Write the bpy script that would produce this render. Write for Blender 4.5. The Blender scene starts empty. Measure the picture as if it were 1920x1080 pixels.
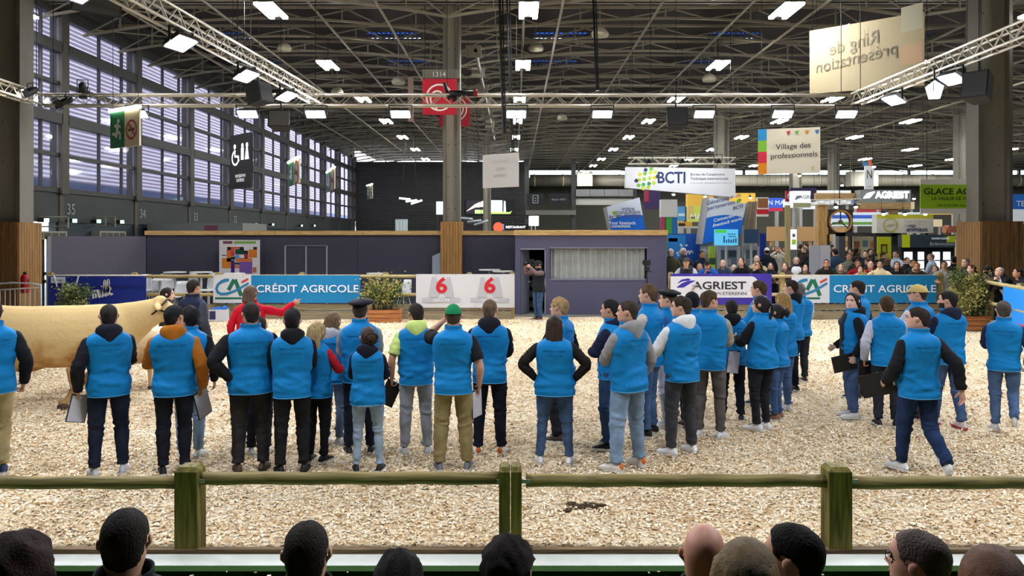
import bpy, bmesh, math, random
import numpy as np
from mathutils import Vector, Matrix

# ------------------------------------------------------------------ camera, world, exposure
SC = bpy.context.scene
COL = SC.collection
PI = math.pi
CAMZ, F, CX, CY = 2.456, 1440.0, 965.0, 443.0      # eye height (m), focal length (px), optical axis (px)
cam = bpy.data.objects.new('camera', bpy.data.cameras.new('camera'))
COL.objects.link(cam)
cam.location = (0, 0, CAMZ)
cam.rotation_euler = (PI / 2, 0, 0)
cam.data.sensor_width = 36.0
cam.data.lens = 36.0 * F / 1920
cam.data.shift_x = -(CX - 960) / 1920
cam.data.shift_y = (CY - 540) / 1920
cam.data.clip_end = 400
SC.camera = cam

world = bpy.data.worlds.new('sky')
SC.world = world
world.use_nodes = True
_nt = world.node_tree
_bg = _nt.nodes['Background']
_bg.inputs['Color'].default_value = (0.93, 0.96, 1.0, 1)     # flat overcast daylight outside the hall
_bg.inputs['Strength'].default_value = 6.5

SC.view_settings.view_transform = 'Standard'
SC.view_settings.look = 'None'
SC.view_settings.gamma = 1
SC.view_settings.use_curve_mapping = False
SC.view_settings.exposure = 0.0
FLOOD_STRENGTH = 330.0      # ring floodlights on the truss
TUBE_STRENGTH = 165.0        # twin tube luminaires under the hall roof
BOOTH_STRENGTH = 26.0       # stand spotlights in the fair behind
SC.cycles.max_bounces = 6
SC.cycles.diffuse_bounces = 3
SC.cycles.glossy_bounces = 2
SC.cycles.transmission_bounces = 4
SC.cycles.transparent_max_bounces = 8
SC.cycles.sample_clamp_indirect = 4.0
SC.cycles.caustics_reflective = False
SC.cycles.caustics_refractive = False

RNG = random.Random(7)
NPR = np.random.RandomState(11)


def W(px, py, d):
    """a place in the hall seen at photo pixel (px, py), d metres in front of the camera"""
    return Vector(((px - CX) * d / F, d, CAMZ - (py - CY) * d / F))


def G(px, py):
    """ground point at photo pixel"""
    d = CAMZ * F / (py - CY)
    return Vector(((px - CX) * d / F, d, 0))

# ------------------------------------------------------------------ materials


def lin(c):
    c = c / 255.0
    return c / 12.92 if c <= 0.04045 else ((c + 0.055) / 1.055) ** 2.4


def rgb(h):
    h = h.lstrip('#')
    return tuple(lin(int(h[i:i + 2], 16)) for i in (0, 2, 4))


_M = {}


def mat(key, col='808080', rough=0.7, metal=0.0, bump=0.0, scale=60.0, vary=0.0, vscale=6.0, emit=0.0, spec=0.3,
        stretch=(1, 1, 1), alpha=1.0, bdist=.01):
    if key in _M:
        return _M[key]
    m = bpy.data.materials.new(key)
    m.use_nodes = True
    nt = m.node_tree
    b = nt.nodes['Principled BSDF']
    c = rgb(col) if isinstance(col, str) else col
    b.inputs['Base Color'].default_value = (*c, 1)
    b.inputs['Roughness'].default_value = rough
    b.inputs['Metallic'].default_value = metal
    b.inputs['Specular IOR Level'].default_value = spec
    if alpha < 1:
        b.inputs['Alpha'].default_value = alpha
    if emit > 0:
        b.inputs['Emission Color'].default_value = (*c, 1)
        b.inputs['Emission Strength'].default_value = emit
    if bump or vary:
        tc = nt.nodes.new('ShaderNodeTexCoord')
        mp = nt.nodes.new('ShaderNodeMapping')
        mp.inputs['Scale'].default_value = stretch
        nt.links.new(tc.outputs['Object'], mp.inputs['Vector'])
    if vary:
        n = nt.nodes.new('ShaderNodeTexNoise')
        n.inputs['Scale'].default_value = vscale
        n.inputs['Detail'].default_value = 6
        n.inputs['Roughness'].default_value = 0.65
        nt.links.new(mp.outputs[0], n.inputs['Vector'])
        r = nt.nodes.new('ShaderNodeValToRGB')
        e = r.color_ramp.elements
        e[0].position, e[1].position = 0.3, 0.7
        e[0].color = (*[x * (1 - vary) for x in c], 1)
        e[1].color = (*[min(1, x * (1 + vary) + 0.02 * vary) for x in c], 1)
        nt.links.new(n.outputs['Fac'], r.inputs['Fac'])
        nt.links.new(r.outputs['Color'], b.inputs['Base Color'])
    if bump:
        n2 = nt.nodes.new('ShaderNodeTexNoise')
        n2.inputs['Scale'].default_value = scale
        n2.inputs['Detail'].default_value = 4
        nt.links.new(mp.outputs[0], n2.inputs['Vector'])
        bp = nt.nodes.new('ShaderNodeBump')
        bp.inputs['Strength'].default_value = bump
        bp.inputs['Distance'].default_value = bdist
        nt.links.new(n2.outputs['Fac'], bp.inputs['Height'])
        nt.links.new(bp.outputs['Normal'], b.inputs['Normal'])
    _M[key] = m
    return m


def cloth(col, vary=0.12):
    return mat('cloth_' + col + str(vary), col, 0.85, bump=0.25, scale=90, vary=vary, vscale=9, spec=0.15)


def denim(col):
    return mat('denim_' + col, col, 0.9, bump=0.3, scale=220, vary=0.28, vscale=7, spec=0.1)


def plain(col, rough=0.6):
    return mat('plain_' + col + str(rough), col, rough)


def glow(col, s):
    return mat('glow_%s_%s' % (col, s), col, 0.5, emit=s)


def wood(key, dark, light, axis=0, scale=3.0, rough=0.65):
    """grain stretched along an axis"""
    if key in _M:
        return _M[key]
    m = bpy.data.materials.new(key)
    m.use_nodes = True
    nt = m.node_tree
    b = nt.nodes['Principled BSDF']
    b.inputs['Roughness'].default_value = rough
    b.inputs['Specular IOR Level'].default_value = 0.25
    tc = nt.nodes.new('ShaderNodeTexCoord')
    mp = nt.nodes.new('ShaderNodeMapping')
    s = [9.0, 9.0, 9.0]
    s[axis] = 0.6
    mp.inputs['Scale'].default_value = s
    n = nt.nodes.new('ShaderNodeTexNoise')
    n.inputs['Scale'].default_value = scale
    n.inputs['Detail'].default_value = 8
    n.inputs['Distortion'].default_value = 0.8
    oi = nt.nodes.new('ShaderNodeObjectInfo')
    ad = nt.nodes.new('ShaderNodeVectorMath')
    nt.links.new(tc.outputs['Object'], ad.inputs[0])
    nt.links.new(oi.outputs['Random'], ad.inputs[1])
    nt.links.new(ad.outputs[0], mp.inputs['Vector'])
    nt.links.new(mp.outputs[0], n.inputs['Vector'])
    r = nt.nodes.new('ShaderNodeValToRGB')
    e = r.color_ramp.elements
    e[0].position, e[1].position = 0.33, 0.68
    e[0].color = (*rgb(dark), 1)
    e[1].color = (*rgb(light), 1)
    nt.links.new(n.outputs['Fac'], r.inputs['Fac'])
    nt.links.new(r.outputs['Color'], b.inputs['Base Color'])
    bp = nt.nodes.new('ShaderNodeBump')
    bp.inputs['Strength'].default_value = 0.3
    bp.inputs['Distance'].default_value = 0.01
    nt.links.new(n.outputs['Fac'], bp.inputs['Height'])
    nt.links.new(bp.outputs['Normal'], b.inputs['Normal'])
    _M[key] = m
    return m


def glass(key, tint='c8d4e0', gloss=0.08):
    if key in _M:
        return _M[key]
    m = bpy.data.materials.new(key)
    m.use_nodes = True
    nt = m.node_tree
    nt.nodes.remove(nt.nodes['Principled BSDF'])
    t = nt.nodes.new('ShaderNodeBsdfTransparent')
    t.inputs['Color'].default_value = (*rgb(tint), 1)
    g = nt.nodes.new('ShaderNodeBsdfGlossy')
    g.inputs['Roughness'].default_value = 0.05
    x = nt.nodes.new('ShaderNodeMixShader')
    x.inputs['Fac'].default_value = gloss
    nt.links.new(t.outputs[0], x.inputs[1])
    nt.links.new(g.outputs[0], x.inputs[2])
    nt.links.new(x.outputs[0], nt.nodes['Material Output'].inputs['Surface'])
    _M[key] = m
    return m

# ------------------------------------------------------------------ mesh building


class MB:
    """collects vertices and faces, then links them as one mesh object"""

    def __init__(s):
        s.v, s.f, s.mi, s.n = [], [], [], 0

    def add(s, verts, faces, mi=0):
        verts = np.asarray(verts, float).reshape(-1, 3)
        s.v.append(verts)
        o = s.n
        s.f.extend([tuple(i + o for i in f) for f in faces])
        s.mi.extend([mi] * len(faces))
        s.n += len(verts)
        return s

    def box(s, c, size, rot=None, mi=0):
        x, y, z = [q / 2 for q in size]
        v = np.array([(-x, -y, -z), (x, -y, -z), (x, y, -z), (-x, y, -z), (-x, -y, z), (x, -y, z), (x, y, z), (-x, y, z)])
        if rot is not None:
            R = np.array(rot.to_3x3() if hasattr(rot, 'to_3x3') else Matrix.Rotation(rot, 3, 'Z'))
            v = v @ R.T
        return s.add(v + np.array(c), [(0, 3, 2, 1), (4, 5, 6, 7), (0, 1, 5, 4), (1, 2, 6, 5), (2, 3, 7, 6), (3, 0, 4, 7)], mi)

    def b2(s, x0, x1, y0, y1, z0, z1, mi=0):
        return s.box(((x0 + x1) / 2, (y0 + y1) / 2, (z0 + z1) / 2), (x1 - x0, y1 - y0, z1 - z0), None, mi)

    def rings(s, R, cap=(True, True), mi=0):
        R = np.asarray(R, float)
        n, m = R.shape[:2]
        f = []
        for i in range(n - 1):
            for j in range(m):
                k = (j + 1) % m
                f.append((i * m + j, i * m + k, (i + 1) * m + k, (i + 1) * m + j))
        if cap[0]:
            f.append(tuple(range(m - 1, -1, -1)))
        if cap[1]:
            f.append(tuple((n - 1) * m + j for j in range(m)))
        return s.add(R, f, mi)

    def tube(s, p0, p1, r, n=6, mi=0, r1=None):
        p0, p1 = np.array(p0, float), np.array(p1, float)
        t = p1 - p0
        t = t / (np.linalg.norm(t) + 1e-9)
        u, v = basis(t)
        a = np.linspace(0, 2 * PI, n, endpoint=False) + PI / n
        c = np.cos(a)[:, None] * u + np.sin(a)[:, None] * v
        return s.rings([p0 + c * r, p1 + c * (r if r1 is None else r1)], mi=mi)

    def path(s, pts, rad, n=8, ref=None, mi=0, cap=(True, True)):
        return s.rings(path_rings(pts, rad, n, ref), cap, mi)

    def prism(s, poly, y0, y1, mi=0, M=None):
        """2D polygon in (x, z) given thickness y0..y1; M maps to place"""
        n = len(poly)
        v = [(x, y0, z) for x, z in poly] + [(x, y1, z) for x, z in poly]
        v = np.array(v)
        if M is not None:
            v = xf(M, v)
        f = [tuple(range(n)), tuple(range(2 * n - 1, n - 1, -1))]
        f += [(j, j + n, (j + 1) % n + n, (j + 1) % n) for j in range(n)]
        return s.add(v, f, mi)

    def ball(s, c, r, n=10, m=7, mi=0, M=None):
        r = np.array([r, r, r] if np.isscalar(r) else r, float)
        th = np.linspace(0.02, PI - 0.02, m)
        a = np.linspace(0, 2 * PI, n, endpoint=False)
        R = np.stack([np.stack([np.sin(t) * np.cos(a), np.sin(t) * np.sin(a), np.full(n, -np.cos(t))], -1) for t in th]) * r
        if M is not None:
            R = xf(M, R)
        return s.rings(R + np.array(c), mi=mi)

    def build(s, name, mats, parent=None, smooth=False, kind=None):
        me = bpy.data.meshes.new(name)
        me.from_pydata(np.concatenate(s.v).tolist() if s.v else [], [], s.f)
        for m in (mats if isinstance(mats, (list, tuple)) else [mats]):
            me.materials.append(m)
        if any(s.mi):
            me.polygons.foreach_set('material_index', s.mi)
        if smooth:
            me.polygons.foreach_set('use_smooth', [True] * len(s.f))
        return link(name, me, parent, kind)


def link(name, me, parent=None, kind=None):
    o = bpy.data.objects.new(name, me)
    COL.objects.link(o)
    if parent is not None:
        o.parent = parent
    if kind:
        o['kind'] = kind
    return o


def xf(M, v):
    v = np.asarray(v, float)
    A = np.array(M)
    return v @ A[:3, :3].T + A[:3, 3]


def basis(t, ref=None):
    t = np.asarray(t, float)
    r = np.array((0, 0, 1.0)) if ref is None else np.asarray(ref, float)
    u = np.cross(r, t)
    if np.linalg.norm(u) < 1e-3:
        u = np.cross(np.array((0, 1.0, 0)), t)
    u /= np.linalg.norm(u)
    return u, np.cross(t, u)


def path_rings(pts, rad, n=8, ref=None):
    P = np.asarray(pts, float)
    T = np.gradient(P, axis=0)
    T /= np.linalg.norm(T, axis=1)[:, None] + 1e-9
    a = np.linspace(0, 2 * PI, n, endpoint=False)
    out = []
    for i, p in enumerate(P):
        u, v = basis(T[i], ref)
        r = rad[i] if not np.isscalar(rad) else rad
        ra, rb = (r, r) if np.isscalar(r) else (r[0], r[1])
        out.append(p + np.cos(a)[:, None] * u * ra + np.sin(a)[:, None] * v * rb)
    return np.array(out)


def empty(name, loc=(0, 0, 0), rz=0.0):
    o = bpy.data.objects.new(name, None)
    COL.objects.link(o)
    o.location = loc
    o.rotation_euler = (0, 0, rz)
    return o


def tag(o, label=None, cat=None, group=None, kind=None):
    if label:
        o['label'] = label
    if cat:
        o['category'] = cat
    if group:
        o['group'] = group
    if kind:
        o['kind'] = kind
    return o


def thing(name, label, cat, loc=(0, 0, 0), rz=0.0, group=None):
    return tag(empty(name, loc, rz), label, cat, group)


def dup(root, loc=None, rz=None, label=None):
    def cp(o, p):
        c = o.copy()
        COL.objects.link(c)
        if p is not None:
            c.parent = p
        for ch in o.children:
            cp(ch, c)
        return c
    r = cp(root, None)
    if loc is not None:
        r.location = loc
    if rz is not None:
        r.rotation_euler = (0, 0, rz)
    if label:
        r['label'] = label
    return r


_TXT = {}


def text_data(s, size, bold=0.0, shear=0.0, depth=0.0, sx=1.0, align='CENTER'):
    """vertices (x right, y up, flat) and faces of a line of text in the built-in font"""
    k = (s, size, bold, shear, depth, sx, align)
    if k not in _TXT:
        cu = bpy.data.curves.new('t', 'FONT')
        cu.body, cu.size, cu.offset, cu.shear = s, size, bold * size, shear
        cu.align_x, cu.align_y = align, 'CENTER'
        cu.resolution_u = 3
        o = bpy.data.objects.new('t', cu)
        COL.objects.link(o)
        bpy.context.view_layer.update()
        me = bpy.data.meshes.new_from_object(o.evaluated_get(bpy.context.evaluated_depsgraph_get()))
        v = np.array([tuple(q.co) for q in me.vertices]).reshape(-1, 3)
        v[:, 0] *= sx
        _TXT[k] = (v, [tuple(p.vertices) for p in me.polygons])
        bpy.data.objects.remove(o)
        bpy.data.meshes.remove(me)
        bpy.data.curves.remove(cu)
    return _TXT[k]


class Board:
    """a flat upright sheet from corner pixels or a frame: maps (u, v) metres on its face to the hall"""

    def __init__(s, o, right, up):
        s.o = Vector(o)
        s.r, s.u = Vector(right).normalized(), Vector(up).normalized()
        s.n = s.r.cross(s.u)            # towards the viewer when right = +X, up = +Z: n = -Y

    def M(s, u=0, v=0, off=0.0):
        p = s.o + s.r * u + s.u * v + s.n * off
        return Matrix(((s.r.x, s.u.x, s.n.x, p.x), (s.r.y, s.u.y, s.n.y, p.y), (s.r.z, s.u.z, s.n.z, p.z), (0, 0, 0, 1)))

    def panel(s, mb, u0, u1, v0, v1, thick=0.02, off=0.0, mi=0):
        c = s.M((u0 + u1) / 2, (v0 + v1) / 2, off - thick / 2)
        v = np.array([(x, y, z) for z in (-thick / 2, thick / 2) for x, y in ((-1, -1), (1, -1), (1, 1), (-1, 1))], float)
        v[:, 0] *= (u1 - u0) / 2
        v[:, 1] *= (v1 - v0) / 2
        return mb.add(xf(c, v), [(0, 3, 2, 1), (4, 5, 6, 7), (0, 1, 5, 4), (1, 2, 6, 5), (2, 3, 7, 6), (3, 0, 4, 7)], mi)

    def poly(s, mb, pts, off=0.004, mi=0):
        v = np.array([(x, y, 0) for x, y in pts], float)
        return mb.add(xf(s.M(0, 0, off), v), [tuple(range(len(pts)))], mi)

    def stroke(s, mb, pts, w, off=0.004, mi=0):
        """flat ribbon along a polyline; w number or per-point widths"""
        P = np.array(pts, float)
        T = np.gradient(P, axis=0)
        T /= np.linalg.norm(T, axis=1)[:, None] + 1e-9
        N = np.stack([-T[:, 1], T[:, 0]], 1)
        w = np.full(len(P), w) if np.isscalar(w) else np.array(w)
        A, B = P + N * w[:, None] / 2, P - N * w[:, None] / 2
        v = np.concatenate([np.c_[A, np.zeros(len(P))], np.c_[B, np.zeros(len(P))]])
        n = len(P)
        return mb.add(xf(s.M(0, 0, off), v), [(i, n + i, n + i + 1, i + 1) for i in range(n - 1)], mi)

    def text(s, mb, t, u, v, size, bold=0.0, shear=0.0, off=0.005, sx=1.0, align='CENTER', mirror=False, mi=0, rot=0.0, fit=None, tall=None):
        V, Fc = text_data(t, size, bold, shear, 0, sx, align)
        V = V.copy()
        if fit:                     # stretch the line to a width (and a height)
            f_ = fit / max(np.ptp(V[:, 0]), 1e-6)
            V[:, 0] *= f_
            V[:, 1] *= (tall / np.ptp(V[:, 1])) if tall else f_
        if mirror:
            V[:, 0] *= -1
            Fc = [f[::-1] for f in Fc]
        M = s.M(u, v, off) @ Matrix.Rotation(rot, 4, 'Z')
        return mb.add(xf(M, V), Fc, mi)


def board_at(px0, py1, d0, px1=None, d1=None):
    """Board whose lower-left corner is seen at (px0, py1) at depth d0, its foot running to px1 at depth d1"""
    o = W(px0, py1, d0)
    if px1 is None:
        r = Vector((1, 0, 0))
        return Board(o, r, (0, 0, 1))
    q = W(px1, py1, d1)
    r = Vector((q.x - o.x, q.y - o.y, 0))
    b = Board(o, r, (0, 0, 1))
    b.w = r.length
    return b


def smooth01(x):
    x = np.clip(x, 0, 1)
    return x * x * (3 - 2 * x)


def wob(P, seed, freq=9.0, n=5):
    """smooth pseudo noise of points"""
    r = np.random.RandomState(seed)
    P = np.asarray(P, float)
    s = np.zeros(P.shape[:-1])
    for i in range(n):
        k = r.normal(size=3) * freq * (0.6 + 0.5 * i)
        s += np.sin(P @ k + r.uniform(0, 6.28)) / (1 + 0.5 * i)
    return s / 2.2
# ================================================================== the hall
M_CONC = mat('concrete', '6d6a66', 0.8, bump=0.1, scale=8, vary=0.15, vscale=0.6)
M_STEEL = mat('painted_steel', '827d72', 0.55, vary=0.08, vscale=3)
M_TRUSS = mat('roof_steel', '857e6e', 0.6)
M_DARK = mat('dark_steel', '3a3a3c', 0.6, vary=0.1, vscale=1)
M_DECK = mat('roof_deck', '2b2322', 0.9, vary=0.25, vscale=0.4)
M_BLACK = plain('17181b', 0.55)
M_ALU = mat('aluminium', 'c9c2b4', 0.45, metal=0.0, spec=0.5)
M_PURPLE = mat('purple_panel', '56536a', 0.8, vary=0.04, vscale=0.5)
M_PURPLE_D = mat('dark_purple_panel', '3f3d4c', 0.85, vary=0.04, vscale=0.5)
M_PINE = wood('pine_plank', 'a8844f', 'd8b67c', 0)
M_PINE_V = wood('pine_upright', '9a7442', 'c9a066', 2)
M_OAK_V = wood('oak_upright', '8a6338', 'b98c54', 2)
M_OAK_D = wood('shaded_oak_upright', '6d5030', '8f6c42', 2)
M_RAIL = wood('weathered_rail', '5c5230', '94834f', 0)
M_POST = wood('green_treated_post', '4b4418', '867a38', 2)
M_RAIL_FAR = wood('pale_rail', '968657', 'c4b384', 0)
M_WHITE = mat('white_paint', 'dcdcd8', 0.5)
M_GREY = mat('light_grey', 'a9a9aa', 0.6)
M_GLASS = glass('window_glass', 'd8dae8', 0.05)
M_CLEAR = glass('clear_glass', 'e2ecf0', 0.08)

# ---- floors
b = MB()
b.b2(-15.6, 62, 5.96, 86, -0.32, -0.03)
tag(b.build('floor', M_CONC), kind='structure')
b = MB()
b.b2(-15.6, 62, -24, 5.95, -0.32, -0.075)
tag(b.build('floor', mat('green_carpet', '447a2c', 0.95, bump=0.4, scale=300, vary=0.12, vscale=4)), kind='structure')

# bedding of wood shavings: a bed plus loose shavings lying on it
m = bpy.data.materials.new('shavings_bed')
m.use_nodes = True
nt = m.node_tree
pb = nt.nodes['Principled BSDF']
pb.inputs['Roughness'].default_value = 0.95
pb.inputs['Specular IOR Level'].default_value = 0.1
tc = nt.nodes.new('ShaderNodeTexCoord')
mp = nt.nodes.new('ShaderNodeMapping')
mp.inputs['Scale'].default_value = (1, 1.0, 1)
vo = nt.nodes.new('ShaderNodeTexVoronoi')
vo.inputs['Scale'].default_value = 34
n1 = nt.nodes.new('ShaderNodeTexNoise')
n1.inputs['Scale'].default_value = 20
nt.links.new(tc.outputs['Object'], n1.inputs['Vector'])
mx0 = nt.nodes.new('ShaderNodeMix')
mx0.data_type = 'VECTOR'
mx0.inputs['Factor'].default_value = 0.05
nt.links.new(tc.outputs['Object'], mx0.inputs['A'])
nt.links.new(n1.outputs['Color'], mx0.inputs['B'])
nt.links.new(mx0.outputs['Result'], vo.inputs['Vector'])
sr = nt.nodes.new('ShaderNodeSeparateColor')
nt.links.new(vo.outputs['Color'], sr.inputs[0])
cr = nt.nodes.new('ShaderNodeValToRGB')
e = cr.color_ramp.elements
e[0].position, e[0].color = 0.0, (*rgb('b39870'), 1)
e[1].position, e[1].color = 1.0, (*rgb('efe4cf'), 1)
x = e.new(0.35)
x.color = (*rgb('cfba98'), 1)
x = e.new(0.7)
x.color = (*rgb('e1d2b5'), 1)
nt.links.new(sr.outputs[0], cr.inputs['Fac'])
n2 = nt.nodes.new('ShaderNodeTexNoise')
n2.inputs['Scale'].default_value = 0.9
n2.inputs['Detail'].default_value = 5
nt.links.new(tc.outputs['Object'], n2.inputs['Vector'])
c2 = nt.nodes.new('ShaderNodeValToRGB')
c2.color_ramp.elements[0].position, c2.color_ramp.elements[0].color = 0.3, (0.80, 0.72, 0.64, 1)
c2.color_ramp.elements[1].position, c2.color_ramp.elements[1].color = 0.62, (1, 1, 1, 1)
nt.links.new(n2.outputs['Fac'], c2.inputs['Fac'])
mul = nt.nodes.new('ShaderNodeMix')
mul.data_type = 'RGBA'
mul.blend_type = 'MULTIPLY'
mul.inputs['Factor'].default_value = 1
nt.links.new(cr.outputs['Color'], mul.inputs['A'])
nt.links.new(c2.outputs['Color'], mul.inputs['B'])
nt.links.new(mul.outputs['Result'], pb.inputs['Base Color'])
bp = nt.nodes.new('ShaderNodeBump')
bp.inputs['Strength'].default_value = 0.7
bp.inputs['Distance'].default_value = 0.02
nt.links.new(vo.outputs['Distance'], bp.inputs['Height'])
nt.links.new(bp.outputs['Normal'], pb.inputs['Normal'])
nx, ny = 120, 80
gx, gy = np.meshgrid(np.linspace(-16, 13.2, nx), np.linspace(5.97, 23.4, ny))
P = np.stack([gx, gy, np.zeros_like(gx)], -1)
P[..., 2] = -0.004 + 0.012 * wob(P, 3, 1.6)
b = MB()
b.add(P, [(j * nx + i, j * nx + i + 1, (j + 1) * nx + i + 1, (j + 1) * nx + i) for j in range(ny - 1) for i in range(nx - 1)])
tag(b.build('floor', m, smooth=True), kind='structure')

# loose shavings
m = bpy.data.materials.new('shaving')
m.use_nodes = True
nt = m.node_tree
pb = nt.nodes['Principled BSDF']
pb.inputs['Roughness'].default_value = 0.85
pb.inputs['Specular IOR Level'].default_value = 0.15
ge = nt.nodes.new('ShaderNodeNewGeometry')
cr = nt.nodes.new('ShaderNodeValToRGB')
e = cr.color_ramp.elements
e[0].position, e[0].color = 0.0, (*rgb('a8824f'), 1)
e[1].position, e[1].color = 1.0, (*rgb('faefd8'), 1)
for p_, c_ in ((0.10, 'cba878'), (0.35, 'e2c9a0'), (0.65, 'eedcba')):
    x = e.new(p_)
    x.color = (*rgb(c_), 1)
nt.links.new(ge.outputs['Random Per Island'], cr.inputs['Fac'])
nt.links.new(cr.outputs['Color'], pb.inputs['Base Color'])


def shavings(name, n, x0, x1, y0, y1, smin, smax, mt, zoff=0.0):
    c = np.c_[NPR.uniform(x0, x1, n), NPR.uniform(y0, y1, n), np.zeros(n)]
    c[:, 2] = 0.012 * wob(c, 3, 1.6) + NPR.uniform(0.0, 0.012, n) + zoff
    L = NPR.uniform(smin, smax, n)
    w = L * NPR.uniform(0.3, 0.65, n)
    a = NPR.uniform(0, 2 * PI, n)
    d = np.c_[np.cos(a), np.sin(a), NPR.normal(0, 0.22, n)]
    s = np.c_[-np.sin(a), np.cos(a), NPR.normal(0, 0.3, n)]
    cv = NPR.uniform(-0.1, 0.45, n) * L
    up = np.c_[np.zeros(n), np.zeros(n), cv]
    h, k = d * L[:, None] / 2, s * w[:, None] / 2
    V = np.stack([c - h - k, c - h + k, c - k + up, c + k + up, c + h - k, c + h + k], 1).reshape(-1, 3)
    V[:, 2] = np.maximum(V[:, 2], -0.01)
    me = bpy.data.meshes.new(name)
    me.vertices.add(6 * n)
    me.vertices.foreach_set('co', V.ravel())
    q = np.array([[0, 2, 3, 1], [2, 4, 5, 3]])
    idx = (np.arange(n)[:, None, None] * 6 + q).reshape(-1)
    me.loops.add(len(idx))
    me.loops.foreach_set('vertex_index', idx)
    me.polygons.add(2 * n)
    me.polygons.foreach_set('loop_start', np.arange(2 * n) * 4)
    me.update(calc_edges=True)
    me.materials.append(mt)
    return link(name, me, None, 'stuff')


SHAV = m
shavings('wood_shavings', 62000, -8, 8.2, 5.98, 9.5, 0.016, 0.042, SHAV)
shavings('wood_shavings', 42000, -11.5, 11, 9.5, 15, 0.022, 0.05, SHAV)
shavings('wood_shavings', 20000, -14, 12.4, 15, 22.6, 0.03, 0.06, SHAV)
shavings('wood_shavings', 260, -6, 8, 5.0, 5.66, 0.012, 0.03, SHAV, -0.07)
# the dark wet patch of dung on the bedding
g = G(1100, 951)
b = MB()
for k in range(26):
    q = np.array([g.x + RNG.gauss(0, 0.10), g.y + RNG.gauss(0, 0.05), 0.012])
    b.ball(q, (RNG.uniform(.02, .05), RNG.uniform(.015, .03), .014), 7, 4)
tag(b.build('dung_patch', mat('dung', '4a3d2c', 0.95, bump=.5, scale=60), smooth=True), 'dark patch of dung lying on the shavings behind the front rail', 'dung', kind='thing')

# kerb of the ring in front
b = MB()
b.b2(-16, 13, 5.84, 5.90, -0.24, 0.0)
b.b2(-16, 13, 5.70, 5.905, -0.03, 0.012)
tag(b.build('trim_1', mat('kerb_paint', 'cfd2c8', 0.6, vary=.1, vscale=3)), kind='structure')
b = MB()
b.b2(-16, 13, 5.91, 5.965, -0.2, 0.045)
tag(b.build('trim_2', wood('base_plank', '54422c', '8a7150', 0)), kind='structure')

# ---- walls
b = MB()
b.b2(-14.9, 1.0, 72, 72.3, -0.03, 9.45)
wb = tag(b.build('wall_back', M_DARK), kind='structure')
b = MB()
for k in range(44):
    b.b2(-14.9, 1.0, 71.93, 72, 0.2 + k * 0.21, 0.32 + k * 0.21)
b.build('corrugation', M_DARK, wb, kind='stuff')
b = MB()
b.b2(1.0, 1.3, 72, 85, -0.03, 9.45)
tag(b.build('wall_back_side', M_DARK), kind='structure')
b = MB()
b.b2(1.0, 62, 85, 85.3, -0.03, 8.95)
b.b2(1.0, 62, 85, 85.3, 9.75, 11.4)
for k in range(11):
    b.b2(1.0 + k * 6.1 - .12, 1.0 + k * 6.1 + .12, 85, 85.3, 8.95, 9.75)
tag(b.build('wall_back_far', mat('far_wall', '55554f', 0.8)), kind='structure')
for k in range(10):
    b = MB()
    b.b2(1.15 + k * 6.1, 6.95 + k * 6.1, 85.1, 85.13, 8.97, 9.73)
    tag(b.build('window_%d' % (30 + k), M_CLEAR), kind='structure')
b = MB()
b.b2(62, 62.3, -24, 86, -0.03, 11.4)
tag(b.build('wall_right', M_GREY), kind='structure')
b = MB()
b.b2(-15.4, 62, -24.3, -24, -0.03, 11.4)
tag(b.build('wall_front', M_GREY), kind='structure')

# ---- left wall: pillars, windows bay by bay, band with bay numbers
XW = -15.0
PD = [20.4 + 5 * k for k in range(11)] + [72]
wl = tag(empty('wall_left'), kind='structure')
b = MB()
b.b2(XW - .35, XW, -24, 72, 2.92, 3.97)
b.build('spandrel_band', mat('spandrel', '2f3436', 0.6, vary=.1, vscale=.8), wl)
b = MB()
b.b2(XW - .35, XW, -24, 20.3, -.03, 11.3)
b.build('blank_bay', M_DARK, wl)
b = MB()
b.b2(XW - .35, XW, 20.4, 72, 9.75, 11.3)
b.build('head_band', M_DARK, wl)
b = MB()
for d0, d1 in ((20.4, 21.6), (23.4, 24.0), (25.2, 72)):
    b.b2(XW - .3, XW - .05, d0, d1, -.03, 2.95)
b.build('lower_cladding', mat('lower_cladding', '25303a', 0.5), wl)
for d in PD:
    b = MB()
    b.b2(XW - .3, XW + .03, d - .13, d + .13, -.03, 3.9)
    b.b2(XW - .3, XW + .10, d - .13, d + .13, 3.85, 9.9)
    b.b2(XW + .10, XW + .16, d - .2, d + .2, 3.85, 9.9)
    b.build('pillar', mat('window_pillar', '46423d', 0.6, vary=.1, vscale=2), wl)
lv = [3.97, 5.13, 6.31, 7.49, 8.65, 9.75]
cols = [0.0, 0.46, 0.80, 1.0]
for k in range(len(PD) - 1):
    d0, d1 = PD[k] + .16, PD[k + 1] - .16
    wd = tag(empty('window_%d' % (k + 1)), kind='structure')
    for i, z in enumerate(lv):
        t = .17 if i in (2, 4) else (.06 if i in (1, 3) else .08)
        b = MB()
        b.b2(XW - .12, XW + (.16 if i in (2, 4) else .05), d0, d1, z - t, z + t)
        b.build('transom', M_DARK, wd)
    for c in cols[1:-1]:
        b = MB()
        b.b2(XW - .06, XW + .04, d0 + (d1 - d0) * c - .035, d0 + (d1 - d0) * c + .035, lv[0], lv[-1])
        b.build('mullion', M_DARK, wd)
    for i in range(5):
        for j in range(3):
            b = MB()
            b.b2(XW - .03, XW - .01, d0 + (d1 - d0) * cols[j] + .03, d0 + (d1 - d0) * cols[j + 1] - .03, lv[i] + .06, lv[i + 1] - .06)
            b.build('pane', M_GLASS, wd)
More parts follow.
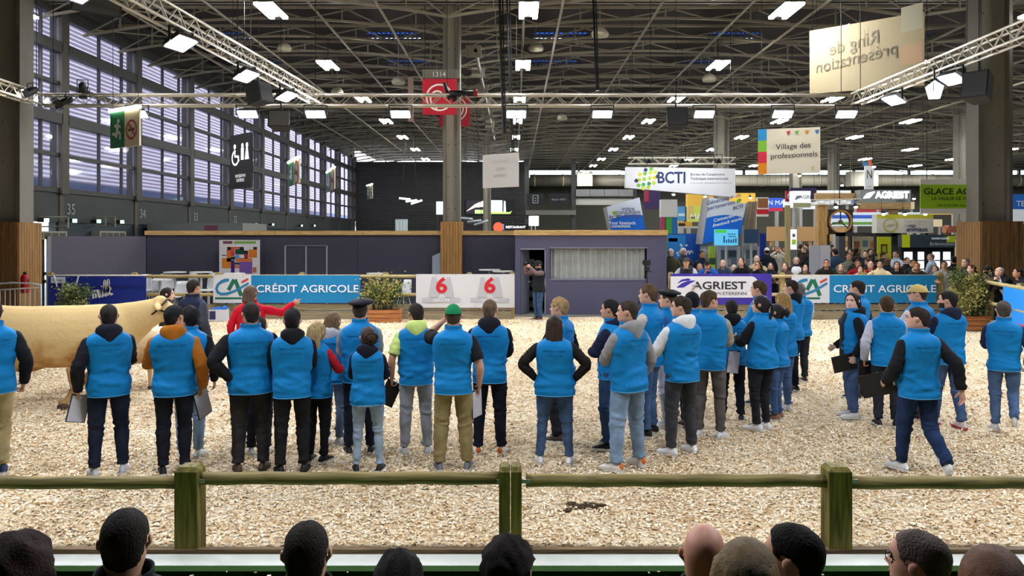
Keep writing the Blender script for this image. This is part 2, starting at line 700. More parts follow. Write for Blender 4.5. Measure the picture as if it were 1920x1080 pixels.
for s, d in (('35', 25.95), ('34', 30.95), ('33', 36.1), ('32', 41.2)):
    bd = Board((XW + .01, d, 3.35), (0, 1, 0), (0, 0, 1))
    b = MB()
    bd.text(b, s, 0, 0, .52, off=.006)
    b.build('bay_number', plain('8f9294'), wl)
# glazed doors low in the left wall
for k, (d0, d1) in enumerate(((21.6, 23.4), (24.0, 25.2))):
    dr = tag(empty('door_%d' % (k + 1)), kind='structure')
    n = 3 if k == 0 else 2
    for i in range(n):
        a0, a1 = d0 + (d1 - d0) * i / n, d0 + (d1 - d0) * (i + 1) / n
        b = MB()
        for q in (a0 + .03, a1 - .03):
            b.b2(XW - .2, XW - .1, q - .04, q + .04, 0, 2.6)
        for z in (.05, 1.0, 1.25, 2.55):
            b.b2(XW - .2, XW - .1, a0, a1, z - .05, z + .05)
        b.build('door_frame', M_DARK, dr)
        b = MB()
        b.b2(XW - .16, XW - .14, a0 + .06, a1 - .06, .1, 2.5)
        b.build('pane', M_CLEAR, dr)

# outside: louvred facade across the way, seen through the panes
wo = tag(empty('wall_outside'), kind='structure')
m_fac = mat('louvre_wall', 'd9d2d4', 0.8, vary=.12, vscale=.35)
b = MB()
b.b2(-30.4, -30, 5, 160, 4.2, 20)
b.build('backing', m_fac, wo)
sl = None
for k in range(52):
    b = MB()
    z = 4.7 + k * .29
    b.add([(-30, 5, z), (-30, 160, z), (-29.8, 160, z + .1), (-29.8, 5, z + .1), (-30, 5, z + .03), (-30, 160, z + .03), (-29.8, 160, z + .13), (-29.8, 5, z + .13)],
          [(0, 1, 2, 3), (7, 6, 5, 4), (3, 2, 6, 7), (0, 4, 5, 1)])
    b.build('slat', mat('louvre_slat', 'b9b2b4', .7), wo)
b = MB()
b.b2(-20.6, -20.2, 12, 130, 4.55, 4.95)
b.build('canopy_beam', plain('6f7a92'), wo)
b = MB()
for k in range(60):
    y = 14 + k * 1.9
    b.path([(-20.4, y - .9, 3.75), (-20.4, y - .45, 4.3), (-20.4, y, 4.5), (-20.4, y + .45, 4.3), (-20.4, y + .9, 3.75)], .07, 4)
b.b2(-20.5, -20.3, 12, 130, 3.65, 3.85)
b.build('canopy_arches', plain('8a7a63'), wo, kind='stuff')
b = MB()
b.b2(-60, -15.4, 5, 130, -.3, -.05)
tag(b.build('ground_outside', plain('a7a7a5')), kind='structure')

# ---- ceiling: deck with skylights, girders, arched trusses, long tubes
ce = tag(empty('ceiling'), kind='structure')
sky_d = [32.6, 37.7]
sky_x = [-12.2, -5.1, 1.95, 9.2, 16.4, 23.6]
b = MB()
zc = 10.9
ys = [-24]
for d in sky_d:
    ys += [d - .75, d + .75]
ys.append(86)
for i in range(len(ys) - 1):
    if i % 2 == 0:
        b.b2(-15.4, 62, ys[i], ys[i + 1], zc, zc + .15)
    else:
        xs = [-15.4]
        for q in sky_x:
            xs += [q - 1.15, q + 1.15]
        xs.append(62)
        for j in range(0, len(xs), 2):
            b.b2(xs[j], xs[j + 1], ys[i], ys[i + 1], zc, zc + .15)
b.build('roof_deck', M_DECK, ce)
for d in sky_d:
    for q in sky_x:
        s = MB()
        s.b2(q - 1.15, q + 1.15, d - .75, d + .75, zc + .16, zc + .18)
        so = s.build('skylight', glass('skylight_glass', '466fa8', .05), ce)
        s = MB()
        for k in range(12):
            s.b2(q - 1.1 + k * .2 - .03, q - 1.1 + k * .2 + .03, d - .75, d + .75, zc + .04, zc + .12)
        s.b2(q - 1.15, q + 1.15, d - .1, d + .1, zc, zc + .12)
        s.build('louvre', M_DARK, so)
XL = [-15, -2.15, 12.64, 27.4, 42.2, 57]


def rod(b, p, q, r):
    """three sided rod: cheap"""
    b.tube(p, q, r, 4)


def zb(u):
    return 9.42 + 0.62 * (1 - (2 * u - 1) ** 2)


d = 12.6
k = 0
while d < 84:
    b = MB()
    for i in range(len(XL) - 1):
        x0, x1 = XL[i], XL[i + 1]
        if x0 > 30 and d < 22:
            continue
        n = 10
        pts = [(x0 + (x1 - x0) * j / n, d, zb(j / n)) for j in range(n + 1)]
        for j in range(n):
            rod(b, pts[j], pts[j + 1], .055)
            if d > 68:
                continue
            xm = x0 + (x1 - x0) * (j + .5) / n
            if j % 2 == 0:
                rod(b, pts[j], (xm + (x1 - x0) / n, d, 10.42), .028)
                rod(b, pts[j + 1], (pts[j + 1][0], d, 10.42), .03)
            else:
                rod(b, (pts[j][0], d, 10.42), pts[j + 1], .028)
        b.b2(x0, x1, d - .05, d + .05, 10.38, 10.46)
    b.build('roof_truss', M_TRUSS, ce)
    d += 2.35
    k += 1
for d, z0, z1 in ((24.6, 9.95, 10.28), (46, 9.9, 10.3)):
    b = MB()
    b.b2(-15, 60, d - .06, d + .06, z0, z1)
    b.b2(-15, 60, d - .2, d + .2, z0, z0 + .05)
    b.b2(-15, 60, d - .2, d + .2, z1 - .05, z1)
    b.build('girder', M_STEEL, ce)
for x in (-12.5, -9.6, -6.4, -4.3, .3, 1.5, 4.6, 7.4, 9.7, 15.5, 18, 21, 24, 30, 36, 42):
    b = MB()
    b.tube((x, 13, 9.72), (x, 84, 9.72), .045, 5)
    b.build('purlin_tube', M_TRUSS, ce)
for k in range(9):      # slanting sag rods under the trusses
    for sgn, x0 in ((1, -14.5), (1, -2.0), (-1, 12.5), (-1, 27)):
        b = MB()
        dd = 14 + k * 6.2
        b.tube((x0, dd, 9.55), (x0 + sgn * 6.0, dd + 5.6, 10.2), .022, 4)
        b.build('sag_rod', M_TRUSS, ce)
# ventilation pipe bundle beside the middle column, dropping cables
b = MB()
for i in range(7):
    b.b2(-1.75, -1.2, 27.5 + i * 3.6, 27.7 + i * 3.6, 8.9, 9.3)
    b.tube((-1.4, 27.5 + i * 3.6, 9.1), (-1.4, 31.1 + i * 3.6, 9.1), .07, 5)
b.build('service_duct', M_STEEL, ce)

# ---- columns
M_COLF = mat('column_face', '9b978c', 0.55, vary=.06, vscale=2)
M_COLS = mat('column_flange', '6a665e', 0.6, vary=.06, vscale=2)


def column(x, d, half, clad_top=None, clad_half=None, planks=8, wd=None, z0=-.03, dark=False):
    c = tag(empty('column', (x, d, 0)), kind='structure')
    b = MB()
    b.b2(-half, half, -.08, .08, z0, 10.4)
    b.build('web_plate', M_COLS if dark else M_COLF, c)
    for s in (-1, 1):
        b = MB()
        b.b2(s * half - .05, s * half + .05, -.3, .3, z0, 10.4)
        b.build('flange', M_COLS, c)
    b = MB()
    for i in range(8):
        for s in (-.5, .5):
            b.ball((s * half, -.09, 1.2 + i * 1.1), .025, 6, 4)
    b.build('bolt_heads', M_COLS, c, kind='stuff')
    if clad_top:
        h = clad_half
        pw = 2 * h / planks
        for i in range(planks):
            b = MB()
            b.b2(-h + i * pw + .006, -h + (i + 1) * pw - .006, -h - .02 - .006 * (i % 2), -h + .03, z0, clad_top)
            b.build('plank', wd, c)
        for s in (-1, 1):
            for i in range(planks):
                b = MB()
                b.b2(s * h - .025, s * h + .02, -h + i * pw + .006, -h + (i + 1) * pw - .006, z0, clad_top)
                b.build('plank', wd, c)
        b = MB()
        b.b2(-h + .02, h - .02, -h + .03, h, z0, clad_top - .03)
        b.build('cladding_core', wd, c)
    return c


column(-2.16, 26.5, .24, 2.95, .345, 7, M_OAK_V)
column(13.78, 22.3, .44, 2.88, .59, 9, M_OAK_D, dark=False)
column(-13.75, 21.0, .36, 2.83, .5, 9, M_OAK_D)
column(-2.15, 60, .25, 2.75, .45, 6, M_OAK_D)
column(12.64, 47, .34)
column(27.4, 47, .36)
column(12.64 + 9.3, 60, .34)
column(27.4, 66, .36)

# ---- lighting truss rig above the ring
M_BRACE = M_ALU


def lattice(b, p0, p1, h, pitch):
    p0, p1 = np.array(p0, float), np.array(p1, float)
    t = p1 - p0
    L = np.linalg.norm(t)
    t /= L
    u, v = basis(t)
    n = max(2, int(L / pitch))
    for a, c in ((u, v), (v, u)):
        for s in (-1, 1):
            for i in range(n):
                e = 1 if i % 2 else -1
                q0 = p0 + t * (L * i / n) + c * s * h + a * e * h
                q1 = p0 + t * (L * (i + 1) / n) + c * s * h - a * e * h
                b.tube(q0, q1, .013, 4)


def light_truss(p0, p1, label, h=.145):
    o = thing('lighting_truss', label, 'truss', group='aluminium lighting trusses over the ring')
    p0a, p1a = np.array(p0, float), np.array(p1, float)
    t = (p1a - p0a) / np.linalg.norm(p1a - p0a)
    u, v = basis(t)
    for a in (-1, 1):
        for c in (-1, 1):
            b = MB()
            b.tube(p0a + u * a * h + v * c * h, p1a + u * a * h + v * c * h, .028, 6)
            b.build('chord', M_ALU, o, True)
    b = MB()
    lattice(b, p0, p1, h, .31)
    b.build('bracing', M_BRACE, o, kind='stuff')
    L = np.linalg.norm(p1a - p0a)
    for i in range(max(2, int(L / 5)) + 1):
        q = p0a + (p1a - p0a) * min(.985, max(.015, i / max(2, int(L / 5))))
        b = MB()
        b.tube(q + (0, 0, h), (q[0], q[1], 10.95), .010, 4)
        b.build('suspension_cable', M_BLACK, o)
    return o


ZT = 6.17
light_truss((-12.95, 21, ZT), (9.26, 21, ZT), 'long horizontal aluminium lighting truss crossing the hall behind the ring')
light_truss((-5.32, 20.8, ZT), (-6.35, 5.5, ZT), 'aluminium lighting truss coming towards the camera above the left of the ring')
light_truss((9.26, 20.8, ZT), (9.2, 5.5, ZT), 'aluminium lighting truss running forward past the right hand column')
light_truss((-12.95, 20.9, ZT), (-12.3, 13, ZT), 'short end of lighting truss beside the left windows')
light_truss((-6.35, 5.4, ZT), (9.2, 5.4, ZT), 'near side of the lighting rig, above the front rail')
light_truss(W(1178, 302, 30), W(1378, 302, 30), 'short white truss over the hanging white banner of the livestock office', .12)

M_LAMP = glow('f2f6ff', FLOOD_STRENGTH)
M_HOUS = plain('26282c', 0.5)


def floodlight(loc, rz, tilt, label, w=.46, h=.26, group='LED floodlights on the ring trusses'):
    """housing with a glowing front, hung under the truss by a yoke; front looks down and ahead (+Y local)"""
    o = thing('floodlight', label, 'floodlight', loc, rz, group)
    R = Matrix.Rotation(tilt, 4, 'X')
    b = MB()
    b.add(xf(R, [(-w / 2 - .04, -h / 2 - .04, .0), (w / 2 + .04, -h / 2 - .04, .0), (w / 2 + .04, h / 2 + .04, .0), (-w / 2 - .04, h / 2 + .04, .0),
                 (-w / 2 + .06, -h / 2 + .03, .14), (w / 2 - .06, -h / 2 + .03, .14), (w / 2 - .06, h / 2 - .03, .14), (-w / 2 + .06, h / 2 - .03, .14)]),
          [(0, 3, 2, 1), (4, 5, 6, 7), (0, 1, 5, 4), (1, 2, 6, 5), (2, 3, 7, 6), (3, 0, 4, 7)])
    b.build('housing', M_HOUS, o)
    b = MB()
    b.add(xf(R, [(-w / 2, -h / 2, -.006), (w / 2, -h / 2, -.006), (w / 2, h / 2, -.006), (-w / 2, h / 2, -.006)]), [(0, 3, 2, 1)])
    b.build('lens', M_LAMP, o)
    b = MB()
    for s in (-1, 1):
        b.box((s * (w / 2 + .06), 0, .12), (.02, .04, .26))
    b.box((0, 0, .25), (w + .14, .04, .02))
    b.build('yoke', M_HOUS, o)
    return o


fl = []
for i, px in enumerate((254, 462, 590, 750, 968, 1130, 1322, 1470, 1590)):
    p = W(px, 205, 20.75)
    names = ['floodlight above the green exit sign', 'floodlight by the dark toilets sign', 'floodlight at the truss corner over the left of the ring',
             'floodlight on the truss left of the red banner', 'floodlight on the far truss right of the red banner', 'small floodlight on the far truss by black cables',
             'floodlight on the far truss near a hanging loudspeaker', 'floodlight on the far truss left of the large blank sign', 'floodlight at the right corner of the truss rig']
    fl.append(floodlight((p.x, 20.84, 5.76), PI, .62, 'bright ' + names[i], .5, .25))
for i, d in enumerate((18.2, 15.9, 13.2, 10.4, 7.6)):
    x = -5.32 - (20.8 - d) / 15.3 * 1.03
    nm = ['furthest square lamp head hung on the left truss', 'second square lamp head along the left truss', 'large square lamp head on the left truss near the top of the picture', 'square lamp head on the left truss overhead', 'square lamp head on the left truss, last before the seats']
    fl.append(floodlight((x + .1, d, 5.76), -PI / 2 - .3, .45, nm[i], .44, .34))
for i, d in enumerate((18.7, 16.2, 13.4, 10.4, 7.6)):
    nm = ['square lamp head on the right truss under the mirrored sign', 'lamp head on the right truss beside the white moving light', 'lamp head on the right truss past the column', 'lamp head on the right truss overhead', 'lamp head on the right truss, last before the seats']
    fl.append(floodlight((9.22, d, 5.76), PI / 2 + .3, .45, nm[i], .44, .34))

for i, x in enumerate((-4.6, -1.4, 1.8, 5.0, 8.2)):
    fl.append(floodlight((x, 5.54, 5.76), 0, .12, 'floodlight on the near truss over the front rail, ' + ['first', 'second', 'third', 'fourth', 'fifth'][i] + ' along', .5, .25))

# theatre spots and speakers on the rig
def par_lamp(px, py, d, rz, label, lit):
    p = W(px, py, d)
    o = thing('theatre_lamp', label, 'spotlight', p, rz, 'black theatre lamps on the left truss')
    R = Matrix.Rotation(-.5, 4, 'X')
    b = MB()
    b.rings(xf(R, path_rings([(0, -.2, 0), (0, -.1, 0), (0, .1, 0), (0, .16, 0)], [.06, .1, .1, .13], 12)), (True, False))
    b.build('can', M_HOUS, o, True)
    b = MB()
    b.ball((0, 0, 0), (.11, .02, .11), 12, 6, M=R @ Matrix.Translation((0, .14, 0)))
    b.build('lens', glow('fff3dd', 60.0) if lit else plain('50555c', .2), o, True)
    b = MB()
    for k in range(4):
        a = k * PI / 2
        c = R @ Vector((.15 * math.cos(a), .2, .15 * math.sin(a)))
        b.box(c, (.015 if k % 2 == 0 else .2, .14, .2 if k % 2 == 0 else .015), R)
    b.build('barn_doors', M_HOUS, o)
    b = MB()
    b.tube((-.13, 0, 0), (-.13, 0, .22), .012, 5)
    b.tube((.13, 0, 0), (.13, 0, .22), .012, 5)
    b.tube((-.13, 0, .22), (.13, 0, .22), .012, 5)
    b.build('yoke', M_HOUS, o)


par_lamp(56, 172, 19.8, 2.6, 'lit black lamp with barn doors near the left end of the truss', True)
par_lamp(155, 165, 20.9, .4, 'unlit black lamp standing upright on top of the left truss', False)
par_lamp(122, 190, 20.9, 2.2, 'unlit black lamp hanging under the left end of the far truss', False)


def speaker(px, py, d, w, h, rz, label, col='2e3035', tilt=-.2):
    p = W(px, py, d)
    o = thing('loudspeaker', label, 'loudspeaker', p, rz)
    R = Matrix.Rotation(tilt, 4, 'X')
    b = MB()
    b.add(xf(R, [(-w / 2, -.02, -h / 2), (w / 2, -.02, -h / 2), (w * .34, .45, -h / 2), (-w * .34, .45, -h / 2), (-w / 2, -.02, h / 2), (w / 2, -.02, h / 2), (w * .34, .45, h / 2), (-w * .34, .45, h / 2)]),
          [(0, 3, 2, 1), (4, 5, 6, 7), (0, 1, 5, 4), (1, 2, 6, 5), (2, 3, 7, 6), (3, 0, 4, 7)])
    b.build('cabinet', plain(col), o)
    b = MB()
    b.add(xf(R, [(-w * .45, -.035, -h * .45), (w * .45, -.035, -h * .45), (w * .45, -.035, h * .45), (-w * .45, -.035, h * .45), (-w * .45, -.02, -h * .45), (w * .45, -.02, -h * .45), (w * .45, -.02, h * .45), (-w * .45, -.02, h * .45)]),
          [(0, 1, 2, 3), (0, 4, 5, 1), (1, 5, 6, 2), (2, 6, 7, 3), (3, 7, 4, 0)])
    b.build('grille', mat('grille_' + col, '45464a' if col == '2e3035' else '77797c', .6, bump=.6, scale=400), o)
    b = MB()
    b.tube((0, .2, h / 2 - .05), (0, .2, h / 2 + .35), .02, 5)
    b.tube((0, .2, h / 2 + .3), (0, .2, 10.95 - p.z), .008, 4)
    b.build('hanging_bracket', M_HOUS, o)


speaker(524, 222, 20.6, .6, .45, .1, 'grey loudspeaker hung under the far truss above the toilets sign', '3a3a3c')
speaker(1270, 218, 20.6, .55, .5, 0, 'black loudspeaker hung under the far truss in the middle of the hall')
speaker(1828, 158, 15.5, .5, .55, -.9, 'dark loudspeaker hung from the right truss by the big column')
speaker(182, -4, 11.9, .72, .5, .7, 'large dark loudspeaker at the top left above the windows', tilt=.5)
speaker(497, 172, 18.9, .5, .5, 1.2, 'black loudspeaker on the left truss near the far corner')
p = W(1752, 168, 16.6)
o = thing('moving_light', 'white five sided lamp shield hung under the right truss', 'spotlight', p, -.3)
b = MB()
b.prism([(-.17, .06), (0, .2), (.17, .06), (.1, -.2), (-.1, -.2)], -.05, .05)
b.build('shield', glow('cfe0ff', .8), o)
b = MB()
b.box((0, -.06, .05), (.06, .05, .18))
b.tube((0, 0, .15), (0, 0, .42), .02)
b.build('clamp', M_HOUS, o)
# motor hoists and cables over the ring
for px, py0, py1, d, lab in ((930, 0, 250, 18, 'black cable bundle hanging behind the red banner to the right'), (948, 60, 350, 23.6, 'thin black cable slanting past the small blank sign'), (1105, 0, 170, 19.5, 'black cables dropping to the far truss right of the skylights')):
    b = MB()
    p, q = W(px, py0, d), W(px + 14, py1, d)
    b.tube((p.x, p.y, 10.93), q, .03, 5)
    b.tube((p.x + .1, p.y, 10.4), q + Vector((.05, 0, 0)), .02, 5)
    tag(b.build('hanging_cable', M_BLACK), lab, 'cable')
p = W(850, 176, 20.9)
o = thing('motor_hoist', 'black motor hoist with red end lying on the far truss at the red banner', 'hoist', p)
b = MB()
b.tube((-.1, 0, 0), (.55, 0, .02), .09, 8)
b.build('motor', M_BLACK, o, True)
b = MB()
b.tube((.55, 0, .02), (.66, 0, .02), .1, 8)
b.build('end_cap', plain('8e2026'), o, True)
b = MB()
b.tube((-.1, 0, -.15), (-.25, 0, .3), .05, 6)
b.tube((0, 0, 0), (.05, 0, -.2), .07, 6)
b.build('hook_arm', M_BLACK, o, True)

# ---- twin tube lamps under the hall roof
M_TUBE = glow('f6f6f0', TUBE_STRENGTH)
M_LHOUS = plain('3a3a38')
proto = None
for j, d in enumerate((22.2, 29.3, 36.5, 43.6, 50.6, 57.8, 65, 71.0, 77.4)):
    for i in range(-2, 7):
        x = .67 + 7.44 * i - .012 * d
        if x < -14.5 or x > 57:
            continue
        px = CX + x * F / d
        if px > 2250 or px < -100:
            continue
        if (d > 60 and x > 45) or (d > 70 and x < 2.2):
            continue
        if proto is None:
            proto = thing('hall_lamp', 'twin tube lamp hung under the dark hall roof', 'lamp', (x, d, 9.0), 0, 'twin tube lamps under the hall roof')
            for s in (-1, 1):
                b = MB()
                b.b2(s * .2 - .07, s * .2 + .07, -.72, .72, -.06, 0)
                b.build('tube', M_TUBE, proto)
            b = MB()
            b.b2(-.28, .28, -.76, .76, .005, .05)
            b.tube((0, 0, .05), (0, 0, 1.0), .02, 4)
            b.build('housing', M_LHOUS, proto)
            o = proto
        else:
            o = dup(proto, (x, d, 9.0))
# pale domed heaters between the lamps
hp = None
for px, py, d in ((1125, 63, 26), (1005, 90, 30), (747, 153, 33), (1330, 148, 32), (1054, 221, 44), (533, 90, 31), (632, 172, 36)):
    p = W(px, py, d)
    if hp is None:
        hp = thing('domed_fixture', 'pale domed fixture hanging among the roof trusses', 'fixture', p, 0, 'pale domed fixtures among the trusses')
        b = MB()
        b.rings(path_rings([(0, 0, .2), (0, 0, .15), (0, 0, 0), (0, 0, -.1)], [.1, .2, .3, .27], 12))
        b.build('shade', plain('b5ad97'), hp, True)
        b = MB()
        b.tube((0, 0, .2), (0, 0, 1.6), .02, 4)
        b.build('stem', M_STEEL, hp)
    else:
        dup(hp, p)
# ================================================================== rails, banners, cabin and furniture round the ring
# ---- front rail
fr = thing('ring_fence', 'wooden post and rail fence of green treated timber in front of the ring', 'fence', (0, 6.0, 0))
rz_ = .548
for px in (-248, 357, 957, 1568, 2172):
    x = (px - CX) * 6.0 / F
    for sx in ((-.045, .045) if px == 957 else (0,)):
        b = MB()
        hw = .0425 if px == 957 else .088
        z1 = .672
        v = [(-hw, -.085), (hw, -.085), (hw, .085), (-hw, .085)]
        q = [(x + sx + a * s, c * s, z) for z, s in ((-.05, 1), (z1 - .035, 1), (z1, .72)) for a, c in v]
        b.add(q, [(3, 2, 1, 0), (8, 9, 10, 11)] + [(r * 4 + j, r * 4 + (j + 1) % 4, r * 4 + 4 + (j + 1) % 4, r * 4 + 4 + j) for r in (0, 1) for j in range(4)])
        b.build('post', M_POST, fr)
for x0, x1, zc_ in ((-260, 335, .532), (380, 942, .566), (986, 1548, .548), (1592, 2180, .532)):
    b = MB()
    a, c = (x0 - CX) * 6.0 / F, (x1 - CX) * 6.0 / F
    n = 14
    P = [(a + (c - a) * i / n, 0, zc_ + .004 * math.sin(i * 1.7 + x0)) for i in range(n + 1)]
    b.path(P, [.049 + .0015 * math.sin(i * 2.3) for i in range(n + 1)], 14, ref=(0, 0, 1))
    b.build('rail', M_RAIL, fr, True)
for px in (380, 940, 986, 1594):
    b = MB()
    x = (px - CX) * 6.0 / F
    b.box((x, -.06, .56), (.07, .006, .03))
    b.build('bracket', plain('9aa59c', .35), fr)

# ---- far ring fence with banners
DF = 22.85
ff = thing('ring_fence', 'pale wooden rail fence along the far side of the ring, hung with banners', 'fence', (0, DF, 0))
xs = [((566 - 157 * k) - CX) * DF / F for k in (3, 2, 1, 0, -1, -2)] + [(960 - CX) * DF / F] + [(q - CX) * DF / F for q in (1258, 1466, 1620, 1762)]
for x in xs:
    b = MB()
    b.b2(x - .075, x + .075, -.06, .07, -.02, 1.36)
    b.b2(x - .055, x + .055, -.045, .055, 1.36, 1.385)
    b.build('post', wood('pale_post', '8b7c4c', 'b9a873', 2), ff)
for a, c in ((xs[0], xs[6]), (xs[7], xs[10])):
    for z in (1.27, .73):
        b = MB()
        b.tube((a, -.1, z), (c, -.1, z), .05, 10)
        b.build('rail', M_RAIL_FAR, ff, True)
    for z, h in ((.36, .09), (.12, .12)):
        b = MB()
        b.b2(a, c, -.1, -.06, z - h, z + h)
        b.build('kick_board', wood('grey_board', '7d7259', 'a2967a', 0), ff)
sf = thing('ring_fence', 'side rail fence at the right running towards the camera under leaning visitors', 'fence')
sp_ = [(12.86, 22.55), (12.55, 20.3), (11.95, 18.1), (11.3, 15.7), (10.65, 13.3)]
for x, y in sp_:
    b = MB()
    b.b2(x - .075, x + .075, y - .075, y + .075, -.02, 1.34)
    b.build('post', wood('pale_post', '', '', 2), sf)
for z in (1.25, .72, .25):
    for (x0, y0), (x1, y1) in zip(sp_[:-1], sp_[1:]):
        b = MB()
        b.tube((x0 - .1, y0 + .02, z), (x1 - .1, y1 - .02, z), .05, 10)
        b.build('rail', wood('side_rail', '968657', 'c4b384', 1), sf, True)

BZ = DF - .16          # plane the banners hang in


def banner(name, label, px0, px1, py0, py1, col, d=BZ, cat='banner', group=None, wave=.012):
    """cloth banner with soft waves and eyelets; returns its root and board (origin lower left, metres)"""
    o = thing(name, label, cat, group=group)
    bd = board_at(px0, py1, d)
    w, h = (px1 - px0) * d / F, (py1 - py0) * d / F
    nx, nz = 24, 5
    P = np.array([[tuple(bd.M(w * i / nx, h * j / nz, 0).translation) for i in range(nx + 1)] for j in range(nz + 1)])
    P[..., 1] += .006 * np.sin(np.linspace(0, 9, nx + 1))[None, :] * np.linspace(1, .1, nz + 1)[:, None]
    Q = P + np.array((0, .006, 0))
    b = MB()
    n = nx + 1
    fs = [(j * n + i, j * n + i + 1, (j + 1) * n + i + 1, (j + 1) * n + i) for j in range(nz) for i in range(nx)]
    b.add(P, fs)
    b.add(Q, [f[::-1] for f in fs])
    b.build('sheet', plain(col, .55), o, True)
    b = MB()
    for i in range(6):
        for v in (.03, h - .03):
            b.ball(bd.M(.04 + (w - .08) * i / 5, v, .012).translation, .014, 6, 4)
    b.build('eyelets', plain('8d8d88', .4), o, kind='stuff')
    return o, bd, w, h


def letters(bd, parent, items, col, name='lettering', glowing=0.0):
    b = MB()
    for it in items:
        it(bd, b)
    return b.build(name, plain(col, .6) if not glowing else glow(col, glowing), parent)


def T(t, u, v, size, **kw):
    return lambda bd, b: bd.text(b, t, u, v, size, **dict(dict(off=.016), **kw))


def PLY(pts, off=.012):
    return lambda bd, b: bd.poly(b, pts, off)


def STK(pts, w, off=.014):
    return lambda bd, b: bd.stroke(b, pts, w, off)


def ca_logo(bd, o, u0, vt, s):
    """bank logo drawn with strokes; zoom units -> metres by s, v measured down from vt"""
    c = lambda *p: [(u0 + x * s, vt - y * s) for x, y in p]
    letters(bd, o, [STK(c((180, 52), (140, 56), (95, 72), (55, 105), (38, 150), (52, 190), (95, 212), (160, 208), (240, 180), (310, 142), (400, 88)), [.001 * 0 + q * s for q in (30, 36, 34, 30, 30, 30, 30, 30, 28, 26, 24)], .020)], '2479a8', 'blue_swoosh')
    letters(bd, o, [STK(c((172, 168), (236, 48)), 44 * s, .0145), STK(c((245, 48), (318, 232)), 44 * s, .018)], '1f6b52', 'green_letter')
    letters(bd, o, [STK(c((318, 82), (396, 42)), 26 * s, .016)], 'c3494a', 'red_stroke')
    letters(bd, o, [STK(c((20, 260), (320, 260)), 24 * s, .013)], '1f6b52', 'green_bar')


def ca_banner(px0, px1, label):
    o, bd, w, h = banner('bank_banner', label, px0, px1, 516, 568, '177fb6', group='bank banners on the far fence')
    lw = 71 * BZ / F
    b = MB()
    bd.panel(b, 0, lw, 0, h, .008, .012)
    b.build('logo_field', plain('d9dade', .55), o)
    ca_logo(bd, o, 0, h, BZ / F / 6)
    letters(bd, o, [T('CRÉDIT AGRICOLE', lw + (w - lw) * .515, h * .50, .30, bold=.012, fit=192 * BZ / F, tall=17.5 * BZ / F)], 'eef3f7')
    return o


ca_banner(400, 676, 'blue bank banner with white lettering left of the green planter')
ca_banner(1484, 1756, 'blue bank banner with white lettering hung below the crowd of visitors')

o, bd, w, h = banner('television_banner', 'white banner with two red sixes over grey letters, left of the cabin', 780, 965, 514, 577, 'd6d6d8')
k = BZ / F / 2.5725
for u in (0, 233):
    c = lambda *p: [((x - 413 + u) * k, h - (y - 37) * k) for x, y in p]
    letters(bd, o, [PLY(c((475, 148), (492, 52), (509, 52), (528, 105), (518, 148)))  , PLY(c((597, 148), (578, 52), (561, 52), (544, 105), (556, 148))), PLY(c((443, 153), (443, 173), (627, 173), (627, 153)))], 'b9b8bf', 'grey_letter')
    letters(bd, o, [T('6', c((536, 95))[0][0], c((536, 95))[0][1], .5, bold=.03, fit=55 * k, tall=78 * k)], 'c8202c', 'red_digit')
    letters(bd, o, [T('GROUPE', c((536, 163))[0][0], c((536, 163))[0][1], .11, bold=.01, sx=1.15)], 'e8e8ea', 'lettering')

o, bd, w, h = banner('breeders_banner', 'violet and white banner with dark lettering under the leaning visitors, beside the cabin', 1257, 1447, 513, 571, '3c2f9a')
k = BZ / F
c = lambda *p: [((x - 1257) * k, (571 - y) * k) for x, y in p]
b = MB()
pts = c((1257, 558), (1257, 518)) + [((1408 - 1257) * k + 13 * k * math.sin(q), (571 - 531) * k + 13 * k * math.cos(q)) for q in np.linspace(0, PI / 2, 7)] + c((1421, 558))
bd.poly(b, pts[::-1], .012)
b.build('white_field', plain('dedde2', .55), o)
letters(bd, o, [T('AGRIEST', (1348.5 - 1257) * k, (571 - 536) * k, .31, bold=.022, fit=101 * k, tall=15 * k)], '2e2d35')
letters(bd, o, [T('STERENN', (1377 - 1257) * k, (571 - 550.5) * k, .125, bold=.015, fit=45 * k, tall=6 * k), T('GROUPE', (1336 - 1257) * k, (571 - 550.5) * k, .11, fit=32 * k, tall=5 * k)], '5a5962', 'small_lettering')
letters(bd, o, [STK(c((1271, 531), (1278, 526), (1290, 524), (1295, 524)), [.02, .06, .07, .01]), STK(c((1269, 539), (1280, 535), (1292, 529), (1305, 526)), [.02, .14, .10, .0])], '3c2f9a', 'leaf_emblem')

o, bd, w, h = banner('milk_banner', 'deep blue banner with white handwriting behind the cow', 90, 274, 518, 575, '1a2f8c')
LT = {'v': ([[(0, .9), (.15, 1), (.3, 0), (.55, 1), (.7, .9)]], .8), 'e': ([[(-.1, .4), (.25, .6), (.28, .92), (.08, 1), (-.05, .5), (.1, .02), (.4, .25)]], .5),
      'm': ([[(0, .9), (.15, 1), (.2, 0)], [(.2, .6), (.45, 1), (.55, .9), (.55, 0)], [(.55, .6), (.8, 1), (.92, .85), (.9, .15), (1.05, 0), (1.2, .3)]], 1.2),
      'i': ([[(0, .3), (.12, 1), (.1, .15), (.25, 0), (.4, .4)], [(.14, 1.3), (.18, 1.42)]], .4),
      'l': ([[(0, .4), (.3, 1.5), (.24, 2.1), (.1, 1.9), (.1, .2), (.28, 0), (.45, .3)]], .5),
      'k': ([[(0, .4), (.25, 1.6), (.2, 2.1), (.08, 1.9), (.05, 0)], [(.08, .6), (.35, 1.05), (.45, .8), (.12, .55)], [(.2, .5), (.45, .05), (.7, .15)]], .7),
      'o': ([[(.3, .95), (.05, .8), (0, .3), (.2, 0), (.42, .3), (.38, .8), (.25, .95), (.6, .85)]], .6)}
b = MB()
ux = 0
org = np.array(((139 - 90) * BZ / F, .12))
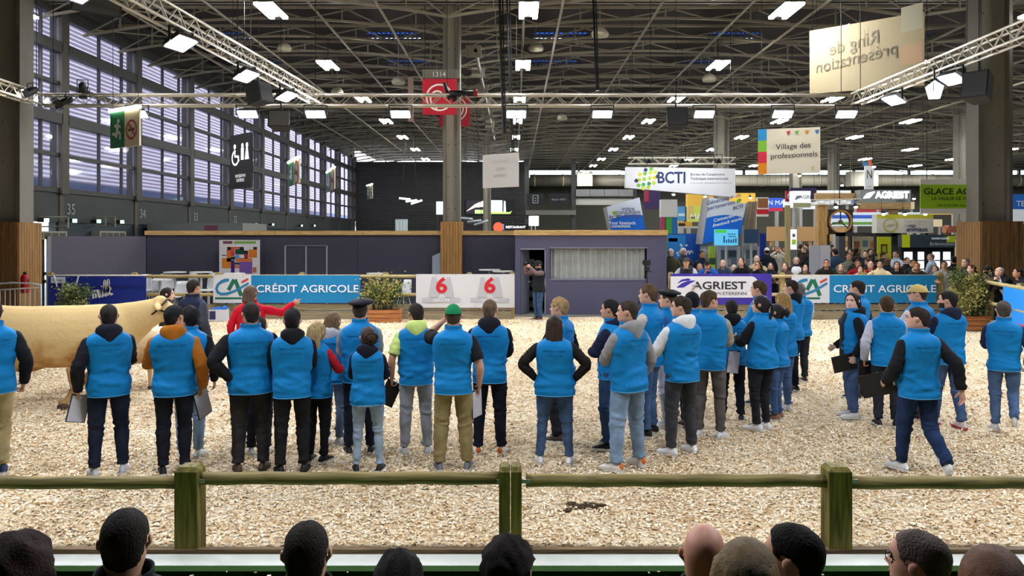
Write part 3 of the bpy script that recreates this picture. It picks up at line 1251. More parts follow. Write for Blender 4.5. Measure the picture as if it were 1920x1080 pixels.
for ch in 'ove milk':
    if ch == ' ':
        ux += .5
        continue
    st_, adv = LT[ch]
    for s_ in st_:
        P = np.array(s_, float)
        tt_ = np.linspace(0, len(P) - 1, len(P) * 4)
        P = np.stack([np.interp(tt_, range(len(P)), P[:, 0]), np.interp(tt_, range(len(P)), P[:, 1])], 1)
        P[1:-1] = (P[:-2] + P[1:-1] + P[2:]) / 3
        P = np.c_[P[:, 0] + ux + .18 * P[:, 1], P[:, 1]] * .225
        P = np.c_[P[:, 0] * .98 - P[:, 1] * .2, P[:, 0] * .2 + P[:, 1] * .98] + org
        bd.stroke(b, P, .055, .014)
    ux += adv
b.build('handwriting', plain('eef0f4', .6), o)
b = MB()
bd.panel(b, 6 * BZ / F, 33 * BZ / F, h - .2, h - .02, .01, .02)
b.build('white_tag', plain('dfe2ea', .6), o)
letters(bd, o, [T('Elevage', 19 * BZ / F, h - .11, .1, off=.026)], '2a2f52', 'tag_lettering')
b = MB()
for pts in (((101, 517), (104, 526), (107, 538)), ((147, 517), (144, 530), (137, 543), (127, 548), (118, 549))):
    b.path([W(x, y, BZ - .1) for x, y in pts], .022, 6)
b.path([W(101, 516.5, BZ - .14), W(147, 516.5, BZ - .14), W(276, 516, BZ - .14)], .02, 6)
tag(b.build('rope', plain('dcdcd6', .8), None, True), 'white rope slung over the blue banner with hanging loops', 'rope')
# blue banner on the side fence at the right edge
o = thing('side_banner', 'bright blue banner with red stripe on the side rail at the right edge', 'banner')
bs = Board((12.02, 18.9, .22), (-.6, -2.2, 0), (0, 0, 1))
b = MB()
bs.panel(b, 0, 2.4, 0, 1.0, .01)
b.build('sheet', plain('1f86dd', .5), o)
b = MB()
bs.panel(b, 0, 2.4, .02, .2, .012, .004)
b.build('stripe', plain('b23040', .5), o)

# ---- partition walls and cabin
def px_x(px, d):
    return (px - CX) * d / F


DW = 26.4
pw = tag(empty('wall_partition'), kind='structure')
for x0, x1 in ((px_x(275, DW), -8.6), (-8.6, -5.4), (-5.4, -2.52), (-1.80, .02)):
    b = MB()
    b.b2(x0 + .004, x1 - .004, DW, DW + .08, -.03, 2.50)
    b.build('panel', M_PURPLE_D, pw)
for x0, x1 in ((px_x(272, DW), -8.2), (-8.2, -5.2), (-5.2, -2.51), (-1.81, 0.0)):
    b = MB()
    b.b2(x0 + .006, x1 - .006, DW - .05, DW + .13, 2.50, 2.645)
    b.build('top_plank', M_PINE, pw)
# two door outlines
for x in (535, 574, 613):
    b = MB()
    b.b2(px_x(x, DW) - .025, px_x(x, DW) + .025, DW - .02, DW, -.03, 2.13)
    b.build('door_trim', plain('9a99a6'), pw)
b = MB()
b.b2(px_x(535, DW), px_x(613, DW), DW - .02, DW, 2.11, 2.15)
b.build('door_trim', plain('6a6976'), pw)
# free standing lighter panel at the left
a, c = Vector((px_x(96, 24.2), 24.2, 0)), Vector((px_x(275, DW) - .02, DW, 0))
pl = Board((a.x, a.y, -.03), (c.x - a.x, c.y - a.y, 0), (0, 0, 1))
b = MB()
pl.panel(b, 0, (c - a).length, 0, 2.486, .09)
tag(b.build('wall_partition_left', mat('grey_violet_panel', '63606f', .8)), kind='structure')
b = MB()
pl.panel(b, -.1, 0, 0, 2.486, .14)
tag(b.build('trim_3', plain('8f8d96')), kind='structure')

DC = 24.4
xa, xb, xc, xd, xe, xf_ = [px_x(q, DC) for q in (966, 976, 1023, 1031, 1213, 1250)]
zt_ = 2.50
cb = thing('cabin', 'grey violet cabin with curtained window and open door beside the far fence', 'cabin')
for i, (x0, x1, z0, z1) in enumerate(((xa, xb, -.03, zt_), (xb, xc, 2.06, zt_), (xc, xd, -.03, zt_), (xd, xe, -.03, 1.08), (xd, xe, 2.09, zt_), (xe, xf_, -.03, zt_))):
    b = MB()
    b.b2(x0, x1, DC, DC + .08, z0, z1)
    b.build('wall_panel', M_PURPLE, cb)
for x in (xa + .03, xf_ - .04):
    b = MB()
    b.b2(x - .04, x + .04, DC + .08, DC + 3.4, -.03, zt_)
    b.build('side_wall', M_PURPLE, cb)
b = MB()
b.b2(xa, xf_, DC + 3.3, DC + 3.4, -.03, zt_)
b.build('rear_wall', M_PURPLE_D, cb)
b = MB()
b.b2(xa, xf_, DC, DC + 3.4, zt_, zt_ + .03)
b.build('roof', M_PURPLE_D, cb)
for x0, x1 in ((xa - .03, (xa + xf_) / 2), ((xa + xf_) / 2 + .005, xf_ + .03)):
    b = MB()
    b.b2(x0, x1, DC - .05, DC + .05, zt_ - .01, zt_ + .155)
    b.build('top_plank', M_PINE, cb)
b = MB()
P = []
nc = 16 * 8
for i in range(nc + 1):
    u = i / nc
    ph = u * 16 * 2 * PI
    P.append((xd + .03 + (xe - xd - .06) * u, DC + .16 + .035 * math.sin(ph) + .012 * math.sin(ph * .37 + 1)))
v = [(x, y, z) for z in (1.05, 1.6, 2.12) for x, y in P]
n = nc + 1
b.add(v, [(j * n + i, j * n + i + 1, (j + 1) * n + i + 1, (j + 1) * n + i) for j in range(2) for i in range(nc)])
b.build('curtain', mat('net_curtain', '9ea19e', .7, vary=.15, vscale=3), cb, True)
for z0, z1, x0, x1 in ((1.06, 1.10, xd, xe), (2.07, 2.11, xd, xe)):
    b = MB()
    b.b2(x0, x1, DC - .015, DC + .1, z0, z1)
    b.build('window_trim', plain('77778a'), cb)
# door leaf swung inwards and light frame
dl = Board((xb + .02, DC + .06, -.02), (.30, .62, 0), (0, 0, 1))
b = MB()
dl.panel(b, 0, .62, 0, 2.03, .05)
dr = b.build('door', plain('6c6c7c'), cb)
b = MB()
b.ball(dl.M(.55, 1.0, .03).translation, .03, 8, 6)
b.build('handle', plain('b9b9b9', .3), dr)
for x0, x1, z0, z1 in ((xb, xc, 2.03, 2.07), (xc - .03, xc, -.02, 2.06)):
    b = MB()
    b.b2(x0, x1, DC - .02, DC + .09, z0, z1)
    b.build('door_frame', plain('8b8a96'), cb)
sh_ = thing('shelf_unit', 'dark shelf with stacked grey boxes inside the cabin door', 'shelf', ((xb + xc) / 2 + .02, DC + 1.5, 0))
for z in (.05, .4, .75, 1.1, 1.45):
    b = MB()
    b.b2(-.3, .35, -.2, .2, z, z + .03)
    b.build('shelf_board', plain('4a4a50'), sh_)
for x in (-.29, .34):
    b = MB()
    b.b2(x - .015, x + .015, -.2, .2, 0, 1.5)
    b.build('side_panel', plain('35353a'), sh_)
for i, z in enumerate((.08, .43, .78, 1.13)):
    b = MB()
    b.b2(-.24, .1 + .03 * i, -.15, .15, z, z + .2)
    b.b2(-.23, .09 + .03 * i, -.155, .155, z + .15, z + .165)
    o = b.build('carton', plain(['8a8680', '9a958e', '77736e', 'a5a19a'][i]), None)
    o.location = sh_.location
    tag(o, ['grey carton on the lowest shelf inside the cabin', 'grey carton on the second shelf inside the cabin', 'grey carton on the third shelf inside the cabin', 'grey carton on the upper shelf inside the cabin'][i], 'box')
# tripod with small camera in front of the cabin
g = W(1213, 600, 22.6)
tp = thing('camera_tripod', 'black camera on a tall tripod in front of the cabin window', 'tripod', (g.x, 22.6, 0), .3)
for q in (0, 2.1, 4.2):
    b = MB()
    b.tube((0, 0, 1.0), (.55 * math.cos(q), .55 * math.sin(q), 0), .022, 6)
    b.build('leg', M_BLACK, tp, True)
b = MB()
b.tube((0, 0, .95), (0, 0, 1.45), .025, 8)
b.build('centre_column', M_BLACK, tp, True)
b = MB()
b.box((0, 0, 1.5), (.1, .14, .12))
b.tube((0, -.3, 1.42), (0, .05, 1.45), .015, 6)
b.build('pan_head', M_BLACK, tp)
b = MB()
b.box((0, 0, 1.68), (.12, .25, .16))
b.tube((0, .12, 1.68), (0, .22, 1.68), .05, 8)
b.build('camera_body', M_BLACK, tp)

# ---- map board
mo = thing('map_board', 'white show plan board with coloured halls leaning on the violet wall', 'board')
mb_ = board_at(411, 517, 26.1)
k = 26.1 / F
b = MB()
mb_.panel(b, 0, 76 * k, -.3, 67 * k, .04)
b.build('board', plain('cfcdd0', .6), mo)
for u in (.1, 76 * k - .1):
    b = MB()
    p = mb_.M(u, -.2, -.02).translation
    b.tube(p, (p.x, p.y, -.03), .016, 6)
    b.build('leg', M_GREY, mo)
cells = [(26, 33, 33, 39, '1c1c20'), (33, 33, 49, 36, 'c5512a'), (49, 33, 57, 38, '1c1c20'), (75, 33, 82, 38, '1c1c20'), (25, 38, 33, 54, 'c8702c'), (33, 36, 40, 42, 'd2483a'), (33, 42, 40, 50, 'c0304a'), (41, 37, 58, 47, '123d2c'), (58, 40, 65, 46, '141a18'),
         (66, 38, 82, 53, 'cf7428'), (16, 54, 33, 73, 'cb7a26'), (25, 54, 33, 61, 'b02038'), (33, 51, 41, 57, '16281e'), (41, 48, 49, 54, '5b93cf'), (49, 48, 58, 55, 'd8d4d2'), (58, 46, 65, 55, 'a81638'), (42, 54, 73, 61, 'c87038'), (33, 58, 40, 81, '3a1670'),
         (40, 62, 49, 66, '2c3430'), (40, 67, 49, 73, 'c47a58'), (49, 61, 73, 83, '73509c'), (74, 71, 81, 81, 'b9683a'), (18, 22, 36, 27, '70404a'), (39, 22, 80, 27, '78a050'), (16, 48, 24, 50, '5a4050')]
cols_ = sorted(set(q[4] for q in cells))
b = MB()
for x0, y0, x1, y1, cc in cells:
    # zoom frame: 12 units per pixel from (400, 430)
    u0, u1 = (x0 - 11) * k, (x1 - 11) * k
    v0, v1 = (87 - y1) * k, (87 - y0) * k
    mb_.poly(b, [(u0, v0), (u1, v0), (u1, v1), (u0, v1)], .003, cols_.index(cc))
b.build('printed_plan', [plain(q, .6) for q in cols_], mo)
o = thing('flip_panel', 'light grey blue panel with slanted top leaning behind the timber clad column', 'panel')
b = MB()
p0 = px_x(811, 26.3)
b.prism([(p0, 0), (px_x(828, 26.3), 0), (px_x(828, 26.3), 1.92), (p0, 1.78)], 26.2, 26.24)
b.build('sheet', plain('8f95a4'), o)
b = MB()
b.b2(p0 + .02, p0 + .06, 26.24, 26.34, 0, 1.6)
b.build('stand', M_BLACK, o)

# ---- white bar tables and shell chairs behind the fence
def bar_table(px, py, d, label):
    p = W(px, py, d)
    o = thing('bar_table', label, 'table', (p.x, d, -.03), 0)
    b = MB()
    b.rings(path_rings([(0, 0, p.z - .0), (0, 0, p.z + .03)], [.36, .36], 20))
    b.build('table_top', M_WHITE, o)
    b = MB()
    b.tube((0, 0, .03), (0, 0, p.z), .04, 8)
    b.build('stem', M_WHITE, o, True)
    b = MB()
    b.rings(path_rings([(0, 0, .0), (0, 0, .02), (0, 0, .04)], [.27, .26, .05], 16))
    b.build('foot', M_WHITE, o)


for px, py, d, lab in ((300, 524, 24.6, 'white round bar table nearest the blue milk banner'), (328, 509.5, 25.6, 'tall white bar table left of the person in gilet'), (377, 509.5, 25.4, 'tall white bar table right of the person in gilet'), (391, 543, 23.9, 'low white bar table by the left end of the blue bank banner'),
                       (918, 505, 25.4, 'white bar table behind the white banner, left one'), (944, 508, 25.0, 'white bar table behind the white banner, near the cabin'), (708, 512, 25.2, 'white bar table behind the green planter shrub')):
    bar_table(px, py, d, lab)
cproto = None


def shell_chair(px, py, d, rz, label):
    global cproto
    p = W(px, py, d)
    z0 = max(p.z - .42, .42)
    if cproto is None:
        cproto = thing('shell_chair', label, 'chair', (p.x, d, -.03), rz, 'white shell chairs behind the far fence')
        b = MB()
        n, m_ = 9, 11
        P = np.zeros((n, m_, 3))
        for i in range(n):
            s = i / (n - 1)
            for j in range(m_):
                u = j / (m_ - 1) * 2 - 1
                if s < .5:
                    y, z = .22 - s * .8, .44 + .03 * u * u
                else:
                    y, z = -.18 - (s - .5) * .16, .44 + (s - .5) * .78
                P[i, j] = (u * .24 * (1 - .25 * max(0, s - .7) / .3), y + .10 * u * u * (s > .4), z + .05 * u * u * (s <= .5))
        b.add(P, [(i * m_ + j, i * m_ + j + 1, (i + 1) * m_ + j + 1, (i + 1) * m_ + j) for i in range(n - 1) for j in range(m_ - 1)])
        so = b.build('seat_shell', mat('white_shell', 'd8d8da', .4), cproto, True)
        md = so.modifiers.new('t', 'SOLIDIFY')
        md.thickness = .015
        for sx in (-1, 1):
            for sy in (-1, 1):
                b = MB()
                b.tube((sx * .12, sy * .1, .43), (sx * .22, sy * .2, 0), .014, 6)
                b.build('leg', plain('b8b8b8', .4), cproto, True)
        o = cproto
    else:
        o = dup(cproto, (p.x, d, -.03), rz, label)
    o.scale = (1, 1, max(1, (p.z + .03) / .84))


for px, py, d, rz, lab in ((268, 514, 24.0, 2.9, 'white shell chair at the right end of the blue milk banner'), (286, 518, 24.8, 2.6, 'white shell chair left of the first tall bar table'), (311, 513, 25.2, 3.4, 'white shell chair behind the first tall bar table'),
                           (338, 527, 24.2, 3.14, 'white shell chair seen through the rails beside the person in gilet'), (357, 512, 25.5, 2.8, 'white shell chair between the two tall bar tables'), (402, 511, 25.5, 3.5, 'white shell chair just left of the show plan board'),
                           (425, 511, 25.0, 3.0, 'white shell chair in front of the show plan board, left one'), (447, 511, 25.0, 3.3, 'white shell chair in front of the show plan board, right one'), (757, 524, 24.0, 2.4, 'white shell chair between green planter and white banner')):
    shell_chair(px, py, d, rz, lab)

# ---- planters
def planter(px, py, d, w, h, bw, bh, label, seed, cols2, n=2600):
    p = G(px, py) if d is None else W(px, py, d)
    d = p.y
    r = np.random.RandomState(seed)
    o = thing('planter_shrub', label, 'plant', (p.x, d, 0))
    for i in range(3):
        for y in (-.25, .25):
            b = MB()
            b.b2(-bw / 2, bw / 2, y - .02, y + .02, .01 + bh * i / 3, bh * (i + 1) / 3 - .004)
            b.build('plank', wood('planter_board', '9a5c34', 'c2834f', 0), o)
        for x in (-bw / 2, bw / 2):
            b = MB()
            b.b2(x - .02, x + .02, -.25, .25, .01 + bh * i / 3, bh * (i + 1) / 3 - .004)
            b.build('plank', wood('planter_board', '', '', 0), o)
    b = MB()
    b.b2(-bw / 2 + .02, bw / 2 - .02, -.23, .23, .02, bh * .9)
    b.build('soil', plain('3a2c20', .95), o)
    b = MB()
    for i in range(7):
        q = r.uniform(-1, 1, 2)
        b.path([(q[0] * bw * .3, q[1] * .1, bh * .8), (q[0] * w * .3, q[1] * .2, bh + h * .45), (q[0] * w * .42, q[1] * .3, bh + h * .85)], [.02, .013, .006], 5)
    b.build('stems', plain('4a3c26', .9), o, kind='stuff')
    cl = np.array([(r.uniform(-.5, .5) * w * .75, r.uniform(-.25, .25), bh + h * r.uniform(.12, .88)) for _ in range(16)])
    ci = r.randint(0, 16, n)
    c = cl[ci] + r.normal(size=(n, 3)) * np.array((w * .13, .13, h * .12))
    L = r.uniform(.05, .10, n)
    a = r.normal(size=(n, 3))
    a /= np.linalg.norm(a, axis=1)[:, None]
    t = np.cross(a, r.normal(size=(n, 3)))
    t /= np.linalg.norm(t, axis=1)[:, None]
    nn = np.cross(a, t)
    V = np.stack([c - a * L[:, None] / 2, c + t * L[:, None] * .27 + nn * L[:, None] * .08, c + a * L[:, None] / 2, c - t * L[:, None] * .27 + nn * L[:, None] * .08], 1)
    for kx, cc in enumerate(cols2):
        sel = np.where((ci % len(cols2)) == kx)[0] if kx < len(cols2) else []
        b = MB()
        b.add(V[sel].reshape(-1, 3), [(4 * i, 4 * i + 1, 4 * i + 2) for i in range(len(sel))] + [(4 * i, 4 * i + 2, 4 * i + 3) for i in range(len(sel))])
        b.build('foliage', mat('leaf_' + cc, cc, .6, spec=.3), o, kind='stuff')
    return o


planter(718, 603, None, 1.1, 1.0, 1.0, .36, 'leafy shrub with yellow and dark green leaves in a wooden planter, by the white banner', 3, ['3d4f28', '8a8a45', '4c6030', 'a39a55'])
planter(138, 603, None, .95, .72, 1.1, .34, 'dense green shrub in front of the blue milk banner behind the cow', 4, ['4b5e38', '7d8556', '5c6b40', '9a9a66'])
planter(1818, 618, None, .95, 1.12, .85, .38, 'large variegated shrub in a wooden planter at the right corner of the ring', 5, ['3c4c28', '7f7f42', '54622f', 'a59c58'], 3400)

# white carton with blue cloth
g = G(413, 601)
o = thing('carton', 'white carton filled with blue cloth below the blue bank banner', 'box', (g.x, 22.3, 0), .15)
for x0, x1, y0, y1 in ((-.24, .24, -.18, -.165), (-.24, .24, .165, .18), (-.24, -.225, -.165, .165), (.225, .24, -.165, .165)):
    b = MB()
    b.b2(x0, x1, y0, y1, .01, .34)
    b.build('side_panel', plain('d4d4dc', .7), o)
b = MB()
b.b2(-.225, -.06, -.186, -.181, .06, .3)
b.build('printed_patch', plain('2e2f5c', .6), o)
b = MB()
for i in range(9):
    b.ball((RNG.uniform(-.17, .17), RNG.uniform(-.1, .1), .34 + RNG.uniform(-.02, .06)), (.09, .07, .05), 9, 6)
b.build('blue_cloth', plain('1b66b4', .7), o, True)

# crowd barrier and extinguisher at the left
o = thing('crowd_barrier', 'grey metal crowd barrier with curved top rail beside the left column', 'barrier', (-13.35, 20.1, 0))
b = MB()
b.path([(-.9, 0, 1.06), (-.45, 0, 1.19), (.2, 0, 1.24), (.7, 0, 1.22), (.95, 0, 1.18)], .022, 8)
b.build('top_rail', plain('b9bcc0', .4), o, True)
for z in (1.0, .18):
    b = MB()
    b.tube((-.95, 0, z), (.95, 0, z + (.12 if z > .5 else 0)), .018, 6)
    b.build('cross_rail', plain('b9bcc0', .4), o, True)
for i in range(15):
    x = -.9 + i * .13
    b = MB()
    b.tube((x, 0, .18), (x, 0, 1.0 + .12 * (x + .95) / 1.9), .011, 5)
    b.build('bar', plain('b9bcc0', .4), o, True)
b = MB()
b.tube((.95, 0, 0), (.95, 0, 1.2), .022, 8)
b.b2(.9, 1.0, -.25, .25, 0, .03)
b.build('end_post', plain('b9bcc0', .4), o, True)
p = W(46, 540, 20.3)
o = thing('fire_extinguisher', 'red fire extinguisher hung on the timber clad left column', 'extinguisher', (-13.0, 20.38, .95))
b = MB()
b.rings(path_rings([(0, 0, 0), (0, 0, .03), (0, 0, .42), (0, 0, .48), (0, 0, .5)], [.08, .1, .1, .07, .03], 14))
b.build('cylinder', plain('8e1418', .35), o, True)
b = MB()
b.box((0, 0, .53), (.06, .05, .06))
b.tube((.03, 0, .53), (.12, -.02, .3), .012, 6)
b.build('valve', M_BLACK, o)

# seats of the stand at the bottom edge (mostly under the spectators)
for y, z, lab in ((3.0, .43, 'wooden bench of the front row of spectators'), (2.25, .66, 'wooden bench of the second row of spectators')):
    o = thing('bench', lab, 'bench', (0, y - .06, 0))
    b = MB()
    b.b2(-3.2, 3.2, -.17, .17, z - .09, z - .05)
    b.build('seat_plank', M_PINE, o)
    for x in (-3, -1, 1, 3):
        b = MB()
        b.b2(x - .04, x + .04, -.12, .12, -.08, z - .09)
        b.build('leg', M_DARK, o)
# ================================================================== hanging signs
def sign(name, label, cat, px0, px1, py0, py1, d, col, thick=.05, emit=0.0, legs=False, d1=None, part='panel', cables=0.0):
    """flat sign: lower left at (px0, py1, d), running to px1 (at depth d1)"""
    o = thing(name, label, cat)
    bd = board_at(px0, py1, d, px1, d1 or d)
    h = (py1 - py0) * d / F
    b = MB()
    bd.panel(b, 0, bd.w, 0, h, thick)
    b.build(part, glow(col, emit) if emit else plain(col, .6), o)
    if legs:
        for u in (bd.w * .1, bd.w * .9):
            b = MB()
            p = bd.M(u, .05, -thick / 2).translation
            b.tube(p, (p.x, p.y, -.03), min(.05, thick * .4), 6)
            b.build('leg', M_DARK, o)
    if cables:
        for u in (bd.w * .06, bd.w * .94):
            b = MB()
            p = bd.M(u, h, -thick / 2).translation
            b.tube(p, (p.x, p.y, cables), .008, 4)
            b.build('cable', M_BLACK, o)
    return o, bd, bd.w, h


def patch(o, bd, u0, u1, v0, v1, col, name='printed_field', emit=0.0, off=.006):
    b = MB()
    bd.panel(b, u0, u1, v0, v1, .004, off)
    return b.build(name, glow(col, emit) if emit else plain(col, .6), o)


# mirrored sign over the ring: four corners in space
o = thing('hanging_sign', 'large cream banner overhead with mirrored grey lettering, behind the right truss', 'sign')
A, B_ = W(1518, 176, 23.2), W(1733, 160, 20.2)
bd = Board(A, (B_.x - A.x, B_.y - A.y, 0), (0, 0, 1))
wS = (Vector((B_.x, B_.y, 0)) - Vector((A.x, A.y, 0))).length
b = MB()
zl, zr_ = W(1514, 58, 23.2).z - A.z, W(1728, 22, 20.2).z - A.z
z2 = B_.z - A.z
q = np.array([(0, 0, 0), (wS, z2, 0), (wS, zr_, 0), (0, zl, 0), (0, 0, -.03), (wS, z2, -.03), (wS, zr_, -.03), (0, zl, -.03)])
b.add(xf(bd.M(), q), [(0, 1, 2, 3), (7, 6, 5, 4), (0, 4, 5, 1), (1, 5, 6, 2), (2, 6, 7, 3), (3, 7, 4, 0)])
b.build('panel', mat('cream_cloth', 'a89c82', .9), o)
tilt = math.atan2(z2 * .5 + (zr_ - zl) * .2, wS)
hh_ = zl
letters(bd, o, [T('Ring de', wS * .42, hh_ * .63, .5, mirror=True, rot=.03, fit=wS * .44), T('présentation', wS * .43, hh_ * .40, .5, mirror=True, rot=.03, fit=wS * .72)], '6f6858')
for u in (.03, .17, .31):
    letters(bd, o, [PLY([(wS * u, hh_ * .93), (wS * (u + .075), hh_ * .955), (wS * (u + .04), hh_ * .86)])], 'bdb7a6', 'bunting_print')
patch(o, bd, wS * .82, wS * .99, hh_ * .62, hh_ * .98, 'a9a592', 'pale_square')
patch(o, bd, wS * .82, wS * .99, hh_ * .16, hh_ * .44, 'b8997c', 'pale_square')
for u, z in ((.1, zl), (wS - .1, zr_)):
    b = MB()
    p = bd.M(u, z - .02, -.01).translation
    b.tube(p, (p.x, p.y, 10.93), .01, 4)
    b.build('cable', M_BLACK, o)

o, bd, w, h = sign('hanging_sign', 'hanging cream sign of the professionals village with coloured squares at its left edge', 'sign', 1421, 1538, 243, 327, 24.0, 'ded8c8', .03, d1=23.4, cables=10.93)
k = w / 117
for i, cc in enumerate(('2d8fd0', '7cb83c', 'd2304a', 'd98820')):
    patch(o, bd, 0, 17 * k, h * (1 - (i + 1) / 4), h * (1 - i / 4), cc, 'coloured_square')
letters(bd, o, [T('Village des', 67 * k, h * .60, .3, rot=.03, fit=65 * k), T('professionnels', 68 * k, h * .40, .3, rot=.03, fit=87 * k)], '2b2a2c')
for u, cc in ((58, 'd23a5a'), (74, '5aa845'), (92, 'e08a3a'), (111, '3a78b8')):
    letters(bd, o, [PLY([((u - 4) * k, h * .93), ((u + 4) * k, h * .94), (u * k, h * .84)])], cc, 'bunting_print')
letters(bd, o, [T('e', 103 * k, h * .12, .22)], 'c0b468', 'small_emblem')

o, bd, w, h = sign('hanging_sign', 'blank looking white sign hung right of the middle column', 'sign', 905, 972, 291, 353, 24.0, 'c9c6c6', .03, d1=23.2, cables=10.93)
letters(bd, o, [T(t, w * .5, h * v, .13, mirror=True) for t, v in (('Restauration', .78), ('Village', .56), ('Sanitaires', .36))], 'b5b2b2')

o, bd, w, h = sign('hanging_sign', 'red square banner with white spiral emblem under the grey number plate on the middle column', 'sign', 792, 856, 148, 215, 25.6, 'b01c30', .03, cables=10.93)
sp = [(w * .5 + r * math.cos(a), h * .5 + r * math.sin(a)) for a, r in ((q * .35, .06 + .026 * q) for q in range(14))]
letters(bd, o, [STK(sp, .06, .012)], 'e8dcd8', 'spiral_emblem')
ring = [(w * .5 + .43 * math.cos(a), h * .48 + .43 * math.sin(a)) for a in np.linspace(.6, 5.6, 20)]
letters(bd, o, [STK(ring, .055, .012)], 'e8dcd8', 'spiral_emblem')
o, bd, w, h = sign('hanging_sign', 'second red square banner, half behind the middle column', 'sign', 824, 881, 172, 237, 27.0, 'b01c30', .03, cables=10.93)
letters(bd, o, [STK([(w * .5 + r * math.cos(a), h * .5 + r * math.sin(a)) for a in np.linspace(-1.2, 1.0, 10)], .05, .012) for r in (.3, .42)], 'e8dcd8', 'spiral_emblem')
o, bd, w, h = sign('number_plate', 'grey number plate reading 1314 high on the middle column', 'sign', 792, 862, 130, 147, 25.85, '6f6c64', .3, cables=10.93)
letters(bd, o, [T('1314', w * .44, h * .42, .24, bold=.01)], 'd5d2ca')
o, bd, w, h = sign('hanging_sign', 'narrow pinkish banner edge left of the red banner', 'sign', 765, 775, 145, 228, 29, 'b59a92', .03, cables=10.93)

# emergency exit / no smoking signs along the left
for px0, px1, py0, py1, d, d1, lab in ((207, 261, 212, 279, 20.6, 19.8, 'large green exit and no smoking sign hung by the left windows'), (541, 561, 307, 350, 33, 30.5, 'second green exit sign along the left wall'),
                                       (613, 627, 325, 361, 43, 39.5, 'third green exit sign along the left wall'), (688, 698, 349, 374, 62, 60, 'small distant exit sign before the dark back wall')):
    o, bd, w, h = sign('exit_sign', lab, 'sign', px0, px1, py0, py1, d, 'd9cfb0', .05, d1=d1, cables=10.93)
    patch(o, bd, 0, w * .5, 0, h, '1d7a4a', 'green_field')
    c = lambda *p: [(x * w, y * h) for x, y in p]
    letters(bd, o, [STK(c((.2, .3), (.27, .45), (.25, .62)), .1 * w, .014), STK(c((.27, .45), (.36, .4), (.36, .22)), .055 * w, .014), STK(c((.25, .43), (.15, .38), (.08, .4)), .05 * w, .014), STK(c((.15, .6), (.27, .64), (.38, .55)), .045 * w, .014),
                    PLY([(w * (.3 + .045 * math.cos(a)), h * .73 + w * .045 * math.sin(a)) for a in np.linspace(0, 6.1, 10)], .014)], 'e6ece2', 'running_figure')
    letters(bd, o, [STK([(w * (.75 + .17 * math.cos(a)), h * .45 + w * .17 * math.sin(a)) for a in np.linspace(0, 2 * PI, 20)], .035 * w, .014), STK(c((.65, .62), (.86, .3)), .035 * w, .014)], 'b02c30', 'prohibition_ring')
    letters(bd, o, [STK(c((.64, .44), (.86, .46)), .04 * w, .013)], '4a4844', 'cigarette')
    b = MB()
    bd.panel(b, 0, w, h, h + .08, .12, .06)
    b.build('lamp_strip', glow('fff8e4', 9.0), o)
o, bd, w, h = sign('toilet_sign', 'black sign with white wheelchair, man and woman symbols by the left wall', 'sign', 432, 470, 255, 355, 23.5, '202124', .08, d1=22.6, cables=10.93)
c = lambda *p: [(x * w, y * h) for x, y in p]
dot = lambda x, y, r: PLY([(w * x + r * w * math.cos(a), h * y + r * w * math.sin(a)) for a in np.linspace(0, 6.0, 10)], .012)
letters(bd, o, [STK([(w * (.27 + .16 * math.cos(a)), h * .57 + w * .16 * math.sin(a)) for a in np.linspace(1.8, 6.6, 14)], .05 * w), STK(c((.25, .72), (.25, .6), (.4, .59), (.45, .5)), .06 * w), dot(.24, .78, .06),
                dot(.62, .78, .06), STK(c((.62, .74), (.62, .52)), .14 * w), dot(.84, .78, .06), STK(c((.84, .74), (.84, .52)), [.07 * w, .2 * w])], 'e4eaee', 'pictograms', 1.2)
letters(bd, o, [T('sanitaires', w * .52, h * .24, .1, fit=w * .5), T('toilets', w * .52, h * .16, .1, fit=w * .38)], 'd4dade', 'lettering', 1.0)

# green lamps over the left doors, plant on the lower roof
gp = None
for px, py in ((25, 412), (87, 413), (140, 414), (185, 415), (229, 416), (442, 421), (463, 421), (480, 421), (512, 421), (566, 423), (590, 423)):
    d = -(-14.6) * F / (CX - px)
    p = W(px, py, d)
    if gp is None:
        gp = thing('exit_lamp', 'small glowing green exit lamp over the doors of the left wall', 'lamp', p, 0, 'green exit lamps over the left doors')
        b = MB()
        b.box((0, 0, 0), (.06, .17, .11))
        b.build('lit_face', glow('a8ffe0', 6.0), gp)
        b = MB()
        b.box((-.12, 0, .0), (.2, .19, .13))
        b.box((-.25, 0, .0), (.1, .05, .05))
        b.build('case', M_BLACK, gp)
    else:
        dup(gp, p)
for px0, d, px1, d1, lab in ((64, 23.57, 126, 25.3, 'pale grey ventilation unit with four dark grilles on the left wall, nearer one'), (187, 27.3, 236, 29.14, 'pale ventilation unit with dark grilles on the left wall, above the violet partition')):
    o, bd, w, h = sign('ventilation_unit', lab, 'ventilator', px0, px1, 433, 449, d, '8a8984', .32, d1=d1, part='case')
    for i in range(4):
        patch(o, bd, w * (.06 + .23 * i), w * (.26 + .23 * i), h * .2, h * .8, '4a463a', 'grille')
for x0, x1, z, d, lab in ((60, 128, 407, 24.2, 'grey handrail frame left on the roof of the lower entrance'), (198, 216, 407, 27.5, 'small grey handrail frame over the entrance')):
    o = thing('handrail', lab, 'railing')
    p, q = W(x0, z, d), W(x1, z, d)
    for a_, b_ in (((-15.02, d, p.z), (q.x, d, p.z)), ((-15.02, d, p.z - .3), (q.x, d, p.z - .3)), ((p.x, d, p.z - .35), p), ((q.x, d, q.z - .35), q), (p, q), ((p.x, d, p.z - .3), (q.x, d, p.z - .3))):
        b = MB()
        b.tube(a_, b_, .025, 5)
        b.build('tube', M_STEEL, o)
o, bd, w, h = sign('kiosk', 'long low grey kiosk with a maroon patch behind the violet partition', 'kiosk', 276, 455, 418, 434, 31, '6d6e6e', 3.0, part='roof_fascia')
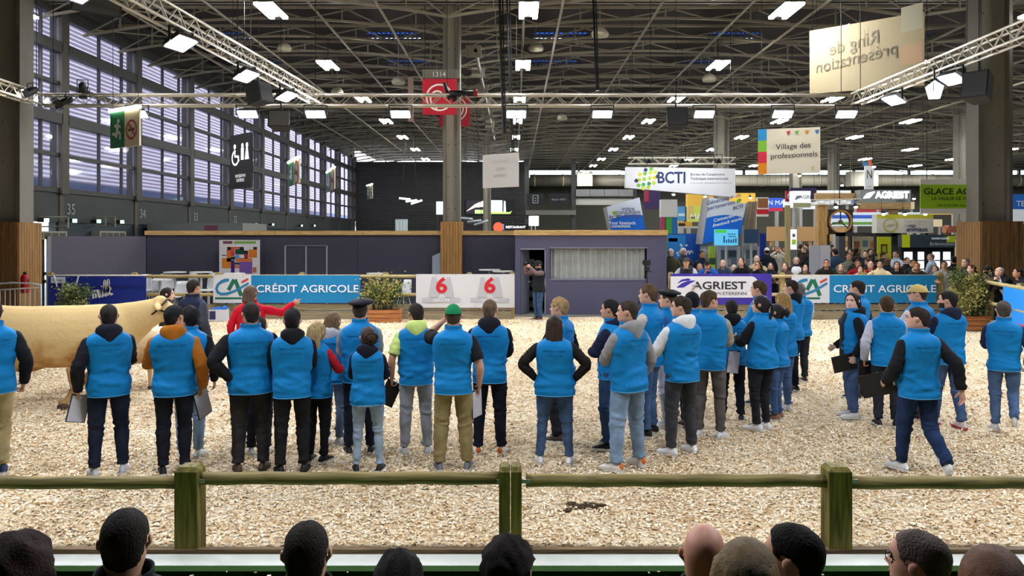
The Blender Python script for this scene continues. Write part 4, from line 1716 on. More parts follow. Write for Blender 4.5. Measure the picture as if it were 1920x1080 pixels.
patch(o, bd, w * .6, w * .74, h * .05, h * .7, '6a3a48', 'maroon_patch')
b = MB()
bd.panel(b, .2, w - .2, -bd.o.z - .03, 0, 2.6, -.2)
b.build('wall', M_DARK, o)

# ================================================================== far middle: restaurant, screens, mezzanine
o, bd, w, h = sign('wide_screen', 'large lit advertising screen on the dark back wall, left half with a swoosh', 'screen', 870, 911, 374, 404, 62, '14161c', .1, legs=True)
patch(o, bd, w * .1, w * .95, h * .1, h * .95, '2c2430', 'picture', 1.0)
letters(bd, o, [PLY([(w * .1, h * .25), (w * .5, h * .7), (w * .95, h * .95), (w * .95, h * .55), (w * .5, h * .5)], .02)], 'e8d8cc', 'bright_swoosh', 2.2)
letters(bd, o, [PLY([(w * .5, h * .12), (w * .95, h * .12), (w * .95, h * .35), (w * .5, h * .35)], .02)], 'a8d880', 'green_block', 1.6)
o, bd, w, h = sign('wide_screen', 'large lit advertising screen on the dark back wall, right half with pale blue glow', 'screen', 918, 966, 374, 404, 62, '14161c', .1, legs=True)
letters(bd, o, [PLY([(w * .02, h * .15), (w * .5, h * .15), (w * .5, h * .95), (w * .02, h * .95)], .02)], 'a8cdf0', 'picture', 1.8)
letters(bd, o, [PLY([(w * .02, h * .1), (w * .8, h * .1), (w * .88, h * .3), (w * .78, h * .2), (w * .02, h * .25)], .024)], '9fd860', 'green_line', 1.8)
letters(bd, o, [PLY([(w * .54, h * .15), (w * .64, h * .15), (w * .62, h * .9), (w * .56, h * .9)], .02)], 'd8e0e8', 'bottle_shape', 1.6)
o, bd, w, h = sign('wide_screen', 'small lit screen left of the middle column', 'screen', 818, 836, 378, 402, 60, 'cfeaf2', .1, 1.6, legs=True)
o, bd, w, h = sign('restaurant_sign', 'black sign with white letters reading restaurant above the violet wall', 'sign', 926, 990, 421, 431, 34, '0f1012', .1)
letters(bd, o, [T('RESTAURANT', w * .64, h * .5, .17, bold=.012, fit=w * .58)], 'f0f0f0', 'lettering', 2.0)
b = MB()
b.tube(bd.M(w * .13, h * .5, .01).translation, bd.M(w * .13, h * .5, .06).translation, .22, 18)
b.build('red_disc', glow('e05a3c', 1.2), o)
patch(o, bd, w * .24, w * .3, 0, h * 1.1, '3a7fc8', 'blue_mark', 1.0, .03)
b = MB()
for u in (.1, w - .1):
    p = bd.M(u, 0, -.05).translation
    b.tube(p, (p.x, p.y, -.03), .04, 5)
b.build('post', M_DARK, o)
for px0, px1, py0, py1, d, lab in ((992, 1010, 405, 423, 36, 'glowing white square lamp above the left end of the cabin'),):
    o, bd, w, h = sign('lamp_box', lab, 'lamp', px0, px1, py0, py1, d, 'ffffff', .3, 2.5, part='shade')
    b = MB()
    for u in (.12, .3):
        p = bd.M(u, 0, -.15).translation
        b.tube(p, (p.x, p.y, -.03), .03, 6)
    b.build('stem', M_GREY, o)
o, bd, w, h = sign('white_appliance', 'white panelled machine standing behind the violet wall', 'machine', 741, 762, 411, 436, 33, 'b9cdd4', .4, part='case')
for i in range(3):
    patch(o, bd, w * (.12 + .3 * i), w * (.34 + .3 * i), h * .1, h * .9, 'dbe8ec', 'panel', 0)
b = MB()
for u in (.08, w - .08):
    p = bd.M(u, 0, -.2).translation
    b.tube(p, (p.x, p.y, -.03), .05, 5)
b.build('leg', M_GREY, o)
# hanging bright luminaires before the dark wall
for px, py, d, lab in ((768, 376, 52, 'bright hanging tube luminaire before the dark back wall'), (885, 414, 40, 'hanging model of pale blades right of the middle column')):
    p = W(px, py, d)
    o = thing('hanging_luminaire', lab, 'lamp', p)
    for i, (dx, dz, r) in enumerate(((-.35, .12, .1), (.1, -.02, -.1), (.45, -.1, -.3))):
        b = MB()
        b.tube((dx - .35, 0, dz + r * .4), (dx + .4, 0, dz - r * .4), .06, 6)
        b.build('tube', glow('e4fff4', 5.0) if px < 800 else plain('aab4bc', .3), o, True)
    for x in (-.5, .5):
        b = MB()
        b.tube((x, 0, .1), (x * .3, 0, 10.93 - p.z), .02, 4)
        b.build('cable', M_BLACK, o)
# far right: ducts, mezzanine, dark info boxes
b = MB()
b.tube((1.6, 81, 8.35), (61.5, 81, 8.35), .62, 14)
for k_ in range(20):
    b.tube((2 + k_ * 3, 81, 8.35), (2.15 + k_ * 3, 81, 8.35), .66, 14)
tag(b.build('air_duct', mat('duct_metal', 'b5b0a0', .35, spec=.6), None, True), 'long round metal air duct under the far roof', 'duct')
for px0, px1, lab in ((1082, 1111, 'grey air handling box on the duct, left of the hanging white banner'), (1595, 1647, 'pale air handling box on the duct behind the narrow letter sign')):
    o, bd, w, h = sign('air_handler', lab, 'air handler', px0, px1, 321, 349, 79, 'a5a396', 1.2, part='case')
    for i in range(2):
        patch(o, bd, w * (.06 + .46 * i), w * (.48 + .46 * i), h * .06, h * .94, 'b4b1a4', 'door_panel')
    b = MB()
    for u in (.2, w - .2):
        p = bd.M(u, h, -.5).translation
        b.tube(p, (p.x, p.y, 10.93), .04, 4)
    b.build('hanger', M_STEEL, o)
o = thing('mezzanine', 'grey mezzanine gallery with railing panels in the far middle of the hall', 'gallery')
b = MB()
p, q = W(986, 395, 68), W(1185, 395, 70)
b.b2(W(986, 0, 68).x, W(1080, 0, 68).x, 68, 70, W(0, 403, 68).z, W(0, 394, 68).z)
b.build('deck', plain('6b6a68'), o)
for i in range(4):
    b = MB()
    x0, x1 = W(1080 + 27 * i, 0, 68).x, W(1106 + 27 * i, 0, 68).x
    b.b2(x0, x1, 68, 68.2, W(0, 368, 68).z, W(0, 355, 68).z)
    b.build('railing_panel', plain('7c7c80'), o)
for px in (988, 1076, 1190):
    b = MB()
    x = W(px, 0, 68).x
    b.b2(x - .2, x + .2, 68.2, 68.6, -.03, 9.3)
    b.build('post', M_DARK, o)
b = MB()
b.b2(W(1078, 0, 68).x, W(1192, 0, 68).x, 68.3, 68.5, W(0, 384, 68).z, W(0, 372, 68).z)
b.build('lower_beam', plain('a8a8a4'), o)
for px0, px1, lab, t in ((988, 1020, 'dark hanging board with a pale document symbol', None), (1029, 1066, 'dark hanging board with a line of small pale letters', 'Espace VISIO')):
    o, bd, w, h = sign('info_board', lab, 'sign', px0, px1, 363, 385, 66, '181c22', .1, cables=10.93)
    if t:
        letters(bd, o, [T(t, w * .5, h * .5, .22)], '9a9ea4')
    else:
        letters(bd, o, [STK([(w * .35, h * .2), (w * .35, h * .85), (w * .65, h * .85), (w * .65, h * .2), (w * .35, h * .2)], .06), STK([(w * .45, h * .4), (w * .55, h * .4)], .06), STK([(w * .45, h * .6), (w * .55, h * .6)], .06)], 'a4a8ae', 'symbol')

# ================================================================== fair stands on the right
def stand_lamp(p, label, s=BOOTH_STRENGTH, hang=True):
    o = thing('stand_lamp', label, 'lamp', p, 0, 'small spot lamps of the fair stands')
    b = MB()
    b.tube((0, 0, .14), (0, -.06, 0), .05, 8, r1=.09)
    b.build('can', M_BLACK, o, True)
    b = MB()
    b.ball((0, -.07, -.01), (.08, .05, .05), 8, 5)
    b.build('lens', glow('fff4e0', s), o, True)
    b = MB()
    b.tube((0, 0, .1), (0, .1, .25), .015, 4)
    if hang:
        b.tube((0, .1, .25), (0, .1, 10.93 - p[2]), .005, 3)
    b.build('arm', M_BLACK, o)


# --- livestock office: hanging banner, two tilted blocks, blue walls
o = thing('hanging_sign', 'wide white hanging banner with four blue letters and a globe of coloured tiles', 'sign')
D = 29.0
pts = [(1173, 352), (1379, 370), (1379, 316), (1174, 313)]
V = [W(x, y, D) for x, y in pts]
b = MB()
v = [tuple(q) for q in V] + [tuple(q + Vector((0, .3, 0))) for q in V]
b.add(v, [(0, 1, 2, 3), (7, 6, 5, 4), (0, 4, 5, 1), (1, 5, 6, 2), (2, 6, 7, 3), (3, 7, 4, 0)])
b.build('panel', plain('dddde0', .55), o)
bd = Board(W(1173, 370, D), (1, 0, 0), (0, 0, 1))
k = D / F
letters(bd, o, [T('BCTI', (1259 - 1173) * k, (370 - 334) * k, .62, bold=.022, fit=52 * k, tall=22 * k)], '2c3a66')
letters(bd, o, [T('Bureau de Coopération', (1294 - 1173) * k, (370 - 327) * k, .165, align='LEFT', fit=64 * k), T('Technique Internationale', (1294 - 1173) * k, (370 - 335) * k, .165, align='LEFT', fit=71 * k)], '4d5162', 'small_lettering')
letters(bd, o, [T('Livestock development agency', (1294 - 1173) * k, (370 - 343) * k, .09, align='LEFT', fit=78 * k, tall=3 * k)], 'a2a4ac', 'small_lettering')
tiles = ['d8c820', '9cc23c', '4ea84a', 'c8d44c', 'e0d030', '2f8a5a', '2a6fb0', '23385e', '7ab83c', 'b8cc30']
r = random.Random(3)
for i in range(5):
    for j in range(6):
        u, v_ = (j - 2.5) / 2.6, (i - 2.0) / 2.2
        if u * u + v_ * v_ > 1.1:
            continue
        cxp, cyp = 1213 + 21 * math.sin(u * 1.3) + 3 * v_, 335 - 19 * math.sin(v_ * 1.25) - 4 * u
        a = .45
        s = 3.2
        q = [(cxp + s * (dx * math.cos(a) - dy * math.sin(a)), cyp + s * (dx * math.sin(a) + dy * math.cos(a))) for dx, dy in ((-1, -1), (1, -1), (1, 1), (-1, 1))]
        letters(bd, o, [PLY([((x - 1173) * k, (370 - y) * k) for x, y in q][::-1], .006)], r.choice(tiles), 'globe_tile')
for x in (1210, 1272, 1340):
    b = MB()
    p = W(x, 315, D)
    b.tube((p.x, D + .15, p.z), (p.x, D - .7, W(0, 302, 28.2).z), .012, 4)
    b.build('cable', M_BLACK, o)
for x in (1185, 1370):
    b = MB()
    p = W(x, 302, 28.2)
    b.tube(p, (p.x, p.y, 10.93), .012, 4)
    tag(b.build('suspension_cable', M_BLACK), 'thin cable carrying the %s end of the short white truss' % ('left' if x < 1200 else 'right'), 'cable')

for i, x in enumerate((1215, 1277, 1345)):
    p = W(x, 302, 27.6)
    floodlight((p.x, 27.5, p.z - .02), 0, 1.0, ['left', 'middle', 'right'][i] + ' lamp on the short truss lighting the four letter banner',   .16, .09, 'lamps on the short white truss')


def tilted_block(label, pts, D, split, texts, green, depth=1.1, side=1):
    """slanted white and blue display block standing behind the far fence; pts = face corners in px (bl, br, tr, tl)"""
    o = thing('display_block', label, 'display')
    V = [W(x, y, D) for x, y in pts]
    b = MB()
    back = [q + Vector((side * .0, depth, .0)) for q in V]
    b.add([tuple(q) for q in V] + [tuple(q) for q in back], [(7, 6, 5, 4), (0, 4, 5, 1), (1, 5, 6, 2), (2, 6, 7, 3), (3, 7, 4, 0)])
    b.build('block_body', plain('8f8f92'), o)
    b = MB()
    lo = min(V[0].z, V[1].z)
    b.b2(V[0].x + .15, V[1].x - .15, D + .15, D + depth - .1, -.03, lo + .12)
    b.build('plinth', M_GREY, o)
    L = [V[0].lerp(V[3], split), V[1].lerp(V[2], split)]
    b = MB()
    n = 9
    top = [L[0].lerp(L[1], i / n) + Vector((0, -.008, .10 * math.sin(PI * i / n))) for i in range(n + 1)]
    low = [V[0].lerp(V[1], i / n) + Vector((0, -.008, 0)) for i in range(n + 1)]
    b.add([tuple(q) for q in top + low], [(i, n + 1 + i, n + 2 + i, i + 1) for i in range(n)])
    b.build('blue_field', plain('176bd2', .5), o)
    b = MB()
    up_ = [V[3].lerp(V[2], i / n) + Vector((0, -.006, 0)) for i in range(n + 1)]
    b.add([tuple(q) for q in up_ + [t_ + Vector((0, .002, 0)) for t_ in top]], [(i, n + 1 + i, n + 2 + i, i + 1) for i in range(n)])
    b.build('white_field', plain('d3dbe6', .5), o)
    bd = Board(V[0] + Vector((0, -.008, 0)), V[1] - V[0], (V[3] - V[0]))
    W_, H_ = (V[1] - V[0]).length, (V[3] - V[0]).length
    for t, u, v_, s, cc, bo in texts:
        letters(bd, o, [T(t, W_ * u, H_ * v_, s, bold=bo, off=.012)], cc)
    letters(bd, o, [PLY([(W_ * (green[0] + .07 * math.cos(a)), H_ * green[1] + W_ * .06 * math.sin(a)) for a in np.linspace(0, 6, 9)], .012)], '7fb83c', 'green_emblem')
    return o


tilted_block('tilted white and blue display block standing left, with a french line about livestock advice', [(1148, 440), (1212, 440), (1199, 370), (1137, 388)], 28.6, .52,
             [('votre', .62, .93, .22, '5c6690', .01), ('consultant', .60, .81, .22, '5c6690', .01), ('en élevage', .60, .69, .22, '5c6690', .01), ('BCTI', .17, .62, .18, '3c4a76', .015), ('Your livestock', .36, .42, .17, 'e8f0fa', .02), ('consultant', .30, .31, .17, 'e8f0fa', .02)], (.2, .78))
tilted_block('large tilted white and blue display block on the right, lettered about partnerships', [(1317, 458), (1388, 440), (1399, 382), (1330, 370)], 28.2, .56,
             [('Générateur de', .40, .88, .22, '5c6690', .01), ('partenariats', .36, .76, .22, '5c6690', .01), ('BCTI', .82, .62, .18, '3c4a76', .015), ('Connecting the', .60, .46, .18, 'e8f0fa', .02), ('livestock world', .60, .35, .18, 'e8f0fa', .02)], (.82, .76))
bx = [(1400, 375), (1418, 380), (1418, 430), (1394, 428)]
o = thing('slatted_side', 'side of the right display block with slanted brown slats', 'panel')
for i in range(4):
    b = MB()
    x0 = 1396 + i * 5
    V = [W(x0, 430, 28.9), W(x0 + 4, 430, 28.9), W(x0 + 10, 378, 28.9), W(x0 + 6, 378, 28.9)]
    b.add([tuple(q) for q in V] + [tuple(q + Vector((0, .08, 0))) for q in V], [(0, 1, 2, 3), (7, 6, 5, 4), (0, 4, 5, 1), (1, 5, 6, 2), (2, 6, 7, 3), (3, 7, 4, 0)])
    b.build('slat', plain(['8a8784', 'a88a64', '7e7b78', 'a88a64'][i]), o)
b = MB()
p = W(1406, 432, 28.9)
b.b2(p.x - .25, p.x + .25, 28.95, 29.1, -.03, p.z + .2)
b.build('post', M_GREY, o)
o, bd, w, h = sign('stand_wall', 'blue stand wall with a white swarm of dots, right of the cabin', 'stand wall', 1252, 1344, 438, 545, 29.6, '1c4fa8', .1)
patch(o, bd, 0, w * .36, h * .1, h * .98, '2b7fc4', 'pale_blue_field')
patch(o, bd, w * .02, w * .2, h * .86, h * .92, 'd4e4f2', 'white_line')
rr = random.Random(5)
letters(bd, o, [PLY([(w * u + .05 * math.cos(a), h * v_ + .05 * math.sin(a)) for a in (0, 1.6, 3.1, 4.7)], .012) for u, v_ in ((rr.gauss(.32, .09), rr.gauss(.68, .05)) for _ in range(32))], 'd0e2f4', 'dot_swarm')
o, bd, w, h = sign('stand_wall', 'dark blue stand wall to the right of the screens', 'stand wall', 1425, 1436, 438, 545, 29.4, '1c3aa0', .1)
o, bd, w, h = sign('stand_screen', 'pale blue lit screen with green corner in front of the display block', 'screen', 1340, 1384, 430, 460, 27.6, '5ab4dc', .08, .75)
patch(o, bd, .02, w * .5, h * .78, h * .97, '48b848', 'green_corner', .7)
letters(bd, o, [STK([(w * u, h * .15), (w * u, h * v_)], .05, .012) for u, v_ in ((.4, .6), (.5, .35), (.6, .4), (.7, .35), (.8, .4), (.9, .45))] + [STK([(w * .55, h * .7), (w * .9, h * .7)], .03, .012), STK([(w * .58, h * .55), (w * .9, h * .55)], .03, .012)], '2a6ea8', 'drawing')
b = MB()
b.tube(bd.M(w * .5, 0, -.05).translation, Vector(bd.M(w * .5, 0, -.05).translation) * 1 - Vector((0, 0, bd.o.z + .03)), .05, 6)
b.build('stand', M_GREY, o)
o, bd, w, h = sign('stand_screen', 'dark screen beside the pale blue one', 'screen', 1396, 1422, 430, 456, 27.9, '2c4a66', .08)
b = MB()
b.tube(bd.M(w * .5, 0, -.05).translation, Vector(bd.M(w * .5, 0, -.05).translation) - Vector((0, 0, bd.o.z + .03)), .05, 6)
b.build('stand', M_GREY, o)
for px0, px1, d, lab in ((1345, 1388, 27.9, 'grey stand panel with photographs under the pale blue screen'), (1394, 1424, 28.2, 'grey stand panel with a photograph under the dark screen')):
    o, bd, w, h = sign('photo_panel', lab, 'panel', px0, px1, 462, 545, d, 'a3a5aa', .1, legs=True)
    patch(o, bd, w * .15, w * .85, h * .55, h * .92, '5c6a78', 'photograph')
    patch(o, bd, w * .2, w * .6, h * .58, h * .72, '8c9298', 'photograph', off=.012)
    patch(o, bd, w * .5, w * .82, h * .76, h * .9, '34424e', 'photograph', off=.012)
o, bd, w, h = sign('roll_up_banner', 'yellow green roll up banner left of the grey photo panel', 'banner', 1329, 1341, 462, 530, 28.0, 'b4cc3c', .05, legs=True)
patch(o, bd, 0, w, h * .5, h * .68, '2f5a34', 'dark_print')

# --- stands further back
o, bd, w, h = sign('stand_fascia', 'white blank panel above green and blue posts', 'panel', 1240, 1270, 374, 407, 36, 'd4d4d2', .5)
for i, (x0, x1, cc) in enumerate(((1240, 1247, 'b0406a'), (1249, 1260, '4aa840'), (1260, 1271, '2a74b8'))):
    b = MB()
    b.b2(W(x0, 0, 36).x, W(x1, 0, 36).x, 36.05, 36.3, -.03, W(0, 407, 36).z)
    b.build('coloured_post', plain(cc), o)
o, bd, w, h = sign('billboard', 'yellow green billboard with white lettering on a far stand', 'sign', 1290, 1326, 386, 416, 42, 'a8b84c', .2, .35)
letters(bd, o, [T('MAIZ', w * .6, h * .3, .45, bold=.02)], 'f0f0e4')
patch(o, bd, 0, w * .3, h * .2, h, 'd9b870', 'cow_print')
b = MB()
for u in (.1, w - .1):
    p = bd.M(u, 0, -.1).translation
    b.tube(p, (p.x, p.y, -.03), .07, 5)
b.build('post', M_GREY, o)
o, bd, w, h = sign('drum', 'pale blue upright tank on a far stand left of the billboard', 'tank', 1272, 1284, 387, 413, 40, '4f94cc', .3)
patch(o, bd, 0, w, h * .3, h * .5, 'c8d8e4', 'white_band')
b = MB()
b.tube(bd.M(w * .5, 0, -.15).translation, Vector(bd.M(w * .5, 0, -.15).translation) - Vector((0, 0, bd.o.z + .03)), .15, 8)
b.build('pedestal', M_GREY, o)
o, bd, w, h = sign('machine_shelf', 'yellow and black farm implement on a far stand', 'machine', 1272, 1298, 416, 424, 40, 'c89a2c', .4)
patch(o, bd, 0, w * .5, 0, h * .7, '2a2620', 'black_part')
b = MB()
b.b2(W(1268, 0, 40).x, W(1330, 0, 40).x, 40, 41, W(0, 428, 40).z, W(0, 424, 40).z)
b.b2(W(1272, 0, 40).x, W(1276, 0, 40).x, 40, 41, -.03, W(0, 428, 40).z)
b.b2(W(1322, 0, 40).x, W(1326, 0, 40).x, 40, 41, -.03, W(0, 428, 40).z)
b.build('bench', plain('b0aca4'), o)
for px0, px1, py0, py1, d, col, lab, t, tc in (
        (1419, 1441, 370, 406, 38, 'd8d4cc', 'white poster with a red band and brown picture on a far stand', None, None),
        (1442, 1468, 371, 396, 40, '3c58c0', 'lit blue screen with pale letters over a red band', 'N MA', 'b8ccf4')):
    o, bd, w, h = sign('stand_sign', lab, 'sign', px0, px1, py0, py1, d, col, .15, .5 if t else 0, cables=10.93)
    if t:
        letters(bd, o, [T(t, w * .5, h * .62, .34)], tc, 'lettering', 1.0)
        patch(o, bd, 0, w, 0, h * .25, 'c03048', 'red_band', .4)
    else:
        patch(o, bd, w * .1, w * .95, h * .45, h * .95, '8a5a34', 'picture')
        patch(o, bd, 0, w, h * .12, h * .38, 'b81c2c', 'red_band')
o, bd, w, h = sign('stand_sign', 'small lit white sign box at the wooden frame post', 'sign', 1487, 1520, 358, 389, 30, 'dfe4e8', .4, .9)
patch(o, bd, 0, w, 0, h * .28, 'b4b08c', 'lower_fascia')
letters(bd, o, [STK([(w * .1, h * .45), (w * .25, h * .62), (w * .45, h * .72)], [.02, .14, .02])], '8a92a0', 'leaf_emblem')
letters(bd, o, [T('AGRI', w * .68, h * .62, .2, bold=.02)], '8a92a0', 'lettering')
b = MB()
p = bd.M(w * .2, 0, -.2).translation
b.tube(p, (p.x, p.y, -.03), .09, 6)
b.build('post', M_GREY, o)
o, bd, w, h = sign('stand_sign', 'dark violet panel behind the small lit white sign', 'sign', 1483, 1531, 352, 378, 33, '33264e', .2, cables=10.93)
o, bd, w, h = sign('round_sign', 'red panel with white ring left of the small lit sign', 'sign', 1474, 1488, 358, 378, 33.5, 'a82a3c', .15, cables=10.93)
letters(bd, o, [STK([(w * .55 + .12 * math.cos(a), h * .5 + .12 * math.sin(a)) for a in np.linspace(0, 2 * PI, 12)], .06)], 'dcd0d0', 'white_ring')
o, bd, w, h = sign('round_sign', 'dark red and violet hanging panel behind the left display block', 'sign', 1208, 1238, 357, 392, 40, '3a2c58', .15, cables=10.93)
patch(o, bd, 0, w * .28, h * .4, h, 'a03048', 'red_field')

# breeders' stand: wooden frame, glowing letters, round wheel
o, bd, w, h = sign('stand_sign', 'grey fascia with glowing white letters on a wooden beam', 'sign', 1613, 1708, 356, 380, 31, '8f9496', .5)
letters(bd, o, [T('AGRIEST', w * .63, h * .58, .38, bold=.05, fit=64 * w / 95, tall=h * .56), STK([(w * .06, h * .35), (w * .16, h * .55), (w * .28, h * .85)], [.03, .22, .03])], 'f4fbff', 'glowing_letters', 3.0)
letters(bd, o, [T('AGRIEST', w * .63, h * .58, .38, bold=.004, off=.012, fit=62 * w / 95, tall=h * .44), STK([(w * .10, h * .38), (w * .17, h * .52), (w * .26, h * .74)], [.01, .1, .01], .012)], '7d8890', 'grey_letters')
letters(bd, o, [T('STERENN', w * .8, h * .14, .1, bold=.02)], '30343a', 'small_lettering')
b = MB()
bd.panel(b, 0, w, -.25, 0, .5)
b.build('beam', wood('beam_wood', 'a08058', 'c8a878', 0), o)
b = MB()
bd.panel(b, w * .65, w * .77, -.9, -.25, .3, -.1)
b.build('hanger_block', wood('beam_wood', '', '', 0), o)
o = thing('timber_portal', 'timber portal with pale post at the breeders stand', 'frame')
for px0, px1, lab in ((1535, 1551, 0),):
    b = MB()
    b.b2(W(px0, 0, 31).x, W(px1, 0, 31).x, 31, 31.35, -.03, W(0, 382, 31).z)
    b.build('post', M_PINE_V, o)
b = MB()
b.b2(W(1537, 0, 31).x, W(1613, 0, 31).x, 31.4, 31.6, W(0, 374, 31).z, W(0, 361, 31).z)
b.build('beam', wood('beam_wood', '', '', 0), o)
b = MB()
lattice(b, W(1520, 380, 31), W(1614, 378, 31), .1, .22)
for s in (-1, 1):
    b.tube(W(1520, 380, 31) + Vector((0, 0, .1 * s)), W(1614, 378, 31) + Vector((0, 0, .1 * s)), .025, 5)
b.build('lattice_girder', M_ALU, o, kind='stuff')
o = thing('round_window', 'big wooden wheel in a dark square frame at the breeders stand', 'wheel', W(1576, 416, 31))
b = MB()
R_ = .46
hole = [(R_ * math.cos(a), R_ * math.sin(a)) for a in np.linspace(0, 2 * PI, 33)[:-1]]
sq = []
for x, z in hole:
    m_ = .5 / max(abs(x), abs(z))
    sq.append((x * m_, z * m_))
n = 32
v = [(x, 0, z) for x, z in hole] + [(x, 0, z) for x, z in sq] + [(x, .3, z) for x, z in hole]
b.add(v, [(i, (i + 1) % n, n + (i + 1) % n, n + i) for i in range(n)] + [(i, 2 * n + i, 2 * n + (i + 1) % n, (i + 1) % n) for i in range(n)])
b.build('square_frame', plain('2e2620'), o)
b = MB()
b.path([(R_ * .96 * math.cos(a), -.02, R_ * .96 * math.sin(a)) for a in np.linspace(0, 2 * PI, 33)], .04, 6, cap=(False, False))
b.build('wooden_rim', wood('rim_wood', '8a5c34', 'b98850', 0), o, True)
for a in (PI / 2, 3.4, 5.6):
    b = MB()
    b.tube((0, 0, 0), (R_ * math.cos(a), 0, R_ * math.sin(a)), .025, 5)
    b.build('spoke', plain('3a3028'), o)
b = MB()
b.tube((0, -.05, 0), (0, .05, 0), .08, 10)
b.build('hub', plain('5a4c38'), o)
b = MB()
b.b2(-.5, -.42, .05, .3, -(o.location.z + .03), -.5)
b.b2(.42, .5, .05, .3, -(o.location.z + .03), -.5)
b.build('leg', plain('2e2620'), o)
b = MB()
b.tube((0, .1, .5), (0, .1, 10.93 - o.location.z), .02, 4)
b.build('hanger', M_BLACK, o)
o, bd, w, h = sign('letter_sign', 'narrow white hanging sign with the letter N', 'sign', 1622, 1638, 311, 355, 38, 'cfd2d6', .1, cables=10.93)
letters(bd, o, [T('N', w * .5, h * .62, .62, sx=.62)], '22252c')
letters(bd, o, [T('hall', w * .5, h * .12, .12)], '4a6a9a', 'small_lettering')
b = MB()
bd.panel(b, -.1, w * .3, h, h + .2, .05)
b.build('blue_tab', plain('3a7ab0'), o)
b = MB()
bd.panel(b, w * .4, w * .75, h, h + .3, .05)
b.build('orange_tab', plain('c8623a'), o)
o, bd, w, h = sign('stand_sign', 'white sign with yellow top about animal health, lit by three spots', 'sign', 1644, 1750, 402, 437, 29, 'd5d2cd', .4)
patch(o, bd, 0, w, h * .78, h, 'c9c83a', 'yellow_top')
letters(bd, o, [T('vos', w * .62, h * .40, .2, bold=.02), T('animaux', w * .71, h * .2, .23, bold=.02, fit=w * .38)], '2e2a5c')
letters(bd, o, [T('Pour la santé', w * .68, h * .63, .16), T('de', w * .52, h * .40, .18)], 'b4b4b0', 'small_lettering')
letters(bd, o, [STK([(w * .24 + .25 * math.cos(a), h * .42 + .25 * math.sin(a)) for a in np.linspace(0, 2 * PI, 18)], .07), T('vital', w * .24, h * .42, .2, rot=.25)], 'b4b470', 'round_emblem')
b = MB()
for u in (.08, w - .08):
    p = bd.M(u, 0, -.3).translation
    b.tube(p, (p.x, p.y, -.03), .06, 5)
b.build('post', M_DARK, o)
for i, px in enumerate((1655, 1695, 1733)):
    stand_lamp(W(px, 401, 28.6), ['left spot lamp over the animal health sign', 'middle spot lamp over the animal health sign', 'right spot lamp over the animal health sign'][i])
for i, px in enumerate((1566, 1603)):
    stand_lamp(W(px, 388, 30.6), ['spot lamp left above the wooden wheel', 'spot lamp right above the wooden wheel'][i])
# portal, glass cabinets, yellow banner
o = thing('stand_portal', 'dark grey portal frame of the stand behind the crowd', 'frame')
D = 29.5
for px0, px1, py in ((1573, 1585, 436), (1672, 1689, 436)):
    b = MB()
    b.b2(W(px0, 0, D).x, W(px1, 0, D).x, D, D + .3, -.03, W(0, py, D).z)
    b.build('post', plain('4c5058'), o)
b = MB()
b.b2(W(1573, 0, D).x, W(1689, 0, D).x, D, D + .3, W(0, 443, D).z, W(0, 436, D).z)
b.build('lintel', plain('3c3f46'), o)
o, bd, w, h = sign('roll_up_banner', 'bright yellow hanging banner with a dark bottle picture in the portal', 'banner', 1645, 1671, 444, 487, 28.8, 'c4cc20', .04)
patch(o, bd, w * .25, w * .72, h * .25, h * .68, '4a4a18', 'bottle_picture')
patch(o, bd, w * .36, w * .62, h * .32, h * .6, 'a8ac28', 'bottle_picture', off=.012)
b = MB()
for u in (.1, w - .1):
    p = bd.M(u, h, -.02).translation
    b.tube(p, (p.x, p.y + .75, p.z + .02), .01, 4)
b.build('cable', M_BLACK, o)
o, bd, w, h = sign('back_wall', 'beige picture wall inside the portal', 'stand wall', 1600, 1645, 443, 520, 31.5, 'c0b49c', .1)
for i, (u, v_, cc) in enumerate(((.15, .8, '8a5a3a'), (.5, .82, '5a7a8a'), (.8, .8, 'b87a5a'), (.2, .6, '6a6a5a'), (.55, .58, '3a5a8a'), (.82, .6, 'a85a4a'))):
    patch(o, bd, w * (u - .11), w * (u + .11), h * (v_ - .08), h * (v_ + .08), cc, 'small_poster')
o, bd, w, h = sign('stand_fascia', 'dark teal stand fascia lettered renovation with a yellow end', 'sign', 1691, 1791, 440, 464, 28.4, '3f4c58', .3)
patch(o, bd, 0, w * .15, 0, h, 'bcc820', 'yellow_end', .15)
patch(o, bd, w * .84, w * 1.0, h * .4, h * .9, 'a8b424', 'yellow_lozenge', .15)
letters(bd, o, [T('&rénovation', w * .75, h * .28, .2, bold=.01, fit=w * .46)], 'c4ccd0')
letters(bd, o, [T('construction', w * .72, h * .72, .13)], 'd8e4ea', 'small_lettering', .6)
o, bd, w, h = sign('glass_cabinet', 'bright lit glass cabinets under the renovation fascia', 'cabinet', 1691, 1790, 464, 545, 28.6, '24272c', .6, part='case')
for u0, u1 in ((.04, .2), (.3, .42), (.58, .72), (.78, .92)):
    patch(o, bd, w * u0, w * u1, h * .1, h * .9, 'e8eef4', 'lit_pane', 1.1)
for v_ in (.3, .5, .7):
    b = MB()
    bd.panel(b, w * .03, w * .95, h * v_ - .02, h * v_ + .02, .02, .02)
    b.build('shelf', plain('3a3d42'), o)
o, bd, w, h = sign('white_board', 'pair of blank white boards standing behind the far fence', 'board', 1518, 1537, 460, 522, 24.8, 'b9bac0', .04)
b = MB()
bd.panel(b, w + .01, w * 2.05, 0, h, .04)
b.build('second_leaf', plain('c4c5cb'), o)
b = MB()
for u in (.05, w * 2):
    p = bd.M(u, .2, -.03).translation
    b.tube(p, (p.x, p.y + .2, -.03), .02, 5)
b.build('strut', M_GREY, o)
o, bd, w, h = sign('light_column', 'lit white advertising column with green print beside a wooden post', 'sign', 1483, 1494, 430, 468, 27, 'e6eaee', .2, .8)
patch(o, bd, w * .15, w * .85, h * .25, h * .5, '9ac23c', 'green_print', .4)
